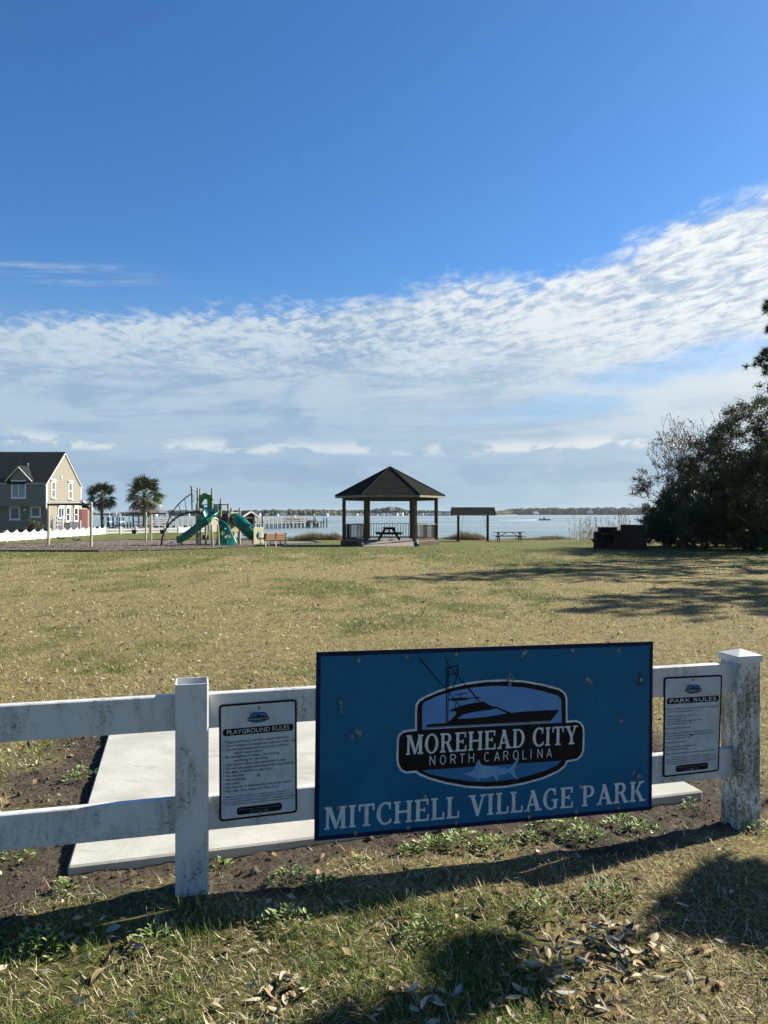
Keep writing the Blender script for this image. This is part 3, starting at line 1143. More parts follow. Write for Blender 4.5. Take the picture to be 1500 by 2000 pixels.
def glyph(ch):
    """slab serif capitals of height 1: (list of polygons, advance)"""
    P_ = []
    st, th, sf, so_ = .185, .11, .085, .075      # stem, thin, serif height, serif overhang

    def r(x0, y0, x1, y1):
        P_.append([(x0, y0), (x1, y0), (x1, y1), (x0, y1)])

    def stem(x, w=st, top=True, bot=True, l=1, rr=1):
        r(x, 0, x + w, 1)
        if top: r(x - so_ * l, 1 - sf, x + w + so_ * rr, 1)
        if bot: r(x - so_ * l, 0, x + w + so_ * rr, sf)

    def arc(cx, cy, rx, ry, tx, ty, a0, a1, n=14):
        o = []; i = []
        for k in range(n + 1):
            a = R(a0 + (a1 - a0) * k / n)
            o.append((cx + rx * math.cos(a), cy + ry * math.sin(a)))
            i.append((cx + (rx - tx) * math.cos(a), cy + (ry - ty) * math.sin(a)))
        for k in range(n):
            P_.append([o[k], o[k + 1], i[k + 1], i[k]])
    if ch == 'M':
        stem(.085, .13, rr=.6); stem(.80, st)
        r(.01, 1 - sf, .3, 1)
        P_.append([(.12, 1), (.32, 1), (.60, .22), (.50, .0)]); P_.append([(.50, .0), (.60, .0), (.985, 1), (.80, 1)])
        return P_, 1.12
    if ch == 'O':
        arc(.43, .5, .42, .52, .185, .09, 0, 360, 28); return P_, .92
    if ch == 'R':
        stem(.085); arc(.40, .735, .30, .265, .175, .09, -90, 90); r(.2, .91, .41, 1); r(.2, .47, .41, .56)
        P_.append([(.36, .5), (.56, .5), (.80, .0), (.59, .0)]); r(.6, 0, .87, sf); return P_, .90
    if ch == 'E':
        stem(.085, rr=0); r(.2, 1 - .09, .70, 1); r(.2, 0, .73, .09); r(.2, .47, .54, .56)
        r(.61, .72, .70, 1); r(.64, 0, .73, .30); r(.47, .40, .54, .63); return P_, .80
    if ch == 'F':
        stem(.085); r(.2, .91, .7, 1); return P_, .75
    if ch == 'H':
        stem(.085); stem(.685); r(.2, .46, .72, .56); return P_, 1.01
    if ch == 'A':
        P_.append([(.10, 0), (.21, 0), (.46, .80), (.38, .96)]); P_.append([(.32, 1), (.52, 1), (.86, 0), (.65, 0)])
        r(.24, .27, .68, .36); r(.0, 0, .30, sf); r(.56, 0, .95, sf); return P_, .96
    if ch == 'D':
        stem(.085, rr=0); arc(.36, .5, .45, .5, .19, .09, -90, 90, 18); r(.2, .91, .37, 1); r(.2, 0, .37, .09); return P_, .90
    if ch in 'CG':
        arc(.45, .5, .43, .52, .19, .09, 52, 308, 22)
        r(.63, .68, .72, 1.0)
        if ch == 'C':
            P_.append([(.62, .02), (.73, .06), (.76, .25), (.68, .25)]); return P_, .82
        r(.60, .04, .78, .46); r(.50, .40, .86, .48); return P_, .92
    if ch == 'I':
        stem(.085); return P_, .43
    if ch == 'T':
        r(.31, 0, .31 + st, 1); r(.22, 0, .59, sf); r(.02, .91, .79, 1); r(.02, .70, .11, 1); r(.70, .70, .79, 1); return P_, .84
    if ch == 'Y':
        r(.36, 0, .545, .45); r(.26, 0, .65, sf); P_.append([(.06, 1), (.27, 1), (.54, .42), (.37, .42)]); P_.append([(.66, 1), (.78, 1), (.54, .42), (.44, .42)])
        r(-.02, 1 - sf, .36, 1); r(.57, 1 - sf, .88, 1); return P_, .88
    if ch == 'L':
        stem(.085, rr=1, bot=False); r(0.01, 0, .2, sf); r(.2, 0, .68, .09); r(.59, 0, .68, .32); return P_, .74
    if ch == 'V':
        P_.append([(.07, 1), (.28, 1), (.53, .22), (.41, 0)]); P_.append([(.41, 0), (.52, 0), (.83, 1), (.71, 1)])
        r(-.02, 1 - sf, .37, 1); r(.60, 1 - sf, .92, 1); return P_, .93
    if ch == 'P':
        stem(.085); arc(.38, .715, .33, .285, .18, .09, -90, 90); r(.2, .91, .39, 1); r(.2, .43, .39, .52); return P_, .80
    if ch == 'K':
        stem(.085); P_.append([(.26, .42), (.40, .50), (.76, 1), (.60, 1)]); P_.append([(.33, .52), (.47, .64), (.86, 0), (.64, 0)])
        r(.52, 1 - sf, .84, 1); r(.56, 0, .93, sf); return P_, .96
    return P_, .36


def serif_words(txt, a, b, cap, n, parent, lift=2e-5):
    """letters from a to b = baseline ends (u, z), cap height in metres, on plane n"""
    w = 0
    gl = []
    for ch in txt:
        g, adv = glyph(ch)
        gl.append((g, w)); w += adv + .035
    ax = Vector((b[0] - a[0], b[1] - a[1])); L = ax.length; ax /= L
    up = Vector((-ax.y, ax.x))
    sx = L / w
    k = 0
    mb = MB()
    for (g, x0), ch in zip(gl + [([], 0)], txt + ' '):
        if ch == ' ':
            mb.build('word', M_grey, parent, fix=False)
            mb = MB()
            continue
        for poly in g:
            pts = []
            for (x, y) in poly:
                p = Vector(a) + ax * ((x0 + x) * sx) + up * (y * cap)
                pts.append(W(p.x, n + lift * (k % 12), p.y))
            mb.face(pts); k += 1


def offset_poly(pts, d):
    """move a closed polygon's edges inwards by d"""
    n = len(pts); out = []
    area = sum(pts[i][0] * pts[(i + 1) % n][1] - pts[(i + 1) % n][0] * pts[i][1] for i in range(n))
    s = 1 if area > 0 else -1
    for i in range(n):
        p0, p1, p2 = Vector(pts[i - 1]), Vector(pts[i]), Vector(pts[(i + 1) % n])
        e1 = (p1 - p0).normalized(); e2 = (p2 - p1).normalized()
        n1 = Vector((-e1.y, e1.x)) * s; n2 = Vector((-e2.y, e2.x)) * s
        m = (n1 + n2); l = m.length
        m = m / l if l > 1e-6 else n1
        out.append(tuple(p1 + m * d / max(.5, m.dot(n1))))
    return out


def smooth_poly(pts, it=1):
    for _ in range(it):
        q = []
        n = len(pts)
        for i in range(n):
            a = pts[i]; b = pts[(i + 1) % n]
            q.append((a[0] * .75 + b[0] * .25, a[1] * .75 + b[1] * .25))
            q.append((a[0] * .25 + b[0] * .75, a[1] * .25 + b[1] * .75))
        pts = q
    return pts


def print_mat(name, c1, c2, scale=14, rough=.62):
    """printed vinyl film: faded and stained"""
    m = mat(name, c1, c2, scale, rough, .0, detail=6, stretch=(1, 1, .6), spec=.18)
    N = NT(m.node_tree)
    b = m.node_tree.nodes['Principled BSDF']
    src = b.inputs['Base Color'].links[0].from_socket
    pos = N.new('ShaderNodeTexCoord').outputs['Object']
    st = N.noise(N.mapping(pos, scale=(2.2, 2.2, .35)), 9, 5, .7, .4)
    spk = N.noise(pos, 85, 4, .7)
    f = N.math('MULTIPLY', N.step(st, .56, .72), N.step(spk, .42, .6))
    N.put(b.inputs['Base Color'], N.mix(N.math('MULTIPLY', f, .16), src, (.12, .15, .16)))
    return m


M_sblue = print_mat('print_deep_blue', (.004, .090, .180), (.009, .108, .206), 4)
M_snavy = print_mat('print_navy', (.006, .010, .05), (.004, .006, .03), 9)
M_sky1 = print_mat('print_light_blue', (.085, .21, .42), (.105, .235, .44), 9)
M_sky2 = print_mat('print_mid_blue', (.020, .125, .26), (.03, .14, .28), 9)
M_fish = print_mat('print_fish_blue', (.12, .26, .45), (.18, .32, .48), 30)
M_black = print_mat('print_black', (.002, .002, .0025), (.004, .004, .005), 12)
M_grey = print_mat('print_pale_grey', (.60, .62, .61), (.45, .48, .48), 40)
M_white = print_mat('print_white', (.46, .485, .485), (.39, .415, .42), 24)
M_steel = mat('bolt_metal', (.30, .30, .29), (.10, .10, .10), 80, .5, metal=.35)
M_scuff = mat('print_scuff', (.13, .19, .23), (.03, .08, .13), 90, .7)
M_algae = mat('dark_stain', (.012, .035, .06), (.03, .06, .08), 60, .8)


def flat(pts, n, name, m, parent):
    mb = MB(); mb.face([W(u, n, z) for u, z in pts])
    return mb.build(name, m, parent, fix=False)


SN = -.0445       # front face of the rails


def build_sign():
    th = .006
    n1 = SN + .002 + th
    c4 = [S(614, 1643, n1), S(1273, 1582, n1), S(1275.5, 1253, n1), S(618, 1274, n1)]
    cu = sum(c[0] for c in c4) / 4; cz = c4[0][1]
    t = empty('park_sign', W(cu, n1 - th, cz), 'large blue park name sign with a boat emblem bolted to the fence', 'sign')
    mb = MB()
    mb.prism([W(u, n1 - th, z) for u, z in c4], Vector((NX, NY, 0)) * th)
    mb.build('panel', M_snavy, t)
    q = n1 + .0004
    b4 = offset_poly(c4, .0185)
    flat(b4, q, 'blue_field', M_sblue, t)

    def Z(pts):
        return [S(770 + x / 3.947, 1270 + y / 3.947, n1) for x, y in pts]
    outer = Z([(20, 690), (32, 650), (62, 622), (110, 611), (160, 608), (160, 470), (164, 420), (184, 385), (235, 353), (330, 312), (430, 278), (550, 250), (700, 230), (850, 224), (1000, 233), (1150, 260), (1275, 294), (1318, 325), (1334, 368), (1336, 543), (1400, 537), (1440, 553), (1462, 588), (1467, 640), (1463, 770), (1448, 815), (1410, 850), (1335, 862), (1322, 893), (1270, 937), (1150, 992), (1000, 1034), (850, 1060), (700, 1067), (560, 1060), (400, 1032), (265, 994), (190, 962), (165, 943), (90, 950), (50, 932), (25, 892), (16, 840)])
    flat(outer, q + .0004, 'emblem_border', M_grey, t)
    flat(offset_poly(outer, .0088), q + .0008, 'emblem_badge', M_black, t)
    flat(Z([(214, 430), (226, 402), (330, 352), (450, 316), (600, 287), (750, 274), (880, 277), (1000, 286), (1130, 311), (1262, 350), (1285, 378), (1291, 558), (214, 612)]), q + .0012, 'emblem_sky', M_sky1, t)
    flat(Z([(215, 925), (1287, 850), (1250, 888), (1150, 932), (1000, 976), (850, 1003), (700, 1014), (560, 1008), (400, 982), (285, 957), (240, 942)]), q + .0012, 'emblem_water', M_sky2, t)
    # boat
    bo = MB()
    n2 = q + .0016
    hull = Z([(243, 582), (262, 570), (396, 560), (440, 532), (468, 500), (478, 482), (470, 470), (412, 467), (440, 456), (480, 438), (560, 414), (685, 395), (752, 431), (788, 433), (897, 481), (1050, 468), (1273, 458), (1232, 510), (1197, 556), (800, 570), (400, 590), (250, 599)])
    bo.face([W(u, n2, z) for u, z in hull])

    def strip(a, b, w, k=0):
        (au, az), (bu, bz) = Z([a, b])
        d = Vector((bu - au, bz - az)).normalized(); s = Vector((-d.y, d.x)) * w / 2
        bo.face([W(au + s.x, n2 + k, az + s.y), W(bu + s.x, n2 + k, bz + s.y), W(bu - s.x, n2 + k, bz - s.y), W(au - s.x, n2 + k, az - s.y)])
    lines = [((188, 55), (300, 190), .0045), ((300, 190), (402, 302), .0035), ((393, 45), (397, 80), .003), ((395, 78), (442, 76), .003), ((400, 85), (432, 130), .004), ((432, 130), (655, 396), .004), ((400, 132), (470, 126), .0035), ((404, 130), (399, 562), .0042), ((418, 130), (411, 552), .0036),
             ((402, 184), (492, 182), .004), ((456, 128), (490, 112), .0035), ((470, 152), (496, 148), .004), ((488, 112), (494, 182), .003), ((488, 188), (450, 292), .0028), ((416, 318), (578, 524), .004), ((412, 385), (440, 374), .006), ((440, 380), (560, 374), .012), ((560, 372), (658, 362), .005), ((510, 340), (512, 372), .004), ((468, 341), (554, 331), .0045), ((640, 366), (612, 408), .0028), ((470, 395), (470, 440), .003), ((575, 290), (660, 398), .003)]
    for i in range(11):
        y = 210 + i * 30
        lines.append(((402, y), (416, y - 2), .002))
    for i, (a, b, w) in enumerate(lines):
        strip(a, b, w, 2e-5 * (i + 1))
    bo.build('boat_emblem', M_black, t, fix=False)
    flat(Z([(481, 527), (530, 494), (600, 477), (700, 463), (750, 457), (790, 446), (866, 486), (700, 513), (560, 525)]), q + .0023, 'boat_window', M_sky1, t)
    mb = MB()
    (a, b) = Z([(246, 606), (1210, 551)])
    mb.face([W(a[0], n2 + .001, a[1] - .001), W(b[0], n2 + .001, b[1] - .001), W(b[0], n2 + .001, b[1] + .0009), W(a[0], n2 + .001, a[1] + .0009)])
    (a, b) = Z([(244, 594), (1200, 543)])
    mb.face([W(a[0], n2 + .0011, a[1] - .0005), W(b[0], n2 + .0011, b[1] - .0005), W(b[0], n2 + .0011, b[1] + .0005), W(a[0], n2 + .0011, a[1] + .0005)])
    mb.build('waterline', M_grey, t, fix=False)
    # marlin
    flat(Z([(507, 952), (585, 938), (612, 920), (630, 870), (650, 838), (668, 880), (700, 889), (780, 895), (828, 905), (845, 899), (856, 911), (884, 910), (910, 885), (932, 853), (966, 832), (938, 880), (922, 920), (932, 960), (957, 1001), (915, 970), (890, 936), (860, 951), (805, 964), (790, 1012), (766, 966), (700, 985), (650, 985), (656, 1015), (628, 984), (570, 965), (558, 955)]), q + .0024, 'marlin_emblem', M_fish, t)
    # lettering
    (a, b, c) = Z([(88, 806), (1415, 720), (92, 662)])
    serif_words('MOREHEAD CITY', a, b, .083, q + .0020, t)
    # thin sans line, built from strokes
    n3 = q + .0018
    strokes = {'N': [((0, 0), (0, 1)), ((0, 1), (.6, 0)), ((.6, 0), (.6, 1))], 'O': 'O', 'R': 'R', 'T': [((.3, 0), (.3, 1)), ((0, 1), (.6, 1))], 'H': [((0, 0), (0, 1)), ((.6, 0), (.6, 1)), ((0, .52), (.6, .52))],
               'C': 'C', 'A': [((0, 0), (.32, 1)), ((.32, 1), (.64, 0)), ((.1, .32), (.54, .32))], 'L': [((0, 0), (0, 1)), ((0, 0), (.5, 0))], 'I': [((0, 0), (0, 1))]}
    def oval(cx, cy, rx, ry, a0, a1, n=18):
        pts = [(cx + rx * math.cos(R(a0 + (a1 - a0) * i / n)), cy + ry * math.sin(R(a0 + (a1 - a0) * i / n))) for i in range(n + 1)]
        return list(zip(pts[:-1], pts[1:]))
    strokes['O'] = oval(.32, .5, .32, .5, 0, 360)
    strokes['C'] = oval(.32, .5, .32, .5, 50, 310)
    strokes['R'] = [((0, 0), (0, 1)), ((0, 1), (.32, 1)), ((0, .48), (.32, .48)), ((.30, .48), (.58, 0))] + oval(.32, .74, .26, .26, -90, 90, 8)
    xs = [(270, 'N'), (350, 'O'), (430, 'R'), (500, 'T'), (570, 'H'), (690, 'C'), (768, 'A'), (838, 'R'), (912, 'O'), (985, 'L'), (1048, 'I'), (1100, 'N'), (1170, 'A')]
    mb = MB(); k = 0
    for x, ch in xs:
        if ch == 'C':
            mb.build('word', M_grey, t, fix=False); mb = MB()
        yb = 884 - (x - 270) * .0665
        o_, = Z([(x + 4, yb)]); e_, = Z([(x + 64, yb - 4)])
        ax = Vector((e_[0] - o_[0], e_[1] - o_[1])).normalized(); up = Vector((-ax.y, ax.x))
        for (p, r_) in strokes[ch]:
            A = Vector(o_) + ax * p[0] * .036 + up * p[1] * .0385
            B = Vector(o_) + ax * r_[0] * .036 + up * r_[1] * .0385
            d = (B - A).normalized(); s = Vector((-d.y, d.x)) * .0019
            A = A - d * .0006; B = B + d * .0006
            nn = n3 + 2e-5 * (k % 20); k += 1
            mb.face([W(*(lambda v: (v.x, nn, v.y))(A + s)), W(*(lambda v: (v.x, nn, v.y))(B + s)), W(*(lambda v: (v.x, nn, v.y))(B - s)), W(*(lambda v: (v.x, nn, v.y))(A - s))])
    mb.build('word', M_grey, t, fix=False)
    a = S(633, 1620.5, n1); b = S(1262, 1563.5, n1)
    serif_words('MITCHELL VILLAGE PARK', a, b, .093, q + .0020, t)
    # bolts with the torn print round each
    spots = [(700, 1290), (795, 1283), (890, 1278), (1022, 1275), (1117, 1271), (1207, 1270), (992, 1326), (665, 1372), (698, 1430), (1147, 1327), (1251, 1328), (1212, 1407), (660, 1577), (694, 1627), (797, 1616), (889, 1607), (1033, 1595), (1125, 1585), (1207, 1577), (1245, 1515), (830, 1555), (1133, 1536)]
    big = {(1022, 1275), (665, 1372), (698, 1430), (1147, 1327), (1251, 1328), (992, 1326), (1245, 1515)}
    rg = random.Random(4)
    for s_ in spots:
        u, z = S(*s_, n1)
        r0 = .024 if s_ in big else .0085
        scb = MB()
        for j in range(5 if s_ in big else 2):
            uu = u + rg.gauss(0, r0 * .45); zz = z + rg.gauss(0, r0 * .6)
            pts = []
            m_ = 9
            for i in range(m_):
                an = 2 * math.pi * i / m_
                rr = r0 * rg.uniform(.2, .55)
                pts.append(W(uu + rr * math.cos(an) * .8, q + .0027 + .00003 * j, zz + rr * math.sin(an) * 1.2))
            scb.face(pts)
        scb.build('scuff', M_scuff if rg.random() < .75 else M_algae, t, fix=False)
        mb = MB()
        ctr = W(u, q + .0028, z)
        ax = Vector((NX, NY, 0))
        mb.tube([ctr, ctr + ax * .0016], .0085, 12)
        mb.tube([ctr + ax * .0016, ctr + ax * .0055], .0036, 6)
        mb.build('bolt', M_steel, t)
    # dark scrape marks at the lower left
    mb = MB()
    for i, (x0, x1, y) in enumerate([(628, 652, 1512), (628, 660, 1523), (630, 664, 1538), (630, 652, 1552), (632, 650, 1566)]):
        a = S(x0, y + 1, n1); b = S(x1, y - 2, n1)
        for j in range(4):
            f0, f1 = j / 4 + rg.uniform(-.03, .03), (j + 1) / 4 + rg.uniform(-.05, .02)
            w = .0035 * rg.uniform(.4, 1.2)
            pu = [a[0] + (b[0] - a[0]) * f for f in (f0, f1)]; pz = [a[1] + (b[1] - a[1]) * f + rg.uniform(-.002, .002) for f in (f0, f1)]
            nn = q + .0006 + .00002 * (i * 4 + j)
            mb.face([W(pu[0], nn, pz[0] - w), W(pu[1], nn, pz[1] - w * .6), W(pu[1], nn, pz[1] + w * .5), W(pu[0], nn, pz[0] + w)])
    mb.build('scrape_marks', M_algae, t, fix=False)
    return t


build_sign()


def round_rect(u0, u1, z0, z1, r, n=5):
    pts = []
    for cx, cz, a0 in ((u1 - r, z0 + r, -90), (u1 - r, z1 - r, 0), (u0 + r, z1 - r, 90), (u0 + r, z0 + r, 180)):
        for i in range(n + 1):
            a = R(a0 + 90 * i / n)
            pts.append((cx + r * math.cos(a), cz + r * math.sin(a)))
    return pts


def rule_sign(px_corners, label, title, lines, small, extra_bolts, bow=False):
    """px_corners: lower left, lower right, upper right, upper left. A sheet laid out in its own square: x 0..w, y 0..1"""
    n1 = SN + .002 + .003
    ll, lr, ur, ul = [Vector(S(*c, n1)) for c in px_corners]
    w = (lr - ll).length / (ul - ll).length

    def B(x, y):
        s = x / w
        return (ll * (1 - s) + lr * s) * (1 - y) + (ul * (1 - s) + ur * s) * y

    def BW(x, y, n):
        p = B(x, y)
        return W(p.x, n, p.y)
    t = empty('rules_sign', W(*(lambda p: (p.x, n1 - .003, p.y))(B(w / 2, 0))), label, 'sign')
    rr = round_rect(0, w, 0, 1, .03)
    mb = MB(); mb.prism([BW(x, y, n1 - .003) for x, y in rr], Vector((NX, NY, 0)) * .003)
    mb.build('panel', M_black, t)
    q = n1 + .0003

    def F_(pts, n, name, m):
        mb = MB(); mb.face([BW(x, y, n) for x, y in pts]); return mb.build(name, m, t, fix=False)
    F_(round_rect(.017, w - .017, .017, 1 - .017, .018), q, 'white_face', M_white)
    F_(round_rect(.032, w - .032, .728, .788, .022), q + .0003, 'title_band', M_black)
    F_(round_rect(.22 * w, .80 * w, .038, .105, .025), q + .0003, 'contact_band', M_black)
    # little emblem
    cx = w * .5; cy = .868
    def E(sx, sy, a0=0, a1=360, n=24):
        return [(cx + sx * math.cos(R(a0 + (a1 - a0) * i / n)), cy + sy * math.sin(R(a0 + (a1 - a0) * i / n))) for i in range(n)]
    def SE(sx, sy, p=2.9, n=28):
        o = []
        for i in range(n):
            a = 2 * math.pi * i / n; c, s = math.cos(a), math.sin(a)
            o.append((cx + sx * math.copysign(abs(c) ** (2 / p), c), cy + sy * math.copysign(abs(s) ** (2 / p), s)))
        return o
    F_(SE(.078, .046), q + .0003, 'emblem_badge', M_black)
    F_([(x, y) for x, y in SE(.071, .040)], q + .0005, 'emblem_sky', M_sky2)
    F_(round_rect(cx - .094, cx + .094, cy - .028, cy + .004, .012), q + .0007, 'emblem_band', M_black)
    F_([(cx - .05, cy + .006), (cx - .02, cy + .010), (cx - .008, cy + .022), (cx + .012, cy + .022), (cx + .022, cy + .012), (cx + .058, cy + .014), (cx + .046, cy + .006)], q + .0008, 'boat_emblem', M_black)
    sm = MB()
    for a, b in (((-.085, .062), (-.052, .022)), ((-.046, .060), (-.046, .010)), ((-.046, .056), (-.015, .022))):
        d = Vector((b[0] - a[0], b[1] - a[1])).normalized(); s = Vector((-d.y, d.x)) * .0016
        sm.face([BW(cx + a[0] + s.x, cy + a[1] + s.y, q + .0009), BW(cx + b[0] + s.x, cy + b[1] + s.y, q + .0009), BW(cx + b[0] - s.x, cy + b[1] - s.y, q + .00092), BW(cx + a[0] - s.x, cy + a[1] - s.y, q + .00092)])
    sm.build('boat_mast', M_black, t, fix=False)
    jobs = []     # text, x, y, size, material, align, max width, name

    def T(s, x, y, size, m, align='LEFT', maxw=None, name='lettering'):
        jobs.append((text_mesh(s, size, align), x, y, m, maxw, align, name))
    T(title, w * .5, .7405, .054, M_grey, 'CENTER', w * .80)
    T('MOREHEAD CITY', cx, cy - .0205, .0215, M_grey, 'CENTER', .175)
    for s, x, y, sz, mw in lines:
        T(s, x * w, y, sz, M_black, 'LEFT', mw * w if mw else None)
    for s, y, sz, mw in small:
        T(s, w * .5, y, sz, M_black, 'CENTER', mw * w)
    T('Please report any concerns to:', w * .51, .076, .026, M_scuff, 'CENTER', w * .52)
    T('252-726-5083', w * .51, .048, .026, M_scuff, 'CENTER', w * .24)
    FACE.append((t, jobs, BW, q + .0010))
    for (x, y) in extra_bolts:
        p = B(x * w, y); ctr = W(p.x, q + .001, p.y); ax = Vector((NX, NY, 0))
        mb = MB(); mb.tube([ctr, ctr + ax * .0015], .0062, 10); mb.tube([ctr + ax * .0015, ctr + ax * .005], .0032, 6)
        mb.build('bolt', M_steel, t)
    return t


PL = ['Playground hours are from dawn until dusk', 'Use of playground equipment is at your own risk', 'Do not use playground equipment without', '    adult supervision', 'Be considerate of others, No running,', '    pushing or shoving',
      'Use caution when play equipment is wet', 'Do not use playground equipment improperly', 'No glass or bottles in play area', 'No alcohol', 'No smoking', 'No pets', 'No bicycles or skateboards and similar items', 'Play with care, enjoy and Have Fun!']
pl = []
for i, s in enumerate(PL):
    y = .665 - i * .0325
    pl.append((('\u2022 ' if not s.startswith('  ') else '      ') + s.strip(), .05 if not s.startswith('  ') else .10, y, .0335, {0: .84, 1: .93, 2: .84, 3: .36, 4: .72, 5: .42, 6: .80, 7: .90, 8: .62, 9: .26, 10: .28, 11: .20, 12: .86, 13: .70}[i]))
SMALL = [('Playground may be closed at any time due to weather, maintenance or', .198, .02, .84), ('other operational concerns. The Town of Morehead City reserves the right', .176, .02, .90),
         ('to remove a participant/spectator from the park for violating any of the above', .154, .02, .95), ('rules or engaging in illegal, disruptive, destructive or inappropriate behavior.', .132, .02, .92)]
rule_sign([(428.5, 1605), (580.5, 1587), (579.5, 1365.5), (427.5, 1377)], 'black edged white playground rules sign between the uncapped post and blue sign', 'PLAYGROUND RULES', pl, SMALL, [(.51, .948), (.50, .365), (.52, .035)])
PK = [('Pets must be leashed at all times and are restricted to trail usage only.', .03, .672, .92), ('Owners must also properly dispose of waste.', .05, .644, .56),
      ('The fines for pet infractions are as follows:', .03, .598, .54), ('Leash law infraction - $50', .045, .571, .34), ('Pets on athletic fields and/or playgrounds - $50', .045, .546, .60), ('Failure to remove pet waste - $50', .045, .521, .44),
      ('Parks are open from dawn to dusk.', .03, .478, .44), ('Parks with lighted athletic fields or courts remain open for the', .03, .428, .82), ('duration of the game or practice activity as scheduled by the', .045, .402, .82), ('parks and recreation department.', .045, .376, .42),
      ('No golfing on park property.', .03, .336, .36), ('Motorized vehicles are restricted to roads', .03, .290, .54), ('and designated parking areas.', .045, .264, .40), ('Vehicles shall not be allowed to stay after the park gates are closed.', .03, .222, .88)]
SMALL2 = [('Park may be closed at any time due to weather, maintenance or', .186, .018, .72), ('other operational concerns. The Town of Morehead City reserves the right', .165, .018, .86), ('to remove a participant/spectator from the park for violating any of the above', .144, .018, .93), ('rules or engaging in illegal, disruptive, destructive or inappropriate behavior.', .123, .018, .90)]
rule_sign([(1295, 1518.5), (1404, 1506), (1411, 1318), (1297, 1323)], 'small weathered park rules sign on the rails beside the capped post', 'PARK RULES', [(s, x, y, .0235, m) for s, x, y, m in PK], SMALL2, [(.49, .962), (.49, .40), (.50, .055)])


def finish_text():
    dg = bpy.context.evaluated_depsgraph_get()
    for t, jobs, BW, n in FACE:
        for o, x, y, m, maxw, align, name in jobs:
            me = bpy.data.meshes.new_from_object(o.evaluated_get(dg))
            vs = [v.co.copy() for v in me.vertices]
            if vs:
                x0 = min(v.x for v in vs); x1 = max(v.x for v in vs)
                k = (maxw / (x1 - x0)) if maxw else 1.0
                mb = MB()
                pts = [BW(x + v.x * k, y + v.y, n) for v in vs]
                mb.add(pts, [tuple(p.vertices) for p in me.polygons])
                mb.build('text_line', m, t, fix=False)
            bpy.data.meshes.remove(me)
            cu = o.data
            bpy.data.objects.remove(o); bpy.data.curves.remove(cu)


finish_text()

# ------------------------------------------------------------------ gazebo


def shingle_mat(name, c1, c2, axis_scale=1.0):
    m = bpy.data.materials.new(name)
    m.use_nodes = True
    N = NT(m.node_tree)
    b = m.node_tree.nodes['Principled BSDF']
    b.inputs['Roughness'].default_value = .92
    b.inputs['Specular IOR Level'].default_value = .0
    pos = N.new('ShaderNodeTexCoord').outputs['Object']
    n1 = N.noise(N.mapping(pos, scale=(1, 1, 5)), 2.6, 3, .7)
    n2 = N.noise(pos, 30, 3, .7)
    x, y, z = N.sep(pos)
    row = N.math('FRACT', N.math('MULTIPLY', z, 11.0))
    line = N.step(row, .0, .16)
    c = N.mix(N.step(N.math('ADD', N.math('MULTIPLY', n1, .6), N.math('MULTIPLY', n2, .4)), .35, .65), c1, c2)
    N.put(b.inputs['Base Color'], c)
    bn = N.new('ShaderNodeBump'); bn.inputs['Strength'].default_value = .5; bn.inputs['Distance'].default_value = .02
    N.put(bn.inputs['Height'], N.math('ADD', N.math('MULTIPLY', row, -.8), N.math('MULTIPLY', n2, .4)))
    N.l.new(bn.outputs[0], b.inputs['Normal'])
    return m


M_shing = shingle_mat('shingles_charcoal', (.013, .015, .014), (.031, .033, .028))
M_wood = mat('treated_wood', (.105, .082, .050), (.062, .046, .029), 3.5, .9, .25, 30, spec=.15, stretch=(3, 3, .7))
M_woodgrey = mat('weathered_wood', (.25, .22, .175), (.165, .14, .108), 3.5, .85, .3, 30, stretch=(2, 2, .8))
M_wooddark = mat('dark_wood', (.040, .031, .022), (.024, .019, .015), 4, .9, .2, 30, spec=.12)
M_galv = mat('galvanised_steel', (.32, .33, .34), (.22, .23, .24), 20, .4, metal=.8)


def baluster_mesh(sx, sy, h, m):
    mb = MB(); mb.box((0, 0, h / 2), (sx, sy, h))
    me = bpy.data.meshes.new('baluster')
    me.from_pydata(mb.v, [], mb.f)
    me.materials.append(m)
    return me


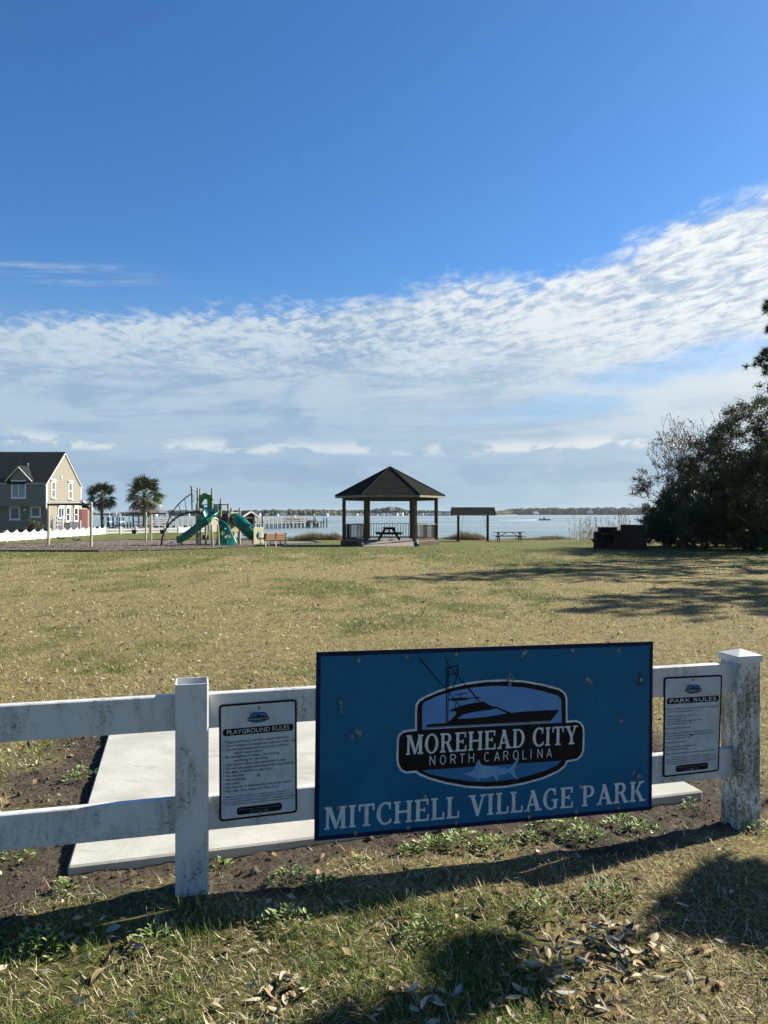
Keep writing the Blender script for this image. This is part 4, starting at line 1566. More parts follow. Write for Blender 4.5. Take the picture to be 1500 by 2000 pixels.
def gazebo():
    cx, cy = .36, 44.0
    g0 = G(cx, cy)
    t = empty('gazebo', (cx, cy, g0), 'hexagonal wooden gazebo with dark shingle roof by the water', 'gazebo')
    fz = -.06                    # deck height
    def hexp(r, a0=0):
        return [(cx + r * math.cos(R(60 * i)), cy + r * math.sin(R(60 * i))) for i in range(6)]
    RE, RP = 3.26, 2.73
    ez, az = 2.53, 4.25
    # roof: six shingled facets with real thickness
    ev = hexp(RE)
    apex = Vector((cx, cy, az))
    for i in range(6):
        a = Vector((*ev[i], ez)); b = Vector((*ev[(i + 1) % 6], ez))
        nrm = (b - a).cross(apex - a).normalized()
        if nrm.z < 0: nrm = -nrm
        rows = 24
        mb = MB()
        for k in range(rows):
            f0, f1 = k / rows, (k + 1) / rows
            p0 = a.lerp(apex, f0); p1 = b.lerp(apex, f0); p2 = b.lerp(apex, min(f1 + .004, 1)); p3 = a.lerp(apex, min(f1 + .004, 1))
            up = nrm * .016
            mb.face([p0 + up, p1 + up, p2 + nrm * .003, p3 + nrm * .003]); mb.face([p0, p1, p1 + up, p0 + up])
        mb.build('roof_facet', M_shing, t)
        mb = MB()
        mb.prism([a - nrm * .004, b - nrm * .004, apex - nrm * .004], -nrm * .03)
        mb.build('roof_deck', M_wood, t)
        mb = MB(); mb.tube([a + nrm * .02, apex + Vector((0, 0, .015))], .05, 6)
        mb.build('ridge_cap', M_shing, t)
        # fascia
        mb = MB()
        o_ = (Vector(((a + b).x / 2 - cx, (a + b).y / 2 - cy, 0))).normalized()
        mb.bar(a + Vector((0, 0, -.05)) - o_ * .02, b + Vector((0, 0, -.05)) - o_ * .02, .03, .13)
        mb.build('fascia', M_woodgrey, t)
        # ring beam between post tops
        pa, pb = Vector((*hexp(RP)[i], ez - .14)), Vector((*hexp(RP)[(i + 1) % 6], ez - .14))
        mb = MB(); mb.bar(pa, pb, .10, .24); mb.build('beam', M_wood, t)
        # rafter tails
        for k in range(7):
            f = (k + .5) / 7
            e = a.lerp(b, f); q = e.lerp(apex, .26)
            mb = MB(); mb.bar(e - nrm * .09 - o_ * .05, q - nrm * .09, .04, .10)
            mb.build('rafter', M_wood, t)
    posts = hexp(RP)
    for i, (x, y) in enumerate(posts):
        mb = MB(); mb.box((x, y, (fz - .25 + ez - .02) / 2), (.2, .2, ez - .02 - fz + .25), Matrix.Rotation(R(60 * i), 3, 'Z'), chamfer=.012)
        mb.build('post', M_wood, t)
    # deck: boards and skirt
    dk = hexp(RP + .17)
    z0 = fz
    nb = 26
    y0, y1 = cy - (RP + .17) * .866, cy + (RP + .17) * .866
    bw = (y1 - y0) / nb
    for k in range(nb):
        ya, yb = y0 + k * bw, y0 + (k + 1) * bw - .008
        def half(y):
            return (RP + .17) - abs(y - cy) / .866 * .5
        mb = MB()
        mb.prism([(cx - half(ya), ya, z0 - .035), (cx + half(ya), ya, z0 - .035), (cx + half(yb), yb, z0 - .035), (cx - half(yb), yb, z0 - .035)], (0, 0, .035))
        mb.build('deck_board', M_woodgrey, t)
    for i in range(6):
        a = Vector((*dk[i], 0)); b = Vector((*dk[(i + 1) % 6], 0))
        o_ = Vector(((a + b).x / 2 - cx, (a + b).y / 2 - cy, 0)).normalized()
        for zc in (z0 - .115, z0 - .255):
            mb = MB(); mb.bar(a + o_ * .02 + Vector((0, 0, zc)), b + o_ * .02 + Vector((0, 0, zc)), .035, .132); mb.build('skirt_board', M_wood, t)
    # railings on five sides; the front (side from 240 to 300 degrees) is open
    bme = baluster_mesh(.035, .035, .80, M_wood)
    for i in range(6):
        if i == 4:
            continue
        a = Vector((*posts[i], 0)); b = Vector((*posts[(i + 1) % 6], 0))
        d = (b - a).normalized(); a2 = a + d * .11; b2 = b - d * .11
        mb = MB(); mb.bar(a2 + Vector((0, 0, fz + .93)), b2 + Vector((0, 0, fz + .93)), .14, .04); rl = mb.build('railing', M_woodgrey, t)
        mb = MB(); mb.bar(a2 + Vector((0, 0, fz + .09)), b2 + Vector((0, 0, fz + .09)), .04, .09); mb.build('bottom_rail', M_wood, rl)
        L = (b2 - a2).length; n = 15
        for k in range(n):
            p = a2 + d * (L * (k + .5) / n)
            o = bpy.data.objects.new('baluster', bme); col.objects.link(o); o.parent = rl
            o.location = Vector((p.x, p.y, fz + .11)) - Vector(t.location)
            o.rotation_euler = (0, 0, math.atan2(d.y, d.x))
    # ramp up to the open side
    ya, yb = 39.7, y0 - .03
    za = G(cx, ya) + .015
    n = 13
    for k in range(n):
        f0, f1 = k / n, (k + 1) / n - .008
        mb = MB()
        w = 1.44
        mb.prism([(cx - .02 - w, ya + (yb - ya) * f0, za + (z0 - za) * f0 - .03), (cx - .02 + w, ya + (yb - ya) * f0, za + (z0 - za) * f0 - .03), (cx - .02 + w, ya + (yb - ya) * f1, za + (z0 - za) * f1 - .03), (cx - .02 - w, ya + (yb - ya) * f1, za + (z0 - za) * f1 - .03)], (0, 0, .034))
        mb.build('ramp_plank', M_woodgrey, t)
    for s in (-1, 1):
        mb = MB()
        mb.bar((cx - .02 + s * 1.50, ya + .05, za + .05), (cx - .02 + s * 1.50, yb, z0 + .02), .09, .18)
        mb.build('ramp_curb', M_woodgrey, t)


gazebo()


def picnic_table(loc, L, rot, label, m_top, m_leg, group='picnic tables on the lawn'):
    t = empty('picnic_table', (0, 0, 0), label, 'picnic table', group)
    h = .75
    for k in range(5):
        mb = MB(); mb.box((-.29 + k * .145, 0, h - .02), (.137, L, .038), chamfer=.004); mb.build('table_plank', m_top, t)
    for s in (-1, 1):
        for k in range(2):
            mb = MB(); mb.box((s * (.62 + k * .145), 0, .44), (.137, L, .038), chamfer=.004); mb.build('seat_plank', m_top, t)
    for e in (-1, 1):
        y = e * (L / 2 - .33)
        for s in (-1, 1):
            mb = MB(); mb.bar((s * .20, y, h - .04), (s * .62, y, 0), .13, .045, (0, 1, 0)); mb.build('leg', m_leg, t)
        mb = MB(); mb.bar((-.76, y + .045, .385), (.76, y + .045, .385), .04, .12); mb.build('seat_bearer', m_leg, t)
        mb = MB(); mb.bar((-.34, y + .045, h - .085), (.34, y + .045, h - .085), .04, .09); mb.build('top_bearer', m_leg, t)
        mb = MB(); mb.bar((0, y - e * .02, .37), (0, y - e * .62, h - .05), .04, .09, (1, 0, 0)); mb.build('brace', m_leg, t)
    t.location = loc
    t.rotation_euler = (0, 0, rot)
    return t


picnic_table((.30, 44.0, -.06), 1.8, 0, 'wooden picnic table standing end-on inside the gazebo', M_wood, M_wooddark)
p = GP(994.5, 1058)
picnic_table((p.x, p.y, G(p.x, p.y) - .01), 2.3, R(90), 'long wooden picnic table by the shore, seen against the water', M_wood, M_wooddark)
p = GP(1188, 1071.5)
picnic_table((p.x, p.y, G(p.x, p.y)), 1.8, R(-14), 'dark picnic table standing beside the stepped brick grill', M_wooddark, M_wooddark)

# swing shelter by the water
def swing_shelter():
    Y = 58.0
    x0, x1 = (895 - 750) / F * Y, (952.5 - 750) / F * Y
    cx = (x0 + x1) / 2
    g = G(cx, Y)
    t = empty('swing_shelter', (cx, Y, g), 'small open shelter with a shingle roof on two posts at the shore', 'shelter')
    zr = CAMZ + 11.3 / F * Y; ze = CAMZ - 1.5 / F * Y
    for x in (x0, x1):
        mb = MB(); mb.box((x, Y, (g - .2 + zr - .12) / 2), (.17, .17, zr - .12 - g + .2), chamfer=.01); mb.build('post', M_wooddark, t)
    L0, L1 = (881 - 750) / F * Y, (966 - 750) / F * Y
    for s in (-1, 1):
        for k in range(9):
            f0, f1 = k / 9, (k + 1) / 9
            ya, yb = s * .85 * (1 - f0), s * .85 * (1 - f1)
            za, zb = ze + (zr - ze) * f0, ze + (zr - ze) * f1
            mb = MB()
            mb.prism([(L0, Y + ya, za), (L1, Y + ya, za), (L1 - .02, Y + yb, zb + .004), (L0 + .02, Y + yb, zb + .004)], (0, 0, .022 + .014))
            mb.build('shingle_course', M_shing, t)
        mb = MB(); mb.bar((L0, Y + s * .86, ze - .03), (L1, Y + s * .86, ze - .03), .03, .13); mb.build('fascia', M_woodgrey, t)
    for x in (L0 + .02, L1 - .02):
        mb = MB(); mb.prism([(x - .015, Y - .82, ze - .02), (x - .015, Y + .82, ze - .02), (x - .015, Y, zr - .05)], (.03, 0, 0)); mb.build('gable_board', M_wood, t)
    mb = MB(); mb.bar((x0, Y, ze + .06), (x1, Y, ze + .06), .09, .2); mb.build('beam', M_wooddark, t)
    # the bench swing has been taken off its two chains, which are tied back to the posts
    for (xa, xb) in ((906, 899), (944, 951.5)):
        a = Vector(((xa - 750) / F * Y, Y, ze)); b = Vector(((xb - 750) / F * Y, Y - .05, CAMZ - 36 / F * Y))
        mb = MB(); mb.tube([a, (a + b) / 2 + Vector((.0, 0, -.03)), b], .012, 5); mb.build('chain', M_galv, t)


swing_shelter()


def brick_mat():
    m = bpy.data.materials.new('red_brick')
    m.use_nodes = True
    N = NT(m.node_tree)
    b = m.node_tree.nodes['Principled BSDF']; b.inputs['Roughness'].default_value = .95; b.inputs['Specular IOR Level'].default_value = .05
    pos = N.new('ShaderNodeTexCoord').outputs['Object']
    x, y, z = N.sep(pos)
    v = N.comb(N.math('ADD', x, y), z, 0)
    br = N.new('ShaderNodeTexBrick')
    N.put(br.inputs['Vector'], v)
    br.inputs['Scale'].default_value = 1.0
    br.inputs['Brick Width'].default_value = .215; br.inputs['Row Height'].default_value = .075; br.inputs['Mortar Size'].default_value = .009
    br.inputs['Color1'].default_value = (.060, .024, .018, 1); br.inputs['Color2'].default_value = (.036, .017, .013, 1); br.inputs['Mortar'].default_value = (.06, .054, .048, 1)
    N.put(b.inputs['Base Color'], N.mix(N.noise(pos, 9, 4), br.outputs['Color'], (.07, .045, .035), 'MULTIPLY'))
    N.put(b.inputs['Base Color'], br.outputs['Color'])
    bn = N.new('ShaderNodeBump'); bn.inputs['Strength'].default_value = .6; bn.inputs['Distance'].default_value = .01; bn.invert = True
    N.put(bn.inputs['Height'], br.outputs['Fac']); N.l.new(bn.outputs[0], b.inputs['Normal'])
    return m


M_brick = brick_mat()


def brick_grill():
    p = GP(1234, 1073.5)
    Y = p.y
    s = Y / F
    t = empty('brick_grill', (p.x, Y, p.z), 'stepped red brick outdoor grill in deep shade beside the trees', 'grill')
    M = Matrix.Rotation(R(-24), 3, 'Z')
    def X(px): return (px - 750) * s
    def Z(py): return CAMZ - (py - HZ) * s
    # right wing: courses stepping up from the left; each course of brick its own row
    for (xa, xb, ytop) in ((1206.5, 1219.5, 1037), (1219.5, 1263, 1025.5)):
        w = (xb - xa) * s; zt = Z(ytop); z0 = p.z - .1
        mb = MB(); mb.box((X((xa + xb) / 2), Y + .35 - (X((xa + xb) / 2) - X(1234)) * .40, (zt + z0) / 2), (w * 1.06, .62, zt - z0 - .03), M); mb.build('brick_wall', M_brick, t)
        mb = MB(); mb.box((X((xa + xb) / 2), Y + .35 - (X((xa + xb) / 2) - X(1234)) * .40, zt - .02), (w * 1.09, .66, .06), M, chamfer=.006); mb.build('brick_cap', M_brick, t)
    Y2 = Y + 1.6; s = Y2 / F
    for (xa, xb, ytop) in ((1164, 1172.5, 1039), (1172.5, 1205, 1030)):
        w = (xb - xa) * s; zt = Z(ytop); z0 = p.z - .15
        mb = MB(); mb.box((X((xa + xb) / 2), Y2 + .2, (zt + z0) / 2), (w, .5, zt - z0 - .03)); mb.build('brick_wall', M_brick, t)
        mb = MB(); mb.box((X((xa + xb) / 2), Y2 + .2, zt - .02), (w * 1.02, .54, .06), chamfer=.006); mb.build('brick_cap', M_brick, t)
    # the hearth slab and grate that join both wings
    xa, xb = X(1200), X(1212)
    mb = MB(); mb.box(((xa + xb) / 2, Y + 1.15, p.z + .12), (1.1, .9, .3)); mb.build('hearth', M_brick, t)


brick_grill()

# ------------------------------------------------------------------ playground
M_mulch = mat('mulch', (.175, .143, .112), (.078, .062, .047), 16, .95, .8, 40, detail=8, lo=.3, hi=.68)
M_timber = mat('border_black', (.012, .012, .013), (.022, .021, .02), 9, .6)
M_beige = mat('powder_beige', (.44, .40, .275), (.40, .36, .24), 6, .42)
M_pbeige = mat('plastic_cream', (.52, .47, .30), (.48, .43, .27), 4, .45)
M_dkmetal = mat('powder_dark', (.022, .018, .022), (.030, .024, .028), 6, .45)
M_brownm = mat('powder_brown', (.055, .032, .024), (.04, .025, .02), 6, .5)
M_green = mat('plastic_green', (.006, .135, .082), (.005, .112, .068), 3, .28, spec=.5)
M_lime = mat('plastic_bright_green', (.045, .20, .022), (.035, .165, .018), 3, .35)
M_red = mat('plastic_maroon', (.16, .02, .02), (.12, .015, .015), 5, .4)
M_hullbrown = mat('dark_roof_panel', (.012, .010, .010), (.018, .014, .013), 5, .6)
M_wht = mat('white_board', (.62, .60, .58), (.56, .54, .52), 5, .5)
M_rubber = mat('black_rubber', (.012, .012, .012), (.02, .02, .02), 8, .6)
M_bench = mat('bench_slat', (.42, .215, .085), (.34, .165, .06), 5, .55, .2, 30, stretch=(.6, 3, 3))


def mulch():
    pts = [GP(*q) for q in ((-260, 1080), (-40, 1078), (120, 1077.5), (300, 1075.5), (430, 1071.5), (470, 1068.5), (560, 1064.5), (624, 1061))]
    far = [GP(*q) for q in ((600, 1058.5), (505, 1056.5), (420, 1055.3), (330, 1055), (250, 1055.6), (186, 1058), (100, 1061), (0, 1065), (-110, 1069.5))]
    ring = [Vector((p.x, p.y)) for p in pts + far]
    # a patch of sheet with a wavy edge draped over the lawn
    import bmesh
    bm = bmesh.new()
    dense = []
    n = len(ring)
    for i in range(n):
        a, b = ring[i], ring[(i + 1) % n]
        m = max(2, int((b - a).length / .5))
        for k in range(m):
            p = a.lerp(b, k / m)
            near = i < 7
            j = .16 if near else .04
            dense.append((p.x, p.y + (vnoise(p.x * 1.3, p.y * 1.3, 3) - .5) * j * 2))
    vs = [bm.verts.new((x, y, 0)) for x, y in dense]
    bm.faces.new(vs)
    bmesh.ops.triangulate(bm, faces=bm.faces)
    bmesh.ops.subdivide_edges(bm, edges=bm.edges, cuts=3, use_grid_fill=True)
    for v in bm.verts:
        v.co.z = GH(v.co.x, v.co.y) + .035
    me = bpy.data.meshes.new('mulch_bed'); bm.to_mesh(me); bm.free()
    me.materials.append(M_mulch)
    o = bpy.data.objects.new('mulch_bed', me); col.objects.link(o)
    o['kind'] = 'structure'
    t = empty('playground_border', (pts[3].x, pts[3].y, pts[3].z), 'low black timber edging round the mulch, near left run drawn for a shadow line', 'edging')

    def run(a, b):
        a = GP(*a); b = GP(*b)
        n = max(1, int(round((b - a).length / 1.25)))
        for k in range(n):
            p, q = a.lerp(b, k / n), a.lerp(b, (k + 1) / n - .012)
            p.z = G(p.x, p.y) + .03; q.z = G(q.x, q.y) + .03
            mb = MB(); mb.bar(p, q, .09, .10); mb.build('timber_and_shadow_strip', M_timber, t)
    run((433, 1071.5), (520, 1066.5)); run((520, 1066.5), (625, 1061.5)); run((625, 1061.5), (612, 1057.6)); run((612, 1057.6), (500, 1056)); run((500, 1056), (330, 1054.6)); run((330, 1054.6), (250, 1055.2)); run((250, 1055.2), (186, 1057.6))
    run((186, 1057.6), (0, 1064.6)); run((0, 1064.6), (-110, 1069))
    run((-110, 1077.5), (40, 1077.5)); run((40, 1077.5), (195, 1077.8))  # near left strips stand in for a thin shadow line along the mulch
    # loose chips
    n = 16000
    px = rng.uniform(-60, 560, n); py = 1056 + 20 * rng.uniform(0, 1, n)
    Yv = np.interp(py, [1055, 1060, 1066, 1072, 1080], [gY(300, 1055), gY(300, 1060), gY(300, 1066), gY(300, 1072), gY(300, 1080)])
    x = (px - 750) / F * Yv
    poly = np.array(dense)
    def inside(px_, py_):
        c = np.zeros(len(px_), bool); m = len(poly); j = m - 1
        for i in range(m):
            xi, yi = poly[i]; xj, yj = poly[j]
            t_ = ((yi > py_) != (yj > py_)) & (px_ < (xj - xi) * (py_ - yi) / (yj - yi + 1e-9) + xi)
            c ^= t_; j = i
        return c
    k = inside(x, Yv)
    x, Yv = x[k], Yv[k]; n = len(x)
    base = np.stack([x, Yv, groundH(x, Yv) + .037], 1)
    c = np.array([[.20, .162, .125], [.13, .10, .075], [.07, .053, .04], [.26, .215, .17]])[rng.integers(0, 4, n)] * rng.uniform(.8, 1.2, (n, 1))
    V, Fc, cn, tint = blades(base, rng.uniform(.05, .13, n), rng.uniform(.03, .06, n), rng.uniform(0, 6.28, n), rng.uniform(.75, 1.0, n), rng.uniform(-.1, .2, n), c)
    o = np_mesh('mulch_chips', V, Fc, cn, M_blade, tint); o['kind'] = 'stuff'
    tag(o, 'loose brown wood chips lying in the playground bed', 'mulch')


mulch()


def plate(outline, holes, thick, name, m, parent, bend=None, bev=.015, smooth=False):
    """flat plate in the x-z plane cut with holes; outline in world (x, z), y from bend(x, z)"""
    cu = bpy.data.curves.new('plate', 'CURVE')
    cu.dimensions = '2D'; cu.fill_mode = 'BOTH'; cu.extrude = thick / 2; cu.bevel_depth = bev; cu.bevel_resolution = 2
    for lp in [outline] + holes:
        sp = cu.splines.new('POLY'); sp.points.add(len(lp) - 1)
        for i, (x, z) in enumerate(lp):
            sp.points[i].co = (x, z, 0, 1)
        sp.use_cyclic_u = True
    o = bpy.data.objects.new('plate', cu); col.objects.link(o)
    dg = bpy.context.evaluated_depsgraph_get()
    me = bpy.data.meshes.new_from_object(o.evaluated_get(dg))
    bpy.data.objects.remove(o); bpy.data.curves.remove(cu)
    import bmesh
    bm = bmesh.new(); bm.from_mesh(me)
    bmesh.ops.remove_doubles(bm, verts=bm.verts, dist=1e-4)
    if bend:
        bmesh.ops.triangulate(bm, faces=[f for f in bm.faces if len(f.verts) > 4])
        long_ = [e for e in bm.edges if e.calc_length() > .22]
        bmesh.ops.subdivide_edges(bm, edges=long_, cuts=3)
        bmesh.ops.triangulate(bm, faces=[f for f in bm.faces if len(f.verts) > 3])
    mb = MB()
    for v in bm.verts:
        x, z, d = v.co
        y = bend(x, z) if bend else 0
        mb.v.append((x, y - d, z))
    bm.verts.ensure_lookup_table()
    mb.f = [tuple(v.index for v in f.verts) for f in bm.faces]
    bm.free(); bpy.data.meshes.remove(me)
    return mb.build(name, m, parent, smooth=smooth)


def circ(cx, cz, rx, rz, n=20):
    return [(cx + rx * math.cos(2 * math.pi * i / n), cz + rz * math.sin(2 * math.pi * i / n)) for i in range(n)]


def play():
    Y0 = 42.0
    s = Y0 / F

    def X(px, Y=Y0): return (px - 750) / F * Y

    def Z(py, Y=Y0): return CAMZ - (py - HZ) / F * Y
    t = empty('play_structure', (X(410), Y0, G(X(410), Y0)), 'green and beige playground climber with a wavy slide and a tube slide', 'play structure')

    def post(px, ytop, Y, r=.058, cap=True):
        x = X(px, Y); g = G(x, Y)
        zt = Z(ytop, Y)
        mb = MB(); mb.tube([(x, Y, g - .2), (x, Y, zt)], r, 10)
        po_ = mb.build('post', M_beige, t, smooth=False)
        for zc in (.5, .8):
            z = g + (zt - g) * zc
            mb = MB(); mb.tube([(x, Y, z - .03), (x, Y, z + .03)], r + .014, 10); mb.build('clamp', M_dkmetal, po_)
    for px, yt, Y in ((386, 953, 41.6), (390.8, 954.5, 42.9), (414.3, 953.5, 42.0), (384, 985, 43.6), (431.3, 974, 43.4), (446, 983.5, 42.6), (429, 983.5, 44.6), (452, 992, 43.8), (468, 992, 43.2), (497.6, 1008, 42.0), (513, 1008, 42.4)):
        post(px, yt, Y)
    mb = MB(); x = X(407); mb.tube([(x, 41.4, G(x, 41.4) - .2), (x, 41.4, Z(1024, 41.4))], .055, 10); mb.build('post', M_beige, t)
    # decks
    for (pa, pb, ya, yb, py) in ((386, 414, 41.7, 43.2, 1003), (414, 446, 42.2, 44.2, 1012), (446, 469, 42.6, 44.0, 1018)):
        xa, xb = X(pa, ya), X(pb, ya)
        mb = MB(); mb.box(((xa + xb) / 2, (ya + yb) / 2, Z(py)), (xb - xa, yb - ya, .09), chamfer=.01); mb.build('deck', M_brownm, t)
    # steps behind the dome climber and steps under the tube
    for k in range(4):
        mb = MB(); mb.box((X(452 + k * 5), 44.3, Z(1024 + k * 8)), (.34, .8, .06)); mb.build('step', M_brownm, t)
    # barrier panels
    for (pa, pb, ytop, ybot, Y, m, nm) in ((433, 446, 1003, 1024, 43.5, M_brownm, 'barrier_panel'), (418, 428, 990, 1012, 44.2, M_red, 'barrier_panel')):
        xa, xb = X(pa, Y), X(pb, Y)
        mb = MB(); mb.box(((xa + xb) / 2, Y, (Z(ytop, Y) + Z(ybot, Y)) / 2), (xb - xa, .04, Z(ytop, Y) - Z(ybot, Y)), chamfer=.01); mb.build(nm, m, t)
    # rails and climbing net across the top
    for (pa, pb, py, Y) in ((413, 446, 985.5, 42.6), (390, 414, 986, 43.3), (429, 446, 985.5, 44.6)):
        mb = MB(); mb.tube([(X(pa, Y), Y, Z(py, Y)), (X(pb, Y), Y, Z(py, Y))], .028, 6); mb.build('top_rail', M_dkmetal, t)
    for k in range(6):
        a = (X(415 + k * 2.4, 43), 43.0, Z(986, 43)); b = (X(421 + k * 2.0, 43), 43.2, Z(1003, 43)); c = (X(416 + k * 1.6, 43), 43.2, Z(1003, 43))
        mb = MB(); mb.tube([a, b], .016, 5); mb.tube([(a[0] + .2, a[1], a[2]), c], .016, 5); mb.build('net_rope', M_dkmetal, t)
    mb = MB(); mb.tube([(X(434), 43.4, Z(986)), (X(435), 43.2, Z(992)), (X(441), 42.9, Z(999)), (X(446), 42.7, Z(1003))], .02, 6); mb.build('grab_rail', M_dkmetal, t)
    # arch climber
    def cpts(zs): return [(310 + a / 13.636, 940 + b / 13.636) for a, b in zs]
    low = cpts([(68, 1712), (78, 1590), (105, 1470), (150, 1350), (205, 1240), (275, 1145), (360, 1050), (450, 980), (540, 925), (640, 880), (760, 845), (880, 825), (1000, 815), (1095, 812)])
    up = cpts([(180, 1270), (205, 1190), (250, 1070), (300, 930), (345, 850), (400, 770), (465, 680), (530, 606), (610, 525), (695, 455), (780, 392), (872, 335)])
    for Y in (41.3, 41.95):
        mb = MB(); mb.tube([(X(a, Y), Y, Z(b, Y)) for a, b in low], .048, 8); mb.build('arch_rail', M_dkmetal, t)
    Ya = 41.3
    mb = MB(); mb.tube([(X(a, Ya), Ya, Z(b, Ya)) for a, b in up], .032, 8); mb.build('hand_rail', M_dkmetal, t)
    for (a, b) in (((240, 1095), (262, 1150)), ((305, 935), (362, 1048)), ((405, 775), (462, 965)), ((535, 612), (598, 880)), ((690, 465), (745, 845))):
        (xa, ya), (xb, yb) = cpts([a, b])
        mb = MB(); mb.tube([(X(xa, Ya), Ya, Z(ya, Ya)), (X(xb, Ya), Ya, Z(yb, Ya))], .018, 6); mb.build('rail_strut', M_dkmetal, t)
    for i in range(1, 13):
        a, b = low[i]
        mb = MB(); mb.tube([(X(a, 41.3), 41.3, Z(b, 41.3)), (X(a, 41.3), 41.95, Z(b, 41.3))], .02, 6); mb.build('rung', M_dkmetal, t)
    (q1, q2, q3, q4) = cpts([(890, 822), (872, 150), (840, 140), (1035, 300)])
    mb = MB(); mb.tube([(X(q1[0], Ya), Ya, Z(q1[1], Ya)), (X(q2[0], Ya), Ya, Z(q2[1], Ya)), (X(q3[0], Ya), Ya, Z(q3[1], Ya))], .036, 8); mb.build('arch_pole', M_dkmetal, t)
    mb = MB(); mb.tube([(X(q2[0], Ya), Ya, Z(q2[1] + 2, Ya)), (X(q4[0], 41.6), 41.6, Z(q4[1], 41.6))], .03, 8); mb.build('arch_pole', M_dkmetal, t)
    (h1, h2, h3, h4) = cpts([(880, 338), (918, 352), (922, 540), (892, 552)])
    mb = MB(); mb.tube([(X(a, Ya), Ya, Z(b, Ya)) for a, b in (h1, h2, h3, h4)], .014, 6); mb.build('grab_rail', M_dkmetal, t)
    # open wavy slide: a U-section swept down
    path = [(400, 990, 42.6), (404, 994, 42.3), (410.5, 999, 41.9), (413, 1005, 41.5), (411, 1011.5, 41.15), (404.5, 1019, 40.9), (396, 1027, 40.7), (387, 1035, 40.6), (378, 1042.5, 40.5), (369, 1049, 40.4), (360, 1054.3, 40.3), (352, 1057.8, 40.25), (345.5, 1058.8, 40.2)]
    pts = [Vector((X(a, Y), Y, Z(b, Y))) for a, b, Y in path]
    # refine the path
    fine = []
    for i in range(len(pts) - 1):
        p0 = pts[max(i - 1, 0)]; p1 = pts[i]; p2 = pts[i + 1]; p3 = pts[min(i + 2, len(pts) - 1)]
        for k in range(4):
            u = k / 4
            fine.append(.5 * ((2 * p1) + (p2 - p0) * u + (2 * p0 - 5 * p1 + 4 * p2 - p3) * u * u + (3 * p1 - p0 - 3 * p2 + p3) * u ** 3))
    fine.append(pts[-1])
    prof = [(-.36, .30), (-.40, .31), (-.42, .27), (-.37, .04), (-.22, -.05), (0, -.075), (.22, -.05), (.37, .04), (.42, .27), (.40, .31), (.36, .30), (.32, .07), (.18, -.005), (0, -.02), (-.18, -.005), (-.32, .07)]
    vs = []; m = len(prof)
    for i, p in enumerate(fine):
        tg = (fine[min(i + 1, len(fine) - 1)] - fine[max(i - 1, 0)]).normalized()
        hv = Vector((tg.x, tg.y, 0))
        side = Vector((0, 0, 1)).cross(hv).normalized()
        upv = tg.cross(side) * 1.0
        if upv.z < 0: upv = -upv
        for a, b in prof:
            vs.append(p + side * a + upv * b)
    fs = []
    for i in range(len(fine) - 1):
        for k in range(m):
            fs.append((i * m + k, i * m + (k + 1) % m, (i + 1) * m + (k + 1) % m, (i + 1) * m + k))
    fs.append(tuple(range(m))); fs.append(tuple(range((len(fine) - 1) * m, len(fine) * m)))
    mb = MB(); mb.add(vs, fs); sl_ = mb.build('slide', M_green, t, smooth=True)
    e = fine[-1]
    mb = MB(); mb.tube([(e.x + .25, e.y, e.z), (e.x + .25, e.y, G(e.x, e.y) - .1)], .04, 8); mb.build('slide_foot', M_dkmetal, sl_)
    mb = MB(); mb.bar((e.x - .05, e.y - .45, e.z + .03), (e.x - .28, e.y - .5, e.z - .06), .3, .05); mb.build('slide_lip', M_green, sl_)
    for i in (22, 34):
        tg = (fine[i + 1] - fine[i - 1]).normalized(); side = Vector((0, 0, 1)).cross(Vector((tg.x, tg.y, 0))).normalized(); upv = tg.cross(side)
        if upv.z < 0: upv = -upv
        ring = [fine[i] + side * a * 1.05 + upv * (b * 1.05 - .004) for a, b in prof[1:10]]
        mb = MB(); mb.tube(ring, .022, 6); mb.build('slide_joint', M_green, sl_)
    # bright hood over the slide mouth
    Yh = 42.0
    def hp(zs): return [(X(370 + a / 13.636, Yh), Z(940 + b / 13.636, Yh)) for a, b in zs]
    hood = hp([(262, 700), (262, 375), (340, 372), (372, 340), (420, 328), (470, 340), (500, 372), (580, 376), (575, 480), (555, 700), (500, 700), (500, 560), (497, 490), (465, 462), (400, 466), (365, 510), (335, 580), (325, 700)])
    plate(hood, [], .10, 'slide_hood', M_lime, t, bend=lambda x, z: Yh - .12 * max(0, 1 - abs((x - X(401, Yh)) / .35)), bev=.03, smooth=False)
    # arched cream panel on two legs
    Yp = 40.3
    def pp(a, b): return (X(370 + a / 13.636, Yp), Z(940 + b / 13.636, Yp))
    arch = [pp(600, 1350)] + [pp(600 + 65 * (1 - math.cos(R(a))), 1050 - 62 * math.sin(R(a))) for a in range(0, 181, 15)] + [pp(735, 1350)]
    plate(arch, [], .05, 'arch_panel', M_pbeige, t, bend=lambda x, z: Yp + 1.2 * (x - pp(667, 0)[0]), bev=.01)
    plate([pp(632, 1345), pp(734, 1345), pp(734, 1400), pp(636, 1400)], [], .04, 'arch_panel_foot', M_lime, t, bend=lambda x, z: Yp + 1.2 * (x - pp(667, 0)[0]), bev=.005)
    Yq = Yp - .17; lp = [(X(414.2, Yp), Yq, Z(1012 + 12, Yp)), (X(415.5, Yp), Yq, Z(1040, Yp)), (X(417.5, Yp), Yq, G(X(417, Yp), Yp) - .1)]
    mb = MB(); mb.tube(lp, .05, 8); mb.build('panel_leg', M_beige, t)
    Yq = Yp + .17; lp = [(X(424, Yp), Yq, Z(1024, Yp)), (X(425, Yp), Yq, Z(1042, Yp)), (X(426.2, Yp), Yq, G(X(426, Yp), Yp) - .1)]
    mb = MB(); mb.tube(lp, .05, 8); mb.build('panel_leg', M_beige, t)
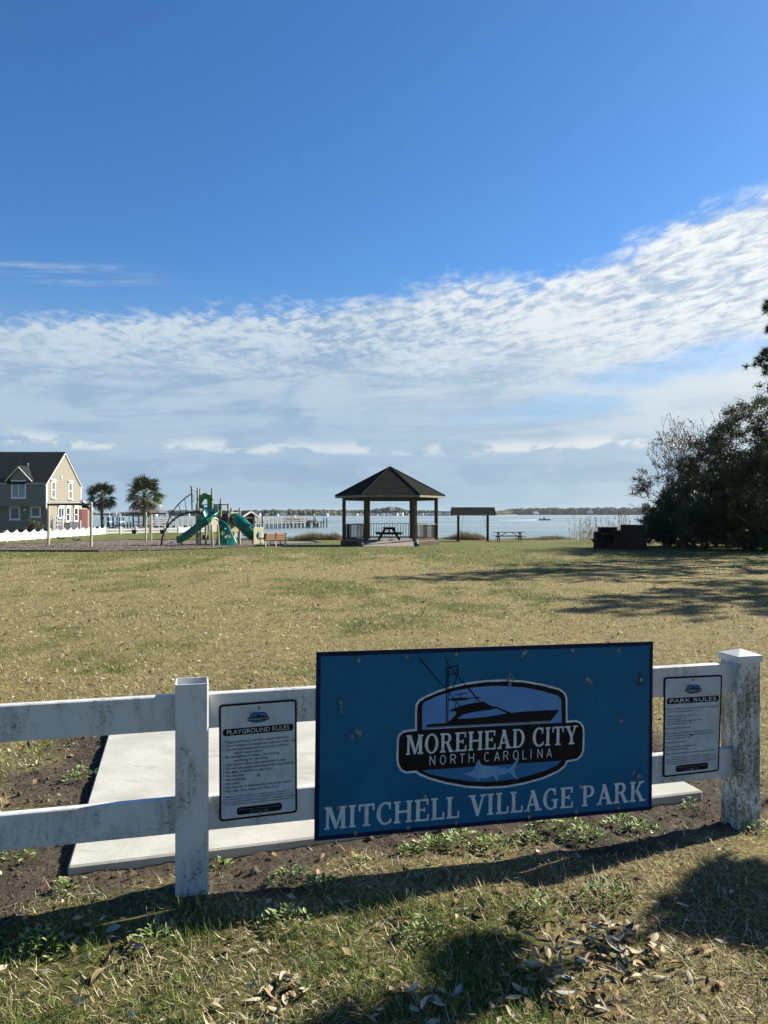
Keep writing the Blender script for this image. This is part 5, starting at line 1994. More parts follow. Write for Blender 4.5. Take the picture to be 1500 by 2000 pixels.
    lp = [pp(600 + 67 * (1 - math.cos(R(a))), 1050 - 66 * math.sin(R(a))) for a in range(0, 181, 12)]
    mb = MB(); mb.tube([(a, Yp + 1.2 * (a - pp(667, 0)[0]), b) for a, b in lp], .05, 8); mb.build('panel_hoop', M_beige, t)
    # bulging green climbing wall with round holes
    Yd = 40.9
    def dp(a, b): return (X(370 + a / 13.636, Yd), Z(940 + b / 13.636, Yd))
    outl = [dp(*q) for q in ((745, 1700), (742, 1400), (740, 1200), (742, 1062), (800, 1060), (870, 1085), (940, 1140), (1010, 1230), (1080, 1340), (1150, 1450), (1215, 1560), (1248, 1640), (1225, 1700))]
    def hole(a, b, ra, rb): 
        c = dp(a, b); return circ(c[0], c[1], ra / 13.636 * s, rb / 13.636 * s)
    holes = [hole(850, 1385, 62, 78), hole(1020, 1470, 66, 66), hole(935, 1262, 46, 40), hole(800, 1200, 38, 52)]
    c0 = dp(900, 1700)
    def bend(x, z):
        h = (z - c0[1]) / 1.4
        return Yd + .75 * h - .35 * max(0, 1 - ((x - dp(930, 0)[0]) / .75) ** 2) * (1.0 - .5 * h)
    cw_ = plate(outl, holes, .05, 'climbing_wall', M_green, t, bend=bend, bev=.035, smooth=True)
    for a, b, ra, rb in ((850, 1385, 70, 86), (1020, 1470, 76, 76), (960, 1620, 80, 50)):
        c = dp(a, b)
        lp = circ(c[0], c[1], ra / 13.636 * s, rb / 13.636 * s, 18)
        mb = MB(); mb.tube([(x, bend(x, z) - .04, z) for x, z in lp + lp[:1]], .03, 6); mb.build('hole_rim', M_green, cw_, smooth=True)
    # tube slide
    tp = [(455, 1014, 43.2), (461, 1015, 42.8), (468, 1018, 42.4), (474, 1024, 42.2), (480, 1031, 42.05), (487, 1038, 42.1), (494, 1043.5, 42.2), (501, 1046.5, 42.3)]
    q = [Vector((X(a, Y), Y, Z(b, Y))) for a, b, Y in tp]
    fine = []
    for i in range(len(q) - 1):
        for k in range(3):
            fine.append(q[i].lerp(q[i + 1], k / 3))
    fine.append(q[-1])
    mb = MB(); mb.tube(fine, .35, 18, caps=False); ts_ = mb.build('tube_slide', M_green, t, smooth=True)
    for i in (3, 8, 13, 18):
        tg = (fine[min(i + 1, len(fine) - 1)] - fine[i - 1]).normalized()
        mb = MB(); mb.tube([fine[i] - tg * .04, fine[i] + tg * .04], .385, 18); mb.build('tube_flange', M_green, ts_, smooth=False)
    Yt = 43.3
    a, b = X(451.5, Yt), X(467.5, Yt)
    cc = (X(459, Yt), Z(1013, Yt))
    plate([(a, Z(1038, Yt)), (b, Z(1038, Yt)), (b, Z(1001, Yt)), (b - .06, Z(1000, Yt)), (b - .2, Z(1000.8, Yt)), (a + .2, Z(1000.8, Yt)), (a + .06, Z(1000, Yt)), (a, Z(1001, Yt))], [circ(cc[0], cc[1], .30, .30)], .05, 'tube_entry_panel', M_pbeige, t, bend=lambda x, z: Yt + 1.0 * (x - X(459, Yt)), bev=.01)
    Yt2 = 41.85
    a, b = X(498, Yt2), X(512.5, Yt2)
    cc = (X(505.4, Yt2), Z(1046.5, Yt2))
    plate([(a, Z(1062, Yt2)), (b, Z(1061, Yt2)), (b, Z(1031, Yt2)), (b - .05, Z(1029.6, Yt2)), (b - .15, Z(1030.5, Yt2)), (a + .15, Z(1030.5, Yt2)), (a + .05, Z(1029.6, Yt2)), (a, Z(1031, Yt2))], [circ(cc[0], cc[1], 4.5 * s, 8.6 * s)], .06, 'tube_exit_panel', M_pbeige, t, bend=lambda x, z: Yt2 - .1 + 1.1 * (x - X(505, Yt2)), bev=.01)
    # playhouse roof at the far side
    Yr = 46.0
    rx0, rx1 = X(434, Yr), X(491, Yr)
    d = Vector((math.cos(R(-24)), math.sin(R(-24)), 0)); nn = Vector((-d.y, d.x, 0))
    zr, ze = Z(998.2, Yr), Z(1009.5, Yr)
    r1 = Vector((rx1, Yr - .5, zr)); r0 = r1 - d * ((rx1 - rx0) / d.x)
    hw = .95
    for sg in (-1, 1):
        e0 = r0 + nn * hw * sg; e1 = r1 + nn * hw * sg; e0.z = e1.z = ze
        mb = MB(); mb.prism([r0, r1, e1, e0], (0, 0, -.05)); mb.build('roof_panel', M_hullbrown, t)
        mb = MB(); mb.bar(r1 + d * .03 + Vector((0, 0, -.04)), e1 + d * .03 + Vector((0, 0, -.05)), .04, .15, d); mb.build('barge_board', M_wht, t)
    for f in (.12, .85):
        for sg in (-1, 1):
            p_ = r0.lerp(r1, f) + nn * hw * .8 * sg
            mb = MB(); mb.tube([(p_.x, p_.y, G(p_.x, p_.y) - .1), (p_.x, p_.y, ze + .1)], .05, 8); mb.build('roof_post', M_brownm, t)
    p0_, p1_ = r0.lerp(r1, .12) + nn * hw * .8, r0.lerp(r1, .85) + nn * hw * .8
    mb = MB(); mb.box(((p0_ + p1_) / 2).xy.to_3d() + Vector((0, 0, Z(1022, Yr))), ((p1_ - p0_).length, .04, .65), Matrix.Rotation(R(-24), 3, 'Z')); mb.build('playhouse_wall', M_brownm, t)
    p0_, p1_ = r0.lerp(r1, .12) - nn * hw * .8, r0.lerp(r1, .5) - nn * hw * .8
    mb = MB(); mb.box(((p0_ + p1_) / 2).xy.to_3d() + Vector((0, 0, Z(1014, Yr))), ((p1_ - p0_).length, .04, .45), Matrix.Rotation(R(-24), 3, 'Z')); mb.build('playhouse_wall', M_brownm, t)
    # small teal seat under the deck, red grip
    mb = MB(); mb.box((X(399), 42.3, Z(1050)), (.34, .3, .28), chamfer=.05); mb.build('toddler_seat', M_green, t)
    mb = MB(); mb.tube([(X(399), 42.3, G(X(399), 42.3) - .05), (X(399), 42.3, Z(1052))], .05, 8); mb.build('seat_post', M_beige, t)
    mb = MB(); mb.tube([(X(389), 41.5, Z(1049)), (X(392), 41.5, Z(1040))], .05, 8); mb.build('grip', M_red, t)


play()


def swings():
    def X(px, Y): return (px - 750) / F * Y
    def Z(py, Y): return CAMZ - (py - HZ) / F * Y
    A = GP(94.5, 1066); B_ = GP(178, 1069)
    ta = (A + B_) / 2
    t = empty('swing_set', ta, 'beige swing set with two black belt swings before the house', 'swing set', 'swing sets in the mulch')
    zt = Z(985, A.y); zt2 = Z(985, B_.y)
    for p, ytop in ((A, 982), (B_, 981)):
        z1 = Z(ytop, p.y)
        mb = MB(); mb.tube([(p.x, p.y, p.z - .2), (p.x, p.y, z1 - .08)], .07, 10); mb.ball((p.x, p.y, z1 - .07), .085, 10, 6); mb.build('post', M_beige, t)
    a = Vector((A.x, A.y, Z(985.5, A.y))); b = Vector((B_.x, B_.y, Z(985.3, B_.y)))
    mb = MB(); mb.tube([a, b], .065, 10); mb.build('cross_bar', M_brownm, t)
    for (px0, px1, ys) in ((113.5, 127, 1053), (144, 157, 1055.5)):
        f0 = (px0 - 94.5) / 83.5; f1 = (px1 - 94.5) / 83.5
        h0 = a.lerp(b, f0); h1 = a.lerp(b, f1)
        Ym = (h0.y + h1.y) / 2
        zs = Z(ys, Ym)
        pts = [Vector((h0.x, h0.y, zs + .10)), h0.lerp(h1, .2).xy.to_3d() + Vector((0, 0, zs + .03)), h0.lerp(h1, .5).xy.to_3d() + Vector((0, 0, zs)), h0.lerp(h1, .8).xy.to_3d() + Vector((0, 0, zs + .03)), Vector((h1.x, h1.y, zs + .10))]
        s_ = MB()
        for i in range(4):
            s_.bar(pts[i], pts[i + 1], .16, .03)
        so_ = s_.build('belt_seat', M_rubber, t)
        for h, p_ in ((h0, pts[0]), (h1, pts[-1])):
            mb = MB(); mb.tube([h, p_], .008, 5); mb.build('chain', M_galv, so_)
    # toddler swing: two posts, bar overhanging to both sides, bucket seats at the ends
    A = GP(284.8, 1058.3); B_ = GP(291.2, 1058.3); B_.y += .5
    t = empty('swing_set', (A + B_) / 2, 'toddler swing set on two close posts with black bucket seats', 'swing set', 'swing sets in the mulch')
    Y = A.y
    for p in (A, B_):
        z1 = Z(1001.5, Y)
        mb = MB(); mb.tube([(p.x, p.y, p.z - .2), (p.x, p.y, z1 - .05)], .065, 10); mb.ball((p.x, p.y, z1 - .05), .08, 10, 6); mb.build('post', M_beige, t)
    zb = Z(1002.8, Y)
    mb = MB(); mb.tube([(X(252, Y), Y + .2, zb), (X(323, Y), Y + .2, zb)], .055, 10); mb.build('cross_bar', M_brownm, t)
    for px in (260.5, 315.5):
        x = X(px, Y); z = Z(1039.5, Y)
        mb = MB()
        n = 10
        vs = []
        for k, (r, dz) in enumerate(((.10, -.14), (.17, -.06), (.19, .08), (.17, .16), (.15, .15), (.16, .07), (.14, -.04), (.08, -.10))):
            for i in range(n):
                an = 2 * math.pi * i / n
                vs.append((x + r * math.cos(an), Y + .2 + r * math.sin(an), z + dz + (.06 * abs(math.cos(an)) if k in (3, 4) else 0)))
        fs = []
        for k in range(7):
            for i in range(n):
                if k in (1, 2, 5) and i in (7, 8) : continue
                fs.append((k * n + i, k * n + (i + 1) % n, (k + 1) * n + (i + 1) % n, (k + 1) * n + i))
        mb.add(vs, fs); bs_ = mb.build('bucket_seat', M_rubber, t, smooth=True)
        for sg in (-1, 1):
            mb = MB(); mb.tube([(x + sg * .2, Y + .2, zb), (x + sg * .17, Y + .2, z + .18)], .008, 5); mb.build('chain', M_galv, bs_)
    # bench turned towards the playground, its back to the sun
    p = GP(535.5, 1066.8); Y = p.y
    t = empty('bench', p, 'park bench with two orange wooden back panels beside the play structure', 'bench')
    d = Vector((math.cos(R(46)), math.sin(R(46)), 0)); bk = Vector((d.y, -d.x, 0))
    hl = .69
    zt = Z(1041.5, Y)
    def at(a, b, z): return Vector(p) * 1.0 + d * a + bk * b + Vector((0, 0, z))
    for a in (-hl, 0, hl):
        mb = MB(); mb.tube([at(a, .20, -.05), at(a, .02, .40), at(a, -.32, .42), at(a, -.36, -.05)], .03, 6); mb.build('leg', M_beige, t)
        mb = MB(); mb.bar(at(a, .02, .40), at(a, .12, zt - p.z), .06, .09, d); mb.build('back_post', M_rubber, t)
    for (a0, a1) in ((-hl + .05, -.05), (.05, hl - .05)):
        for k in range(3):
            mb = MB(); z = zt - p.z - .06 - k * .115
            mb.bar(at(a0, .15 - .02 * k, z), at(a1, .15 - .02 * k, z), .04, .105); mb.build('back_slat', M_bench, t)
        for k in range(3):
            mb = MB(); mb.bar(at(a0, -.06 - k * .12, .45), at(a1, -.06 - k * .12, .45), .105, .035); mb.build('seat_slat', M_bench, t)


swings()

# ------------------------------------------------------------------ house
M_siding = mat('siding_taupe', (.20, .178, .134), (.183, .163, .122), 3, .6, detail=3)
M_trim = mat('white_trim', (.78, .78, .75), (.72, .72, .69), 5, .5)
M_roofh = shingle_mat('roof_slate', (.017, .021, .022), (.032, .037, .038))
M_glass = mat('window_glass', (.02, .035, .04), (.03, .05, .055), 2, .06, spec=.8)
M_curtain = mat('curtain', (.33, .38, .38), (.25, .30, .31), 30, .9, stretch=(3, 3, .1))
M_shade = mat('window_shade', (.13, .155, .16), (.09, .11, .115), 20, .25)
M_maroon = mat('maroon_boards', (.115, .028, .028), (.09, .022, .022), 5, .6)
M_pvc = mat('white_vinyl', (.70, .70, .68), (.64, .64, .62), 3, .4)
M_greyp = mat('grey_panel', (.22, .22, .21), (.18, .18, .17), 5, .6)


def HX(px, Y): return (px - 750) / F * Y


def HZ_(py, Y): return CAMZ - (py - HZ) / F * Y


def window(t, c, w, h, axis, m_glass=None, hood=True, sash=True, mull=0):
    """framed window; axis 'y' = faces the viewer (-Y), 'x' = faces +X. c = centre on the wall face"""
    out = Vector((0, -1, 0)) if axis == 'y' else Vector((1, 0, 0))
    al = Vector((1, 0, 0)) if axis == 'y' else Vector((0, 1, 0))
    c = Vector(c)
    fw = .11
    mb = MB()

    def bx(a, z, sa, sz, d, dep=.05):
        p = c + al * a + out * d + Vector((0, 0, z))
        mb.box(p, (sa, dep, sz) if axis == 'y' else (dep, sa, sz))
    bx(-w / 2 + fw / 2, 0, fw, h, .03); bx(w / 2 - fw / 2, 0, fw, h, .03)
    bx(0, h / 2 - fw / 2, w - 2 * fw, fw, .03); bx(0, -h / 2 + fw / 2, w - 2 * fw, fw, .03)
    for k in range(mull):
        bx(-w / 2 + w * (k + 1) / (mull + 1), 0, .07, h - 2 * fw, .026)
    if sash and not mull:
        bx(0, 0, w - 2 * fw, .05, .02, .03)
    f = mb.build('window', M_trim, t)
    mb = MB()
    p = c + out * .012
    mb.box(p, (w - 2 * fw - .004, .012, h - 2 * fw - .004) if axis == 'y' else (.012, w - 2 * fw - .004, h - 2 * fw - .004))
    mb.build('pane', m_glass or M_glass, f)
    mb = MB(); p = c + out * .06 + Vector((0, 0, -h / 2 - .04))
    mb.box(p, (w + .1, .14, .06) if axis == 'y' else (.14, w + .1, .06)); mb.build('sill', M_trim, f)
    if hood:
        mb = MB()
        a = c + Vector((0, 0, h / 2 + .01)); 
        pr = [a + out * .0 + Vector((0, 0, .22)), a + out * .16 + Vector((0, 0, .10)), a + out * .16 + Vector((0, 0, .02)), a + out * .0 + Vector((0, 0, .02))]
        mb.prism([q - al * (w / 2 + .06) for q in pr], al * (w + .12)); mb.build('window_hood', M_trim, f)
    return f


def clapboard(t, a, b, z0, z1, clip=None, name='siding_board', m=None, out=None, pitch=.19):
    """overlapping boards on a wall from a to b; clip(z) -> (f0, f1) range along the wall"""
    a = Vector(a); b = Vector(b)
    d = (b - a); L = d.length; d.normalize()
    n = max(1, int(round((z1 - z0) / pitch)))
    for k in range(n):
        za, zb = z0 + (z1 - z0) * k / n, z0 + (z1 - z0) * (k + 1) / n
        if clip:
            fa0, fa1 = clip(za); fb0, fb1 = clip(zb)
            if fb1 - fb0 < .01: fb0 = fb1 = (fb0 + fb1) / 2
            if fa1 - fa0 < .03: continue
        else:
            fa0, fa1, fb0, fb1 = 0, 1, 0, 1
        lo = .050; hi = .008
        p = [a + d * L * fa0 + out * lo + Vector((0, 0, za)), a + d * L * fa1 + out * lo + Vector((0, 0, za)), a + d * L * fb1 + out * hi + Vector((0, 0, zb)), a + d * L * fb0 + out * hi + Vector((0, 0, zb))]
        q = [a + d * L * fa0 + Vector((0, 0, za)), a + d * L * fa1 + Vector((0, 0, za))]
        mb = MB()
        mb.add(p + q, [(0, 1, 2, 3), (4, 5, 1, 0)])
        mb.build(name, m or M_siding, t, fix=False)


def house():
    XW = HX(90, 70.0)
    Y0, Y1 = 70.0, 77.9
    ym = (Y0 + Y1) / 2
    g = G(XW, 74) - .1
    xl = XW - 15
    ez, pz = 4.45, 7.57
    fz = 2.22
    t = empty('house', (XW - 7, ym, g), 'two storey taupe house with white trim, gable end and dormer behind the vinyl fence', 'house')
    # core walls
    mb = MB()
    mb.box(((xl + XW) / 2, ym, (fz + ez) / 2), (XW - xl - .02, Y1 - Y0 - .02, ez - fz)); mb.build('wall', M_siding, t)
    mb = MB(); mb.box(((xl + XW) / 2, ym + .3, (g - .3 + fz) / 2), (XW - xl - .02, Y1 - Y0 - .62, fz - g + .3)); mb.build('wall', M_siding, t)
    mb = MB(); mb.prism([(XW - .015, Y0 + .05, ez), (XW - .015, Y1 - .05, ez), (XW - .015, ym, pz - .08)], (-.1, 0, 0)); mb.build('gable_wall', M_siding, t)
    OUT = Vector((1, 0, 0)); FR = Vector((0, -1, 0))
    cx_ = XW - .012
    clapboard(t, (cx_, Y0 + .02, 0), (cx_, Y1 - .02, 0), fz, ez, out=OUT)
    clapboard(t, (cx_, Y0 + .62, 0), (cx_, Y1 - .02, 0), g + .1, fz, out=OUT)
    sl = (pz - ez) / (ym - Y0)
    def clip(z):
        f = (z - ez) / (pz - ez) * .5
        return (min(f + .005, .5), max(1 - f - .005, .5))
    clapboard(t, (cx_, Y0, 0), (cx_, Y1, 0), ez, pz - .1, clip=clip, out=OUT)
    clapboard(t, (xl, Y0 + .012, 0), (XW, Y0 + .012, 0), fz, ez - .02, out=FR)
    clapboard(t, (xl, Y0 + .612, 0), (XW, Y0 + .612, 0), g + .1, fz - .05, out=FR)
    mb = MB(); mb.box(((xl + XW) / 2, Y0 + .3, fz - .02), (XW - xl, .62, .05)); mb.build('overhang_soffit', M_siding, t)
    # corner boards and the curved bracket below the overhang
    for (yy, z0) in ((Y0, fz - .02), (Y1, g)):
        mb = MB(); mb.box((XW + .01, yy, (z0 + ez) / 2), (.13, .14, ez - z0)); mb.build('corner_board', M_trim, t)
    br = [(XW + .01, Y0 - .04 + .62 * (1 - math.cos(R(a))), fz - .02 - .40 * math.sin(R(a))) for a in range(0, 91, 15)]
    mb = MB()
    for p, q in zip(br[:-1], br[1:]): mb.bar(p, q, .13, .13)
    mb.build('bracket', M_trim, t)
    # roof
    def slope(y0, z0, y1, z1, name, m):
        mb = MB()
        nrm = Vector((0, -(z1 - z0), (y1 - y0))).normalized()
        if nrm.z < 0: nrm = -nrm
        n = 26
        for k in range(n):
            f0, f1 = k / n, (k + 1) / n
            A0 = Vector((xl - .2, y0 + (y1 - y0) * f0, z0 + (z1 - z0) * f0)); A1 = Vector((xl - .2, y0 + (y1 - y0) * f1, z0 + (z1 - z0) * f1))
            B0 = A0.copy(); B0.x = XW + .12; B1 = A1.copy(); B1.x = XW + .12
            mb.face([A0 + nrm * .10, B0 + nrm * .10, B1 + nrm * .085, A1 + nrm * .085]); mb.face([A0 + nrm * .08, B0 + nrm * .08, B0 + nrm * .10, A0 + nrm * .10])
        A = Vector((xl - .2, y0, z0)); B = Vector((XW + .12, y0, z0)); C_ = Vector((XW + .12, y1, z1)); D = Vector((xl - .2, y1, z1))
        mb.add([A, B, C_, D, A + nrm * .08, B + nrm * .08, C_ + nrm * .08, D + nrm * .08], [(0, 1, 2, 3), (0, 1, 5, 4), (1, 2, 6, 5), (3, 0, 4, 7)])
        mb.build(name, m, t)
    ov = .22
    slope(Y0 - ov, ez - ov * sl, ym, pz, 'roof', M_roofh); slope(Y1 + ov, ez - ov * sl, ym, pz, 'roof', M_roofh)
    for (ya, yb) in ((Y0 - ov, ym), (Y1 + ov, ym)):
        mb = MB(); mb.bar((XW + .05, ya, ez - ov * sl - .06), (XW + .05, yb, pz - .06), .06, .20, (1, 0, 0)); mb.build('barge_board', M_trim, t)
    # dormer
    dx0, dx1 = HX(12, Y0), HX(64, Y0)
    dm = (dx0 + dx1) / 2; dpz = HZ_(911, Y0); dez = HZ_(939, Y0)
    mb = MB(); mb.prism([(dx0 + .35, Y0 - .01, ez - .6), (dx1 - .35, Y0 - .01, ez - .6), (dx1 - .35, Y0 - .01, dez + .1), (dm, Y0 - .01, dpz - .1), (dx0 + .35, Y0 - .01, dez + .1)], (0, 3.2, 0)); mb.build('dormer_wall', M_siding, t)
    for sgn, xe in ((-1, dx0), (1, dx1)):
        mb = MB(); a = Vector((dm, Y0 - .16, dpz)); b = Vector((xe, Y0 - .16, dez))
        yb = Y0 + (dpz - ez) / sl + .1
        ybe = Y0 + (dez - ez) / sl
        mb.prism([a, b, Vector((xe, max(Y0 + .1, ybe), dez)), Vector((dm, yb, dpz))], (0, 0, .09)); mb.build('dormer_roof', M_roofh, t)
        mb = MB(); mb.bar(a + Vector((0, -.02, -.06)), b + Vector((0, -.02, -.06)), .05, .18, (0, 1, 0)) ; mb.build('dormer_trim', M_trim, t)
    # gutter line
    for (xa, xb) in ((xl - .2, HX(16, Y0)), (HX(53, Y0), XW - .06)):
        mb = MB(); mb.box(((xa + xb) / 2, Y0 - .20, ez - .12), (xb - xa, .10, .13)); mb.build('gutter', M_trim, t)
    Yf = Y0 - .035
    window(t, (HX(37, Y0), Yf, (HZ_(938, Y0) + HZ_(973, Y0)) / 2), (430 - 190) / 8.333 / F * Y0, 35 / F * Y0, 'y', M_curtain, hood=False, mull=1)
    Yg = Y0 + .58
    for (pa, pb, ya, yb) in ((19, 39.5, 989.5, 1015), (59.5, 80, 989.5, 1010)):
        window(t, (HX((pa + pb) / 2, Yg), Yg, (HZ_(ya, Yg) + HZ_(yb, Yg)) / 2), (pb - pa) / F * Yg, (yb - ya) / F * Yg, 'y', hood=False, sash=False)
    mb = MB(); mb.ball((HX(49, Yg), Yg - .08, HZ_(995.5, Yg)), .13, 10, 6); mb.build('porch_lamp', M_trim, t)
    # gable side windows
    XS = XW + .02
    def yp(px): return -XS * F / (750 - px)
    for (pa, pb, ya, yb, hd, mul) in ((99.5, 107.5, 940, 973, True, 0), (133, 140.5, 943, 975, True, 0), (113, 124.5, 990.5, 1012, True, 1), (128, 136, 990.5, 1019, True, 0), (144, 152, 991, 1019, True, 0)):
        y0_, y1_ = yp(pa), yp(pb); ymid = (y0_ + y1_) / 2
        window(t, (XS, ymid, (HZ_(ya, ymid) + HZ_(yb, ymid)) / 2), abs(y1_ - y0_), (yb - ya) / F * ymid, 'x', M_shade if yb < 980 else None, hood=hd, mull=mul)
    mb = MB(); mb.box((XS + .04, yp(119.5), HZ_(933, 74)), (.1, .22, .22)); mb.build('gable_vent', M_trim, t)
    # plumbing vent on the roof
    x = HX(52.5, 71.6); mb = MB(); mb.tube([(x, 71.8, ez + 1.3), (x, 71.8, HZ_(906.5, 71.8))], .06, 8); mb.ball((x, 71.8, HZ_(906.5, 71.8)), .1, 8, 5); mb.build('roof_vent', M_galv, t)
    # lean-to at the back
    Yl = 80.4
    mb = MB(); mb.box((XW - 2.6, (Y1 + Yl) / 2, (g + 2.1) / 2), (5.2, Yl - Y1, 2.1 - g)); mb.build('porch_wall', M_siding, t)
    mb = MB(); mb.prism([(XW + .15, Y1, 2.95), (XW + .15, Yl + .25, 2.12), (XW + .15, Yl + .25, 2.00), (XW + .15, Y1, 2.80)], (-5.6, 0, 0)); mb.build('porch_roof', M_roofh, t)
    mb = MB(); mb.bar((XW + .19, Y1, 2.82), (XW + .19, Yl + .3, 2.0), .06, .2, (1, 0, 0)); mb.build('porch_trim', M_trim, t)
    mb = MB(); mb.box((XW + .03, Yl, (g + 2.0) / 2), (.14, .14, 2.0 - g)); mb.build('porch_post', M_trim, t)
    ya, yb = yp(153.5), yp(170.5)
    n = 6
    for k in range(n):
        y_a, y_b = ya + (yb - ya) * k / n, ya + (yb - ya) * (k + 1) / n - .02
        mb = MB(); mb.box((XW + .05, (y_a + y_b) / 2, (HZ_(995, 79) + HZ_(1031, 79)) / 2), (.05, y_b - y_a, 36 / F * 79)); mb.build('maroon_board', M_maroon, t)
    # white slatted screens and the grey one beside them stand in the side yard
    def screen(name, px0, px1, py0, py1, Y, m, label):
        x0, x1 = HX(px0, Y), HX(px1, Y); z1 = HZ_(py0, Y); z0 = G(x0, Y) - .02
        s = empty(name, ((x0 + x1) / 2, Y, z0), label, 'screen', 'slatted screens in the side yard')
        n = max(5, int((z1 - z0) / .17))
        for k in range(n):
            za, zb = z0 + (z1 - z0) * k / n + .01, z0 + (z1 - z0) * (k + 1) / n - .012
            mb = MB(); mb.box(((x0 + x1) / 2, Y, (za + zb) / 2), (x1 - x0 - .1, .03, zb - za)); mb.build('slat', m, s)
        for x in (x0, x1):
            mb = MB(); mb.box((x, Y, (z0 + z1 + .12) / 2), (.1, .1, z1 + .12 - z0)); mb.build('post', m, s)
    screen('slatted_screen', 137.5, 157, 1018.5, 1045, 73.5, M_pvc, 'white slatted screen before the maroon boarded porch of the house')
    screen('slatted_screen', 121.5, 136.5, 1022, 1045, 73.0, M_greyp, 'grey slatted screen between the white gate and the white screen')
    # white garden gate with scrolls
    Y = 71.5
    gt = empty('garden_gate', (HX(116, Y), Y, G(HX(116, Y), Y)), 'tall white scrollwork gate beside the house gable', 'gate')
    for px in (110.5, 122):
        x = HX(px, Y); mb = MB(); mb.box((x, Y, (G(x, Y) + HZ_(1007, Y)) / 2), (.12, .12, HZ_(1007, Y) - G(x, Y))); mb.build('gate_post', M_pvc, gt)
    for py in (1010, 1021, 1028, 1037):
        mb = MB(); mb.box((HX(116.2, Y), Y, HZ_(py, Y)), (HX(121.6, Y) - HX(111, Y), .05, .07)); mb.build('gate_bar', M_pvc, gt)
    for px in (114, 118.5):
        for py in (1015.5, 1024.5, 1032):
            lp = [(HX(px, Y) + .13 * math.cos(R(a)), Y, HZ_(py, Y) + .2 * math.sin(R(a))) for a in range(0, 361, 30)]
            mb = MB(); mb.tube(lp, .02, 5); mb.build('scroll', M_pvc, gt)
    # grey trellis panel left of the gate
    tr = empty('trellis', (HX(103, 71), 71, G(HX(103, 71), 71)), 'thin white metal trellis standing against the house gable', 'trellis')
    for px in (98.5, 108):
        x = HX(px, 71); mb = MB(); mb.tube([(x, 71, G(x, 71)), (x, 71, HZ_(1007, 71))], .03, 6); mb.build('upright', M_trim, tr)
    for py in (1007, 1016, 1026):
        mb = MB(); mb.tube([(HX(98.5, 71), 71, HZ_(py, 71)), (HX(108, 71), 71, HZ_(py, 71))], .025, 6); mb.build('cross_piece', M_trim, tr)
    for k in range(3):
        lp = [(HX(103, 71) + .16 * math.cos(R(a)), 71, HZ_(1011.5 + 9 * k, 71) + .2 * math.sin(R(a))) for a in range(0, 361, 30)]
        mb = MB(); mb.tube(lp, .018, 5); mb.build('scroll', M_trim, tr)


house()


def vinyl_fence():
    A = GP(-40, 1062.6); B_ = Vector((-29.9, 79.5, 0)); B_.z = G(B_.x, B_.y)
    A = Vector((-28.4, 50.0, G(-28.4, 50.0)))
    t = empty('vinyl_fence', (A + B_) / 2, 'low white vinyl fence with scalloped top round the house yard', 'fence')
    L = (B_ - A).length; n = 18
    d = (B_ - A).normalized()
    H = .84

    def panel(p, q, solid):
        dd = (q - p); l = dd.length; dd.normalize()
        h0 = Vector((0, 0, .06)) 
        m = 10
        top = []
        for i in range(m + 1):
            f = i / m
            top.append((f, H - .20 * math.sin(math.pi * f) ** 1.0))
        def at(f, z):
            b = p + dd * (l * f); return Vector((b.x, b.y, G(b.x, b.y) + z))
        sd = Vector((-dd.y, dd.x, 0)) * .02
        if solid:
            pts = [at(0.03, .06), at(.97, .06)] + [at(.03 + .94 * f, z) for f, z in reversed(top)]
            mb = MB(); mb.prism([v - sd for v in pts], sd * 2); mb.build('fence_panel', M_pvc, t)
        else:
            for i in range(13):
                f = (i + .8) / 14.2
                z = H - .20 * math.sin(math.pi * f)
                a = at(f, .07); b = at(f, z)
                mb = MB(); mb.bar(a, b, .055, .02, (dd.y, -dd.x, 0)); mb.build('picket', M_pvc, t)
            for z in (.16, .50):
                mb = MB(); mb.bar(at(.02, z), at(.98, z), .035, .10); mb.build('rail', M_pvc, t)
        mb = MB(); c = at(0, 0); mb.box((c.x, c.y, c.z + (H + .05) / 2 - .05), (.12, .12, H + .15)); mb.build('post', M_pvc, t)
    for k in range(n):
        panel(A.lerp(B_, k / n), A.lerp(B_, (k + 1) / n), True)
    C_ = Vector((-29.9 + 12.6 * math.cos(R(48)), 79.5 + 12.6 * math.sin(R(48)), 0)); C_.z = G(C_.x, C_.y)
    m = 7
    for k in range(m):
        panel(B_.lerp(C_, k / m), B_.lerp(C_, (k + 1) / m), False if k != 5 else True)
    return t


vinyl_fence()

# ------------------------------------------------------------------ shrubs and palms
M_leafs = attr_mat('leaf_dark', .55, .18, .35)
M_bark = mat('bark', (.085, .065, .048), (.045, .035, .027), 9, .95, .5, 40, stretch=(2, 2, .5))
M_palmtrunk = mat('palm_trunk', (.20, .165, .12), (.11, .09, .065), 8, .95, .6, 30, stretch=(1, 1, 3))
M_frond = mat('palm_frond', (.050, .072, .025), (.075, .088, .032), 3, .5, spec=.35)
M_frondry = mat('palm_frond_dry', (.22, .16, .09), (.15, .11, .06), 3, .7)


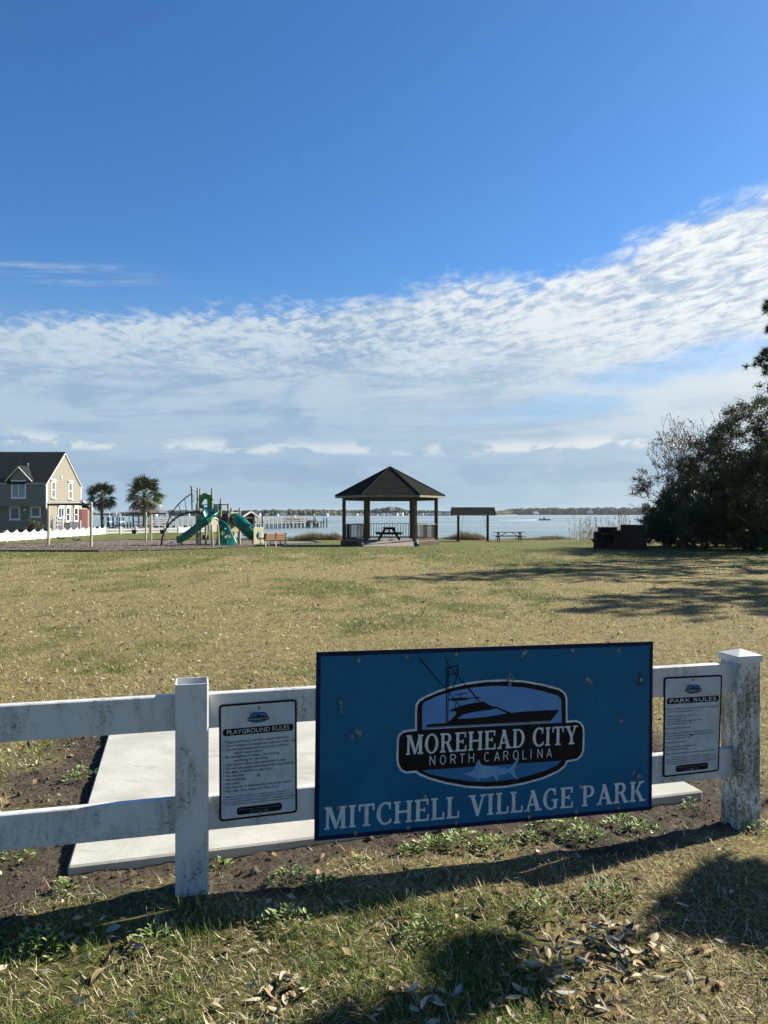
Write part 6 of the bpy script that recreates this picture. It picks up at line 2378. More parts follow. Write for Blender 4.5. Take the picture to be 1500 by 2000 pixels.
def foliage(parent, name, centres, radii, n, size, cols, seed, shell=.45, aspect=.55):
    rg = np.random.default_rng(seed)
    centres = np.asarray(centres, float); radii = np.asarray(radii, float)
    wgt = radii.prod(1) ** (2 / 3); wgt /= wgt.sum()
    idx = rg.choice(len(centres), n, p=wgt)
    d = rg.normal(size=(n, 3)); d /= np.linalg.norm(d, axis=1)[:, None]
    r = (shell + (1 - shell) * rg.uniform(0, 1, n)) * rg.uniform(.75, 1.12, n)
    c = centres[idx] + d * r[:, None] * radii[idx]
    V, Fc, cn = leaf_quads(c, np.full(n, size), rg, aspect)
    cols = np.asarray(cols, float)
    tone = rg.uniform(.75, 1.25, len(centres))[idx][:, None]
    tint = cols[rg.integers(0, len(cols), n)] * rg.uniform(.8, 1.2, (n, 1)) * tone
    return np_mesh(name, V, Fc, cn, M_leafs, np.repeat(tint, 4, 0), parent)


DARK = [(.040, .055, .018), (.055, .070, .022), (.030, .042, .016), (.075, .080, .030)]
OLIVE = [(.085, .085, .035), (.065, .072, .026), (.11, .10, .05), (.05, .06, .022)]
BROWN = [(.075, .05, .03), (.06, .055, .026), (.10, .07, .04)]


def shrub(px, py_base, Y, w, h, label, cols, seed, n=2600, size=.11):
    x = HX(px, Y); g = G(x, Y)
    t = empty('shrub', (x, Y, g), label, 'shrub', 'shrubs round the house')
    rg = np.random.default_rng(seed)
    m = 12
    c = np.stack([x + rg.uniform(-.36, .36, m) * w, Y + rg.uniform(-.3, .3, m) * w, g + h * rg.uniform(.28, .78, m)], 1)
    r = np.stack([w * rg.uniform(.16, .26, m)] * 2 + [h * rg.uniform(.16, .24, m)], 1)
    foliage(t, 'foliage', c, r, n, size, cols, seed)
    mb = MB()
    for k in range(5):
        mb.tube([(x + rg.uniform(-.1, .1), Y + rg.uniform(-.1, .1), g - .1), tuple(c[k])], .035, 5, r2=.012)
    mb.build('stem', M_bark, t)


shrub(69, 1037, 67.5, 1.75, 1.85, 'reddish brown rounded bush against the dark front of the house', OLIVE, 3)
shrub(42.5, 1037, 68.2, .95, 1.0, 'small round dark green bush left of the larger brown bush', DARK, 4, 1500)
shrub(8, 1037, 67, 1.9, .75, 'low green hedge shrub at the far left before the house wall', DARK, 5, 1500)
for i, (px, Y, w, h) in enumerate(((192, 86, 2.6, .9), (212, 86.5, 2.2, .8), (281, 87, 2.4, .9), (258, 88, 1.9, .6), (300, 87.5, 1.6, .6), (178, 85, 1.8, .8))):
    shrub(px, 0, Y, w, h, ['low brown winter shrub at the foot of the smaller palm', 'straggling brown shrub right of the smaller palm', 'low brown shrub round the foot of the larger palm', 'small brown shrub left of the larger palm', 'small brown shrub right of the larger palm', 'low brown shrub at the house end of the fence'][i], [(.16, .12, .07), (.11, .09, .05), (.09, .09, .04)], 20 + i, 1000, .16)


def frond_mesh(m, seed):
    rg = random.Random(seed)
    mb = MB()
    Lp = 1.0
    mb.tube([(0, 0, 0), (0, .5, .03), (0, Lp, 0)], .016, 4)
    nb = 17
    for i in range(nb):
        a = R(-118 + 236 * i / (nb - 1)) + rg.uniform(-.04, .04)
        L = .82 * (1 - .28 * abs(i - nb / 2) / (nb / 2)) * rg.uniform(.85, 1.05)
        d = Vector((math.sin(a), math.cos(a), 0)); s = Vector((d.y, -d.x, 0))
        b = Vector((0, Lp - .02, 0))
        zz = -.10 * rg.uniform(.5, 1.6)
        p1 = b + d * L * .5 + Vector((0, 0, .05)); p2 = b + d * L * .82 + Vector((0, 0, zz * .6)); p3 = b + d * L + Vector((0, 0, zz * 2.2))
        mb.face([b, p1 + s * .042, p1 - s * .042]); mb.face([p1 + s * .042, p2 + s * .026, p2 - s * .026, p1 - s * .042]); mb.face([p2 + s * .026, p3, p2 - s * .026])
    me = bpy.data.meshes.new('frond'); me.from_pydata([tuple(v) for v in mb.v], [], mb.f); me.materials.append(m)
    return me


FROND = [frond_mesh(M_frond, k) for k in range(3)]
FRONDRY = [frond_mesh(M_frondry, 9)]


def palm(px, Y, crown_py, R_, label, seed, lean=.0, nf=52, ndry=5):
    rg = random.Random(seed)
    x = HX(px, Y); g = G(x, Y) - .1
    zc = HZ_(crown_py, Y)
    t = empty('palm_tree', (x, Y, g), label, 'palm tree', 'cabbage palms beyond the vinyl fence')
    pts = []; rs = []
    n = 9
    for i in range(n):
        f = i / (n - 1)
        pts.append((x + lean * (f - f * f * .6) * -1, Y, g + (zc - g) * f)); rs.append(.19 - .06 * f + (.05 if i == 0 else 0) + (.06 if i == n - 1 else 0))
    mb = MB(); mb.tube(pts, rs, 10); mb.build('trunk', M_palmtrunk, t, smooth=True)
    top = Vector(pts[-1])
    for k in range(nf):
        dry = k >= nf - ndry
        me = FRONDRY[0] if dry else FROND[rg.randrange(3)]
        o = bpy.data.objects.new('frond', me); col.objects.link(o); o.parent = t
        f = (k + .5) / nf
        el = R(80 - 140 * f + rg.uniform(-12, 12)) if not dry else R(rg.uniform(-75, -40))
        azm = k * 2.39996 + rg.uniform(-.3, .3)
        d = Vector((math.cos(azm) * math.cos(el), math.sin(azm) * math.cos(el), math.sin(el)))
        sx = d.cross(Vector((0, 0, 1)));
        if sx.length < .01: sx = Vector((1, 0, 0))
        sx.normalize(); zz = sx.cross(d)
        roll = Matrix.Rotation(rg.uniform(-.8, .8), 3, d)
        M = roll @ Matrix((sx, d, zz)).transposed()
        s = R_ / 1.75 * rg.uniform(.82, 1.08)
        o.matrix_local = Matrix.Translation(top - Vector(t.location)) @ M.to_4x4() @ Matrix.Diagonal((s, s, s, 1))


palm(201, 86, 971, 2.05, 'smaller cabbage palm right of the house', 3, lean=.35, ndry=3)
palm(281.5, 87, 968, 2.65, 'larger cabbage palm between the house and the playground', 8, ndry=8)

# ------------------------------------------------------------------ piers, docks, boats
M_pier = mat('pier_wood', (.26, .245, .215), (.17, .16, .14), 2, .9)
M_pile = mat('piling', (.10, .085, .07), (.06, .052, .045), 3, .9)
M_hull = mat('hull_dark', (.012, .016, .022), (.02, .022, .03), 3, .35)
M_hullw = mat('hull_white', (.66, .67, .66), (.6, .61, .6), 3, .35)
M_teal = mat('pile_wrap_teal', (.02, .07, .08), (.03, .09, .10), 3, .6)
WZ = -1.3


def pier():
    A = Vector((HX(285, 112), 112, 0)); B_ = Vector((HX(606, 150), 150, 0))
    t = empty('pier', (A + B_) / 2 + Vector((0, 0, WZ)), 'long wooden pier on pilings reaching out behind the playground', 'pier')
    d = (B_ - A).normalized(); s = Vector((-d.y, d.x, 0)) * .8
    L = (B_ - A).length
    zd = -.28
    nb = 28
    for k in range(nb):
        a, b = A + d * (L * k / nb), A + d * (L * (k + 1) / nb - .03)
        mb = MB(); mb.bar((a.x, a.y, zd), (b.x, b.y, zd), 1.7, .14); mb.build('deck_section', M_pier, t)
    n = 34
    for k in range(n + 1):
        p = A + d * (L * k / n)
        for sg in (-1, 1):
            q = p + s * sg
            mb = MB(); mb.tube([(q.x, q.y, WZ - 1.0), (q.x, q.y, zd - .08)], .11, 6); mb.build('piling', M_pile, t)
            mb = MB(); mb.bar((q.x, q.y, zd + .07), (q.x, q.y, zd + 1.0), .09, .09); mb.build('rail_post', M_pier, t)
    for sg in (-1, 1):
        for z in (.38, .72, 1.02):
            a, b = A + s * sg, B_ + s * sg
            mb = MB(); mb.bar((a.x, a.y, zd + z), (b.x, b.y, zd + z), .05, .13); mb.build('rail', M_pier, t)
    # platform at the end
    E0 = B_; E1 = Vector((HX(634, 153), 153, 0))
    mb = MB(); mb.bar((E0.x, E0.y, zd - .05), (E1.x, E1.y, zd - .05), 2.6, .16); mb.build('platform', M_pier, t)
    for px, py in ((617, 1012), (622, 1018), (628, 1018), (633, 1012.5), (639, 1011.5), (620, 1018)):
        Y = 152; x = HX(px, Y); mb = MB(); mb.tube([(x, Y - 1.2, WZ - 1), (x, Y - 1.2, HZ_(py, Y))], .13, 6); mb.build('piling', M_pile, t)
    x = HX(613.5, 151); mb = MB(); mb.tube([(x, 151, zd), (x, 151, HZ_(1006, 151))], .06, 6); mb.build('lamp_post', M_pile, t)
    mb = MB(); mb.ball((x, 151, HZ_(1005.5, 151)), .17, 8, 6); mb.build('lamp_globe', M_trim, t)
    # boat lift with a dark cover tied at the pier end
    t2 = empty('boat_lift', (HX(607.5, 149), 148, WZ), 'dark covered boat lift at the head of the long pier', 'boat lift')
    for px in (602, 613.5):
        for yy in (146.5, 149):
            x = HX(px, 148); mb = MB(); mb.tube([(x, yy, WZ - 1), (x, yy, HZ_(1017, 148))], .13, 6); mb.build('piling', M_pile, t2)
    mb = MB(); mb.prism([(HX(601.5, 148), 146.3, HZ_(1018.5, 148)), (HX(614, 148), 146.3, HZ_(1018.5, 148)), (HX(612.5, 148), 146.3, HZ_(1016.4, 148)), (HX(604, 148), 146.3, HZ_(1016.4, 148))], (0, 3, 0)); mb.build('cover', M_hull, t2)
    mb = MB(); mb.bar((HX(601.5, 148), 146.2, HZ_(1027, 148)), (HX(613, 148), 146.2, HZ_(1023.5, 148)), .12, .12); mb.build('brace', M_pile, t2)


pier()


def boat(name, px0, px1, py_w, py_deck, Y, label, dark=True, cabin=True):
    x0, x1 = HX(px0, Y), HX(px1, Y)
    L = x1 - x0; z0 = HZ_(py_w, Y); z1 = HZ_(py_deck, Y)
    t = empty(name, ((x0 + x1) / 2, Y, z0), label, 'boat')
    bw = L * .17
    mb = MB()
    secs = []
    for f, w, sh, k in ((0, .85, 0, 0), (.3, 1, 0, 0), (.6, .95, .08, 0), (.85, .55, .2, .15), (1.0, .03, .32, .6)):
        x = x0 + L * f
        h = z1 - z0
        secs.append([(x - k * h * .4, Y - bw * w * .75, z0 + h * k * .6), (x, Y - bw * w, z1 + sh * h), (x, Y + bw * w, z1 + sh * h), (x - k * h * .4, Y + bw * w * .75, z0 + h * k * .6)])
    vs = [p for s in secs for p in s]
    fs = []
    for i in range(4):
        for k in range(4):
            fs.append((i * 4 + k, i * 4 + (k + 1) % 4, (i + 1) * 4 + (k + 1) % 4, (i + 1) * 4 + k))
    fs += [(0, 1, 2, 3), (16, 17, 18, 19)]
    mb.add(vs, fs); mb.build('hull', M_hull if dark else M_hullw, t)
    return t, x0, x1, z0, z1, L


def boats():
    # cruiser hanging in a lift beyond the pier
    Y = 190
    t, x0, x1, z0, z1, L = boat('moored_boat', 584.5, 559, 1016.4, 1012.6, Y, 'dark hulled cabin boat raised on a lift beyond the long pier', True)
    xm = HX(573, Y)
    mb = MB(); mb.prism([(HX(564, Y), Y - 1, z1), (HX(578, Y), Y - 1, z1), (HX(577, Y), Y - 1, HZ_(1009, Y)), (HX(567, Y), Y - 1, HZ_(1009, Y))], (0, 2, 0)); mb.build('cabin', M_hullw, t)
    mb = MB(); mb.box((HX(572, Y), Y - 1.02, HZ_(1010.6, Y)), (1.0, .04, .22)); mb.build('cabin_window', M_glass, t)
    mb = MB(); mb.bar((HX(568, Y), Y, HZ_(1007, Y)), (HX(577.5, Y), Y, HZ_(1007, Y)), 1.6, .10); mb.build('hardtop', M_hullw, t)
    for px in (570, 576):
        mb = MB(); mb.tube([(HX(px, Y), Y, HZ_(1009, Y)), (HX(px, Y), Y, HZ_(1007, Y))], .05, 5); mb.build('hardtop_post', M_hullw, t)
    mb = MB(); mb.tube([(HX(574, Y), Y, HZ_(1007, Y)), (HX(575, Y), Y, HZ_(1001.5, Y))], .04, 5); mb.build('antenna', M_trim, t)
    t2 = empty('boat_lift', (xm, Y, WZ), 'open piling lift holding the dark hulled cabin boat', 'boat lift')
    for px, py in ((558.5, 1009.5), (579, 1012), (586, 1010), (568, 1016)):
        for yy in (Y - 1.9, Y + 1.9):
            mb = MB(); mb.tube([(HX(px, Y), yy, WZ - 1), (HX(px, Y), yy, HZ_(py, Y))], .14, 6); mb.build('piling', M_pile, t2)
    for yy in (Y - 1.9, Y + 1.9):
        mb = MB(); mb.bar((HX(558, Y), yy, z0 - .12), (HX(587, Y), yy, z0 - .12), .2, .16); mb.build('cradle_beam', M_pile, t2)
    mb = MB(); mb.box((HX(583.5, Y), Y, HZ_(1010.5, Y)), (.9, 2.4, .14)); mb.build('lift_platform', M_trim, t2)
    # motor boat under way
    Y = 1450 * (1.5 - WZ) / 13.2
    t, x0, x1, z0, z1, L = boat('motor_boat', 1054, 1075.5, 1016.6, 1014.0, Y, 'small grey motor boat speeding right across the open water', False)
    M_gboat = mat('hull_grey', (.12, .17, .17), (.10, .14, .14), 3, .4)
    for ch in t.children: ch.data.materials[0] = M_gboat
    mb = MB(); mb.box((HX(1063, Y), Y, HZ_(1012.8, Y)), (.9, .9, .5), chamfer=.1); mb.build('console', M_gboat, t)
    mb = MB(); mb.tube([(HX(1062.5, Y), Y - .2, z1), (HX(1062.3, Y), Y - .2, HZ_(1009.6, Y))], [.22, .2], 8); mb.ball((HX(1062.3, Y), Y - .2, HZ_(1008.9, Y)), .15, 8, 6); mb.build('helm_figure', M_hull, t)
    mb = MB(); mb.box((HX(1055, Y), Y, HZ_(1013, Y)), (.5, .5, .9), chamfer=.1); mb.build('outboard', M_hull, t)
    m = mat('wake_foam', (.75, .80, .80), (.40, .5, .52), .45, .9, lo=.3, hi=.62)
    mb = MB()
    n = 14
    for k in range(n):
        f0, f1 = k / n, (k + 1) / n
        xa, xb = HX(1054, Y) - 17 * f0, HX(1054, Y) - 17 * f1
        wa, wb = .5 + 1.6 * f0, .5 + 1.6 * f1
        ha = .22 * (1 - f0) + .04; hb = .22 * (1 - f1) + .04
        mb.face([(xa, Y - wa, WZ + .02), (xa, Y, WZ + ha), (xb, Y, WZ + hb), (xb, Y - wb, WZ + .02)])
        mb.face([(xa, Y, WZ + ha), (xa, Y + wa, WZ + .02), (xb, Y + wb, WZ + .02), (xb, Y, WZ + hb)])
    o = mb.build('wake', m, None); o['kind'] = 'stuff'; tag(o, 'white foam wake trailing behind the grey motor boat', 'wake')


boats()


def docks():
    Y = 135
    M_lift = M_trim
    for i, (pa, pb, lab) in enumerate(((206, 216.5, 'left one of the two small white topped boat lifts by the smaller palm'), (225, 237, 'right one of the two small white topped boat lifts by the smaller palm'))):
        t = empty('boat_lift', (HX((pa + pb) / 2, Y), Y, WZ), lab, 'boat lift', 'white topped boat lifts')
        for px in (pa, pb):
            for yy in (Y - 1, Y + 1):
                mb = MB(); mb.tube([(HX(px, Y), yy, WZ - 1), (HX(px, Y), yy, HZ_(1009.5, Y))], .14, 6); mb.build('piling', M_teal, t)
        for yy in (Y - 1, Y + 1):
            mb = MB(); mb.bar((HX(pa - 1, Y), yy, HZ_(1009, Y)), (HX(pb + 1, Y), yy, HZ_(1009, Y)), .25, .16); mb.build('top_beam', M_lift, t)
        mb = MB(); mb.box((HX((pa + pb) / 2, Y), Y, HZ_(1018.8, Y)), (HX(pb + 1, Y) - HX(pa - 2, Y), 2.2, .16)); mb.build('lift_platform', M_lift, t)
        mb = MB(); mb.tube([(HX(pb - 2.5 + i * -7, Y), Y, HZ_(1009, Y)), (HX(pb - 2.5 + i * -7, Y), Y, HZ_(999, Y))], .04, 5); mb.build('mast', M_lift, t)
    # low dock joining them and the roofed dock behind the larger palm
    t = empty('dock', (HX(250, Y), Y, WZ), 'low grey dock on teal pilings between the lifts and larger palm', 'dock')
    for k in range(10):
        a, b = HX(205 + k * 12, Y), HX(216.6 + k * 12, Y)
        mb = MB(); mb.box(((a + b) / 2, Y + 3, -.62), (b - a, 2.0, .16)); mb.build('deck_section', M_pier, t)
        for yy in (Y + 2.1, Y + 3.9):
            mb = MB(); mb.tube([(a, yy, WZ - 1), (a, yy, -.1 if k % 3 == 0 else -.6)], .13, 6); mb.build('piling', M_teal, t)
    t = empty('boat_house', (HX(286, Y), Y, WZ), 'open boat house with a thin flat dark roof behind the larger palm', 'boat house')
    for px in (267.5, 297.5):
        for yy in (Y - 2, Y + 1):
            mb = MB(); mb.box((HX(px, Y), yy, (WZ - 1 + HZ_(1003.5, Y)) / 2), (.22, .22, HZ_(1003.5, Y) - WZ + 1)); mb.build('piling', M_teal, t)
    mb = MB(); mb.box((HX(282, Y), Y - .5, HZ_(1003.6, Y)), (HX(301, Y) - HX(263, Y), 4.6, .2)); mb.build('roof', M_hull, t)
    mb = MB(); mb.box((HX(282, Y), Y - .5, HZ_(1009, Y)), (HX(299, Y) - HX(265, Y), .2, .14)); mb.build('beam', M_trim, t)
    mb = MB(); mb.box((HX(282, Y), Y - .5, HZ_(1019, Y)), (HX(299, Y) - HX(265, Y), 2.0, .14)); mb.build('platform', M_pier, t)
    # thin mast before the larger palm
    Y = 92; x = HX(252.2, Y)
    mb = MB(); mb.tube([(x, Y, G(x, Y) - .2), (x, Y, HZ_(988, Y))], .035, 6)
    o = mb.build('flag_pole', M_dkmetal, None); tag(o, 'thin dark bare pole rising left of the larger palm trunk', 'pole')


docks()

# ------------------------------------------------------------------ far shore
def far_shore():
    M_far = attr_mat('far_trees', .95, 0, .05)
    M_bank = mat('far_bank', (.26, .25, .20), (.16, .17, .13), .05, .95)

    def stretch(px0, px1, prof, Yf, seed, lab, nm='treeline'):
        """prof: list of (px, top py, shore distance)"""
        rg = np.random.default_rng(seed)
        pxs = [p[0] for p in prof]; tops = [p[1] for p in prof]; ds = [p[2] for p in prof]
        n = int((px1 - px0) * 9)
        px = np.sort(rg.uniform(px0, px1, n))
        Y = np.interp(px, pxs, ds) + rg.uniform(0, 60, n)
        x = (px - 750) / F * Y
        top = CAMZ - (np.interp(px, pxs, tops) - HZ) / F * Y
        h = np.maximum(1.2, (top - WZ) * (.82 + .26 * fbm(px * .12, px * 0, seed, 3) + rg.normal(0, .07, n)))
        t = np.linspace(0, 1, 5)
        oc = []
        for (zz, rr) in ((0, .55), (.22, 1.0), (.5, 1.05), (.78, .8), (1.0, .22)):
            for k in range(6):
                oc.append((rr * math.cos(k * 1.047 + zz * 2), rr * math.sin(k * 1.047 + zz * 2), zz))
        oc = np.array(oc)
        w = h * rg.uniform(.28, .5, n)
        V = oc[None] * np.stack([w, w, h], 1)[:, None] * (1 + rg.normal(0, .10, (n, 30, 3)))
        V = V + np.stack([x, Y, np.full(n, WZ + .1)], 1)[:, None]
        fq = []
        for r_ in range(4):
            for k in range(6):
                fq.append((r_ * 6 + k, r_ * 6 + (k + 1) % 6, (r_ + 1) * 6 + (k + 1) % 6, (r_ + 1) * 6 + k))
        fq = np.array(fq)
        Fc = (fq[None] + np.arange(n)[:, None, None] * 30).ravel()
        cb = np.array([[.045, .060, .034], [.060, .072, .040], [.075, .080, .050], [.10, .095, .07]])[rg.choice(4, n, p=[.4, .32, .2, .08])] * rg.uniform(.8, 1.2, (n, 1))
        tint = np.repeat(cb, 30, 0)
        o = np_mesh(nm, V.reshape(-1, 3), Fc, np.full(n * len(fq), 4), M_far, tint)
        o['kind'] = 'stuff'; tag(o, lab, 'trees')
        # the bank under it
        mb = MB()
        m = 24
        for k in range(m):
            pa, pb = px0 + (px1 - px0) * k / m, px0 + (px1 - px0) * (k + 1) / m
            ya, yb = np.interp(pa, pxs, ds) - 12, np.interp(pb, pxs, ds) - 12
            A = ((pa - 750) / F * ya, ya, WZ - .2); B_ = ((pb - 750) / F * yb, yb, WZ - .2)
            A1 = (A[0] * 1.02, ya * 1.02, WZ + .6); B1 = (B_[0] * 1.02, yb * 1.02, WZ + .6)
            A2 = (A[0] * 1.35, ya * 1.35, WZ + 1.2); B2 = (B_[0] * 1.35, yb * 1.35, WZ + 1.2)
            mb.face([A, B_, B1, A1]); mb.face([A1, B1, B2, A2])
        o = mb.build('far_shore', M_bank, None); o['kind'] = 'structure'
    D0, D1, D2 = 820, 950, 1500
    stretch(-700, 965, [(-700, 1000, D0), (100, 1001, D0 * 1.6), (200, 1003.2, D0 * 1.4), (240, 1001.5, D0), (300, 998.8, D0), (420, 998.5, D0), (520, 998.2, D0), (620, 997.2, D0 + 40), (690, 998.5, D1), (720, 997.5, D1), (742, 996, D1), (758, 992.6, D1), (775, 994, D1), (795, 998.5, D1), (830, 998.5, D1), (880, 1000, D1), (965, 1001.5, D1 + 100)], 800, 3, 'dark evergreen wood along the left and middle of the far shore')
    stretch(960, 2200, [(960, 1000.5, D2 - 350), (985, 998, D2 - 150), (1000, 995.2, D2), (1100, 994.2, D2), (1180, 993.6, D2), (1260, 994.5, D2), (2200, 992, D2)], 1400, 5, 'taller dark wood on the right part of the far shore')
    # houses
    rg = random.Random(8)
    M_hw = mat('far_house_white', (.68, .67, .63), (.6, .6, .57), .3, .7)
    M_hr = mat('far_house_roof', (.17, .165, .16), (.12, .12, .12), .3, .8)
    me = bpy.data.meshes.new('waterfront_house')
    mb = MB()
    mb.box((0, 0, .3), (1.5, 1, .75)); mb.prism([(-.8, -.56, .66), (-.8, .56, .66), (-.8, 0, 1.05)], (1.6, 0, 0)); mb.box((.2, -.52, .2), (.22, .05, .34)); mb.box((-.4, -.52, .3), (.3, .05, .2)); mb.box((.75, -.45, .25), (.5, .35, .5))
    me.from_pydata(mb.v, [], mb.f); me.materials.append(M_hw); me.materials.append(M_hr)
    for i, p in enumerate(me.polygons):
        p.material_index = 1 if 6 <= i < 11 else (1 if 11 <= i < 23 else 0)
    spots = [(462, 1006), (497, 1005.5), (505, 1006.2), (521, 1005), (541, 1006), (553, 1003.8), (634, 1004.2), (640, 1002.5), (656, 1004.2), (648, 1005), (663, 1004.5), (681, 1004), (695, 1005), (705, 1004.8), (727, 1003.8), (735, 1004.5), (747, 1004.2), (755, 1003.6), (762, 1004.4), (772, 1004.8), (766, 994.6), (783, 1004.8), (800, 1005), (815, 1005), (823, 1003.4), (835, 1005), (845, 1005), (858, 1004), (866, 1004.6), (874, 1004.4), (302, 1006), (318, 1005), (366, 1005.5), (228, 1005), (186, 1001.5), (1152, 1000), (1046, 1002)]
    for i, (px, py) in enumerate(spots):
        base = 815 if px < 640 else (930 if px < 960 else 1480)
        if px == 186: base = 1280
        Y = base - rg.uniform(2, 14)
        o = bpy.data.objects.new('waterfront_house', me); col.objects.link(o)
        s = rg.uniform(2.2, 4.6) if px < 1000 else 5
        o.scale = (s * rg.uniform(.8, 1.4), s, s * rg.uniform(.7, 1.15))
        z = max(WZ + .3, HZ_(py, Y) - s * .5)
        o.location = (HX(px, Y), Y, z); o.rotation_euler = (0, 0, rg.uniform(-.6, .6))
        if px == 766:
            o.scale = (4, 4, 3.2); tag(o, 'pale house roof showing above the tallest trees behind the gazebo', 'house')
        elif px > 1000:
            tag(o, 'lone pale house among the trees on the right far shore', 'house', 'houses on the right far shore')
        else:
            tag(o, 'tiny pale waterfront house at the foot of the far wood', 'house', 'houses along the far shore')
        if px == 766:
            # the knoll that carries it
            pass


far_shore()

# ------------------------------------------------------------------ shore grass and reeds


def shore_grass():
    n = 52000
    px = rng.uniform(440, 1330, n)
    clump = (np.exp(-((px - 610) / 34) ** 2) * .9 + np.exp(-((px - 655) / 16) ** 2) * .7 + np.exp(-((px - 905) / 26) ** 2) * 1.0 + np.exp(-((px - 935) / 12) ** 2) * .45
             + np.exp(-((px - 1075) / 26) ** 2) * .45 + np.exp(-((px - 1020) / 18) ** 2) * .25 + np.exp(-((px - 505) / 40) ** 2) * .2 + .16 * vnoise(px * .1, px * 0, 5))
    k = rng.uniform(0, 1, n) < np.clip(clump, .04, 1)
    px = px[k]; clump = clump[k]; n = len(px)
    x0 = (px - 750) / F * 62
    Y = shoreY(x0) + rng.uniform(-1.6, 1.3, n)
    x = (px - 750) / F * Y
    base = np.stack([x, Y, gz(x, Y) - .03], 1)
    L = (.16 + .62 * clump * rng.uniform(.5, 1.2, n)) * rng.uniform(.6, 1.1, n)
    c = np.array([[.22, .17, .09], [.15, .115, .06], [.10, .10, .045], [.30, .245, .14], [.075, .06, .035]])[rng.integers(0, 5, n)] * rng.uniform(.8, 1.2, (n, 1))
    V, Fc, cn, tint = blades(base, L, rng.uniform(.012, .03, n), rng.uniform(0, 6.28, n), np.clip(rng.normal(.2, .14, n), 0, .7), rng.uniform(0, .5, n), c)
    o = np_mesh('shore_grass', V, Fc, cn, M_blade, tint); o['kind'] = 'stuff'
    tag(o, 'brown marsh grass in clumps along the edge of the water', 'grass')
    # tall reeds with seed heads left of and behind the grill
    n = 150
    px = np.concatenate([rng.normal(1150, 14, 80), rng.normal(1212, 14, 70), rng.normal(1190, 30, 30)])
    n = len(px)
    Y = rng.uniform(47, 58, n)
    x = (px - 750) / F * Y
    h = rng.uniform(.7, 1.9, n) * np.where(px > 1195, 1.15, 1)
    base = np.stack([x, Y, gz(x, Y)], 1)
    lean = np.clip(rng.normal(.06, .05, n), 0, .2)
    az = rng.uniform(0, 6.28, n)
    c = np.array([[.26, .21, .13], [.18, .14, .085]])[rng.integers(0, 2, n)]
    V1, F1, c1, t1 = blades(base, h, np.full(n, .016), az, lean, np.full(n, .12), c)
    idx = np.repeat(np.arange(n), 16)
    tip = V1.reshape(n, 5, 3)[:, 4]
    hb = tip[idx] - np.stack([np.zeros(len(idx)), np.zeros(len(idx)), rng.uniform(.0, .26, len(idx))], 1)
    V2, F2, c2, t2 = blades(hb, np.full(len(idx), .11), np.full(len(idx), .02), rng.uniform(0, 6.28, len(idx)), rng.uniform(.2, .6, len(idx)), np.full(len(idx), .8), np.repeat(c, 16, 0) * .8)
    lid = np.repeat(np.arange(n), 4)
    lb = base[lid] + np.stack([np.zeros(len(lid)), np.zeros(len(lid)), rng.uniform(.1, .7, len(lid)) * h[lid]], 1)
    V3, F3, c3, t3 = blades(lb, rng.uniform(.25, .5, len(lid)), np.full(len(lid), .02), rng.uniform(0, 6.28, len(lid)), rng.uniform(.3, .6, len(lid)), np.full(len(lid), .6), c[lid])
    V = np.concatenate([V1, V2, V3]); Fc = np.concatenate([F1, F2 + len(V1), F3 + len(V1) + len(V2)]); cn = np.concatenate([c1, c2, c3]); t = np.concatenate([t1, t2, t3])
    o = np_mesh('reeds', V, Fc, cn, M_blade, t); o['kind'] = 'stuff'
    tag(o, 'tall dry reeds with seed heads by the water near the brick grill', 'reeds')


shore_grass()

# ------------------------------------------------------------------ trees on the right
M_twig = mat('twig', (.20, .175, .14), (.12, .10, .08), 5, .9)
M_bark2 = mat('bark_grey', (.10, .085, .07), (.05, .042, .036), 6, .95, .5, 30, stretch=(2, 2, .5))


def limbs(mb, p, d, L, r, depth, rg, tips, spread=.55, up=.12, taper=.62, kids=(2, 3), minr=.010):
    """recursive branching; twig ends go to tips"""
    pts = [p]; rs = [r]
    n = 4
    q = p.copy(); dd = d.copy()
    for i in range(n):
        dd = (dd + Vector((rg.gauss(0, .16), rg.gauss(0, .16), rg.gauss(0, .12) + up * .3))).normalized()
        q = q + dd * (L / n)
        pts.append(q.copy()); rs.append(max(minr, r * (1 - (1 - taper) * (i + 1) / n)))
    mb.tube(pts, rs, 6 if r > .05 else (5 if r > .02 else 3), caps=False)
    if depth == 0:
        tips.append(q); return
    k = rg.randint(*kids)
    for i in range(k):
        ax = Vector((rg.gauss(0, 1), rg.gauss(0, 1), rg.gauss(0, .7))).normalized()
        nd = (dd + ax * spread + Vector((0, 0, up))).normalized()
        s = pts[-1] if i == 0 else pts[rg.randint(2, n)]
        limbs(mb, s.copy(), nd, L * rg.uniform(.62, .88), rs[-1] * rg.uniform(.7, .95), depth - 1, rg, tips, spread, up, taper, kids, minr)


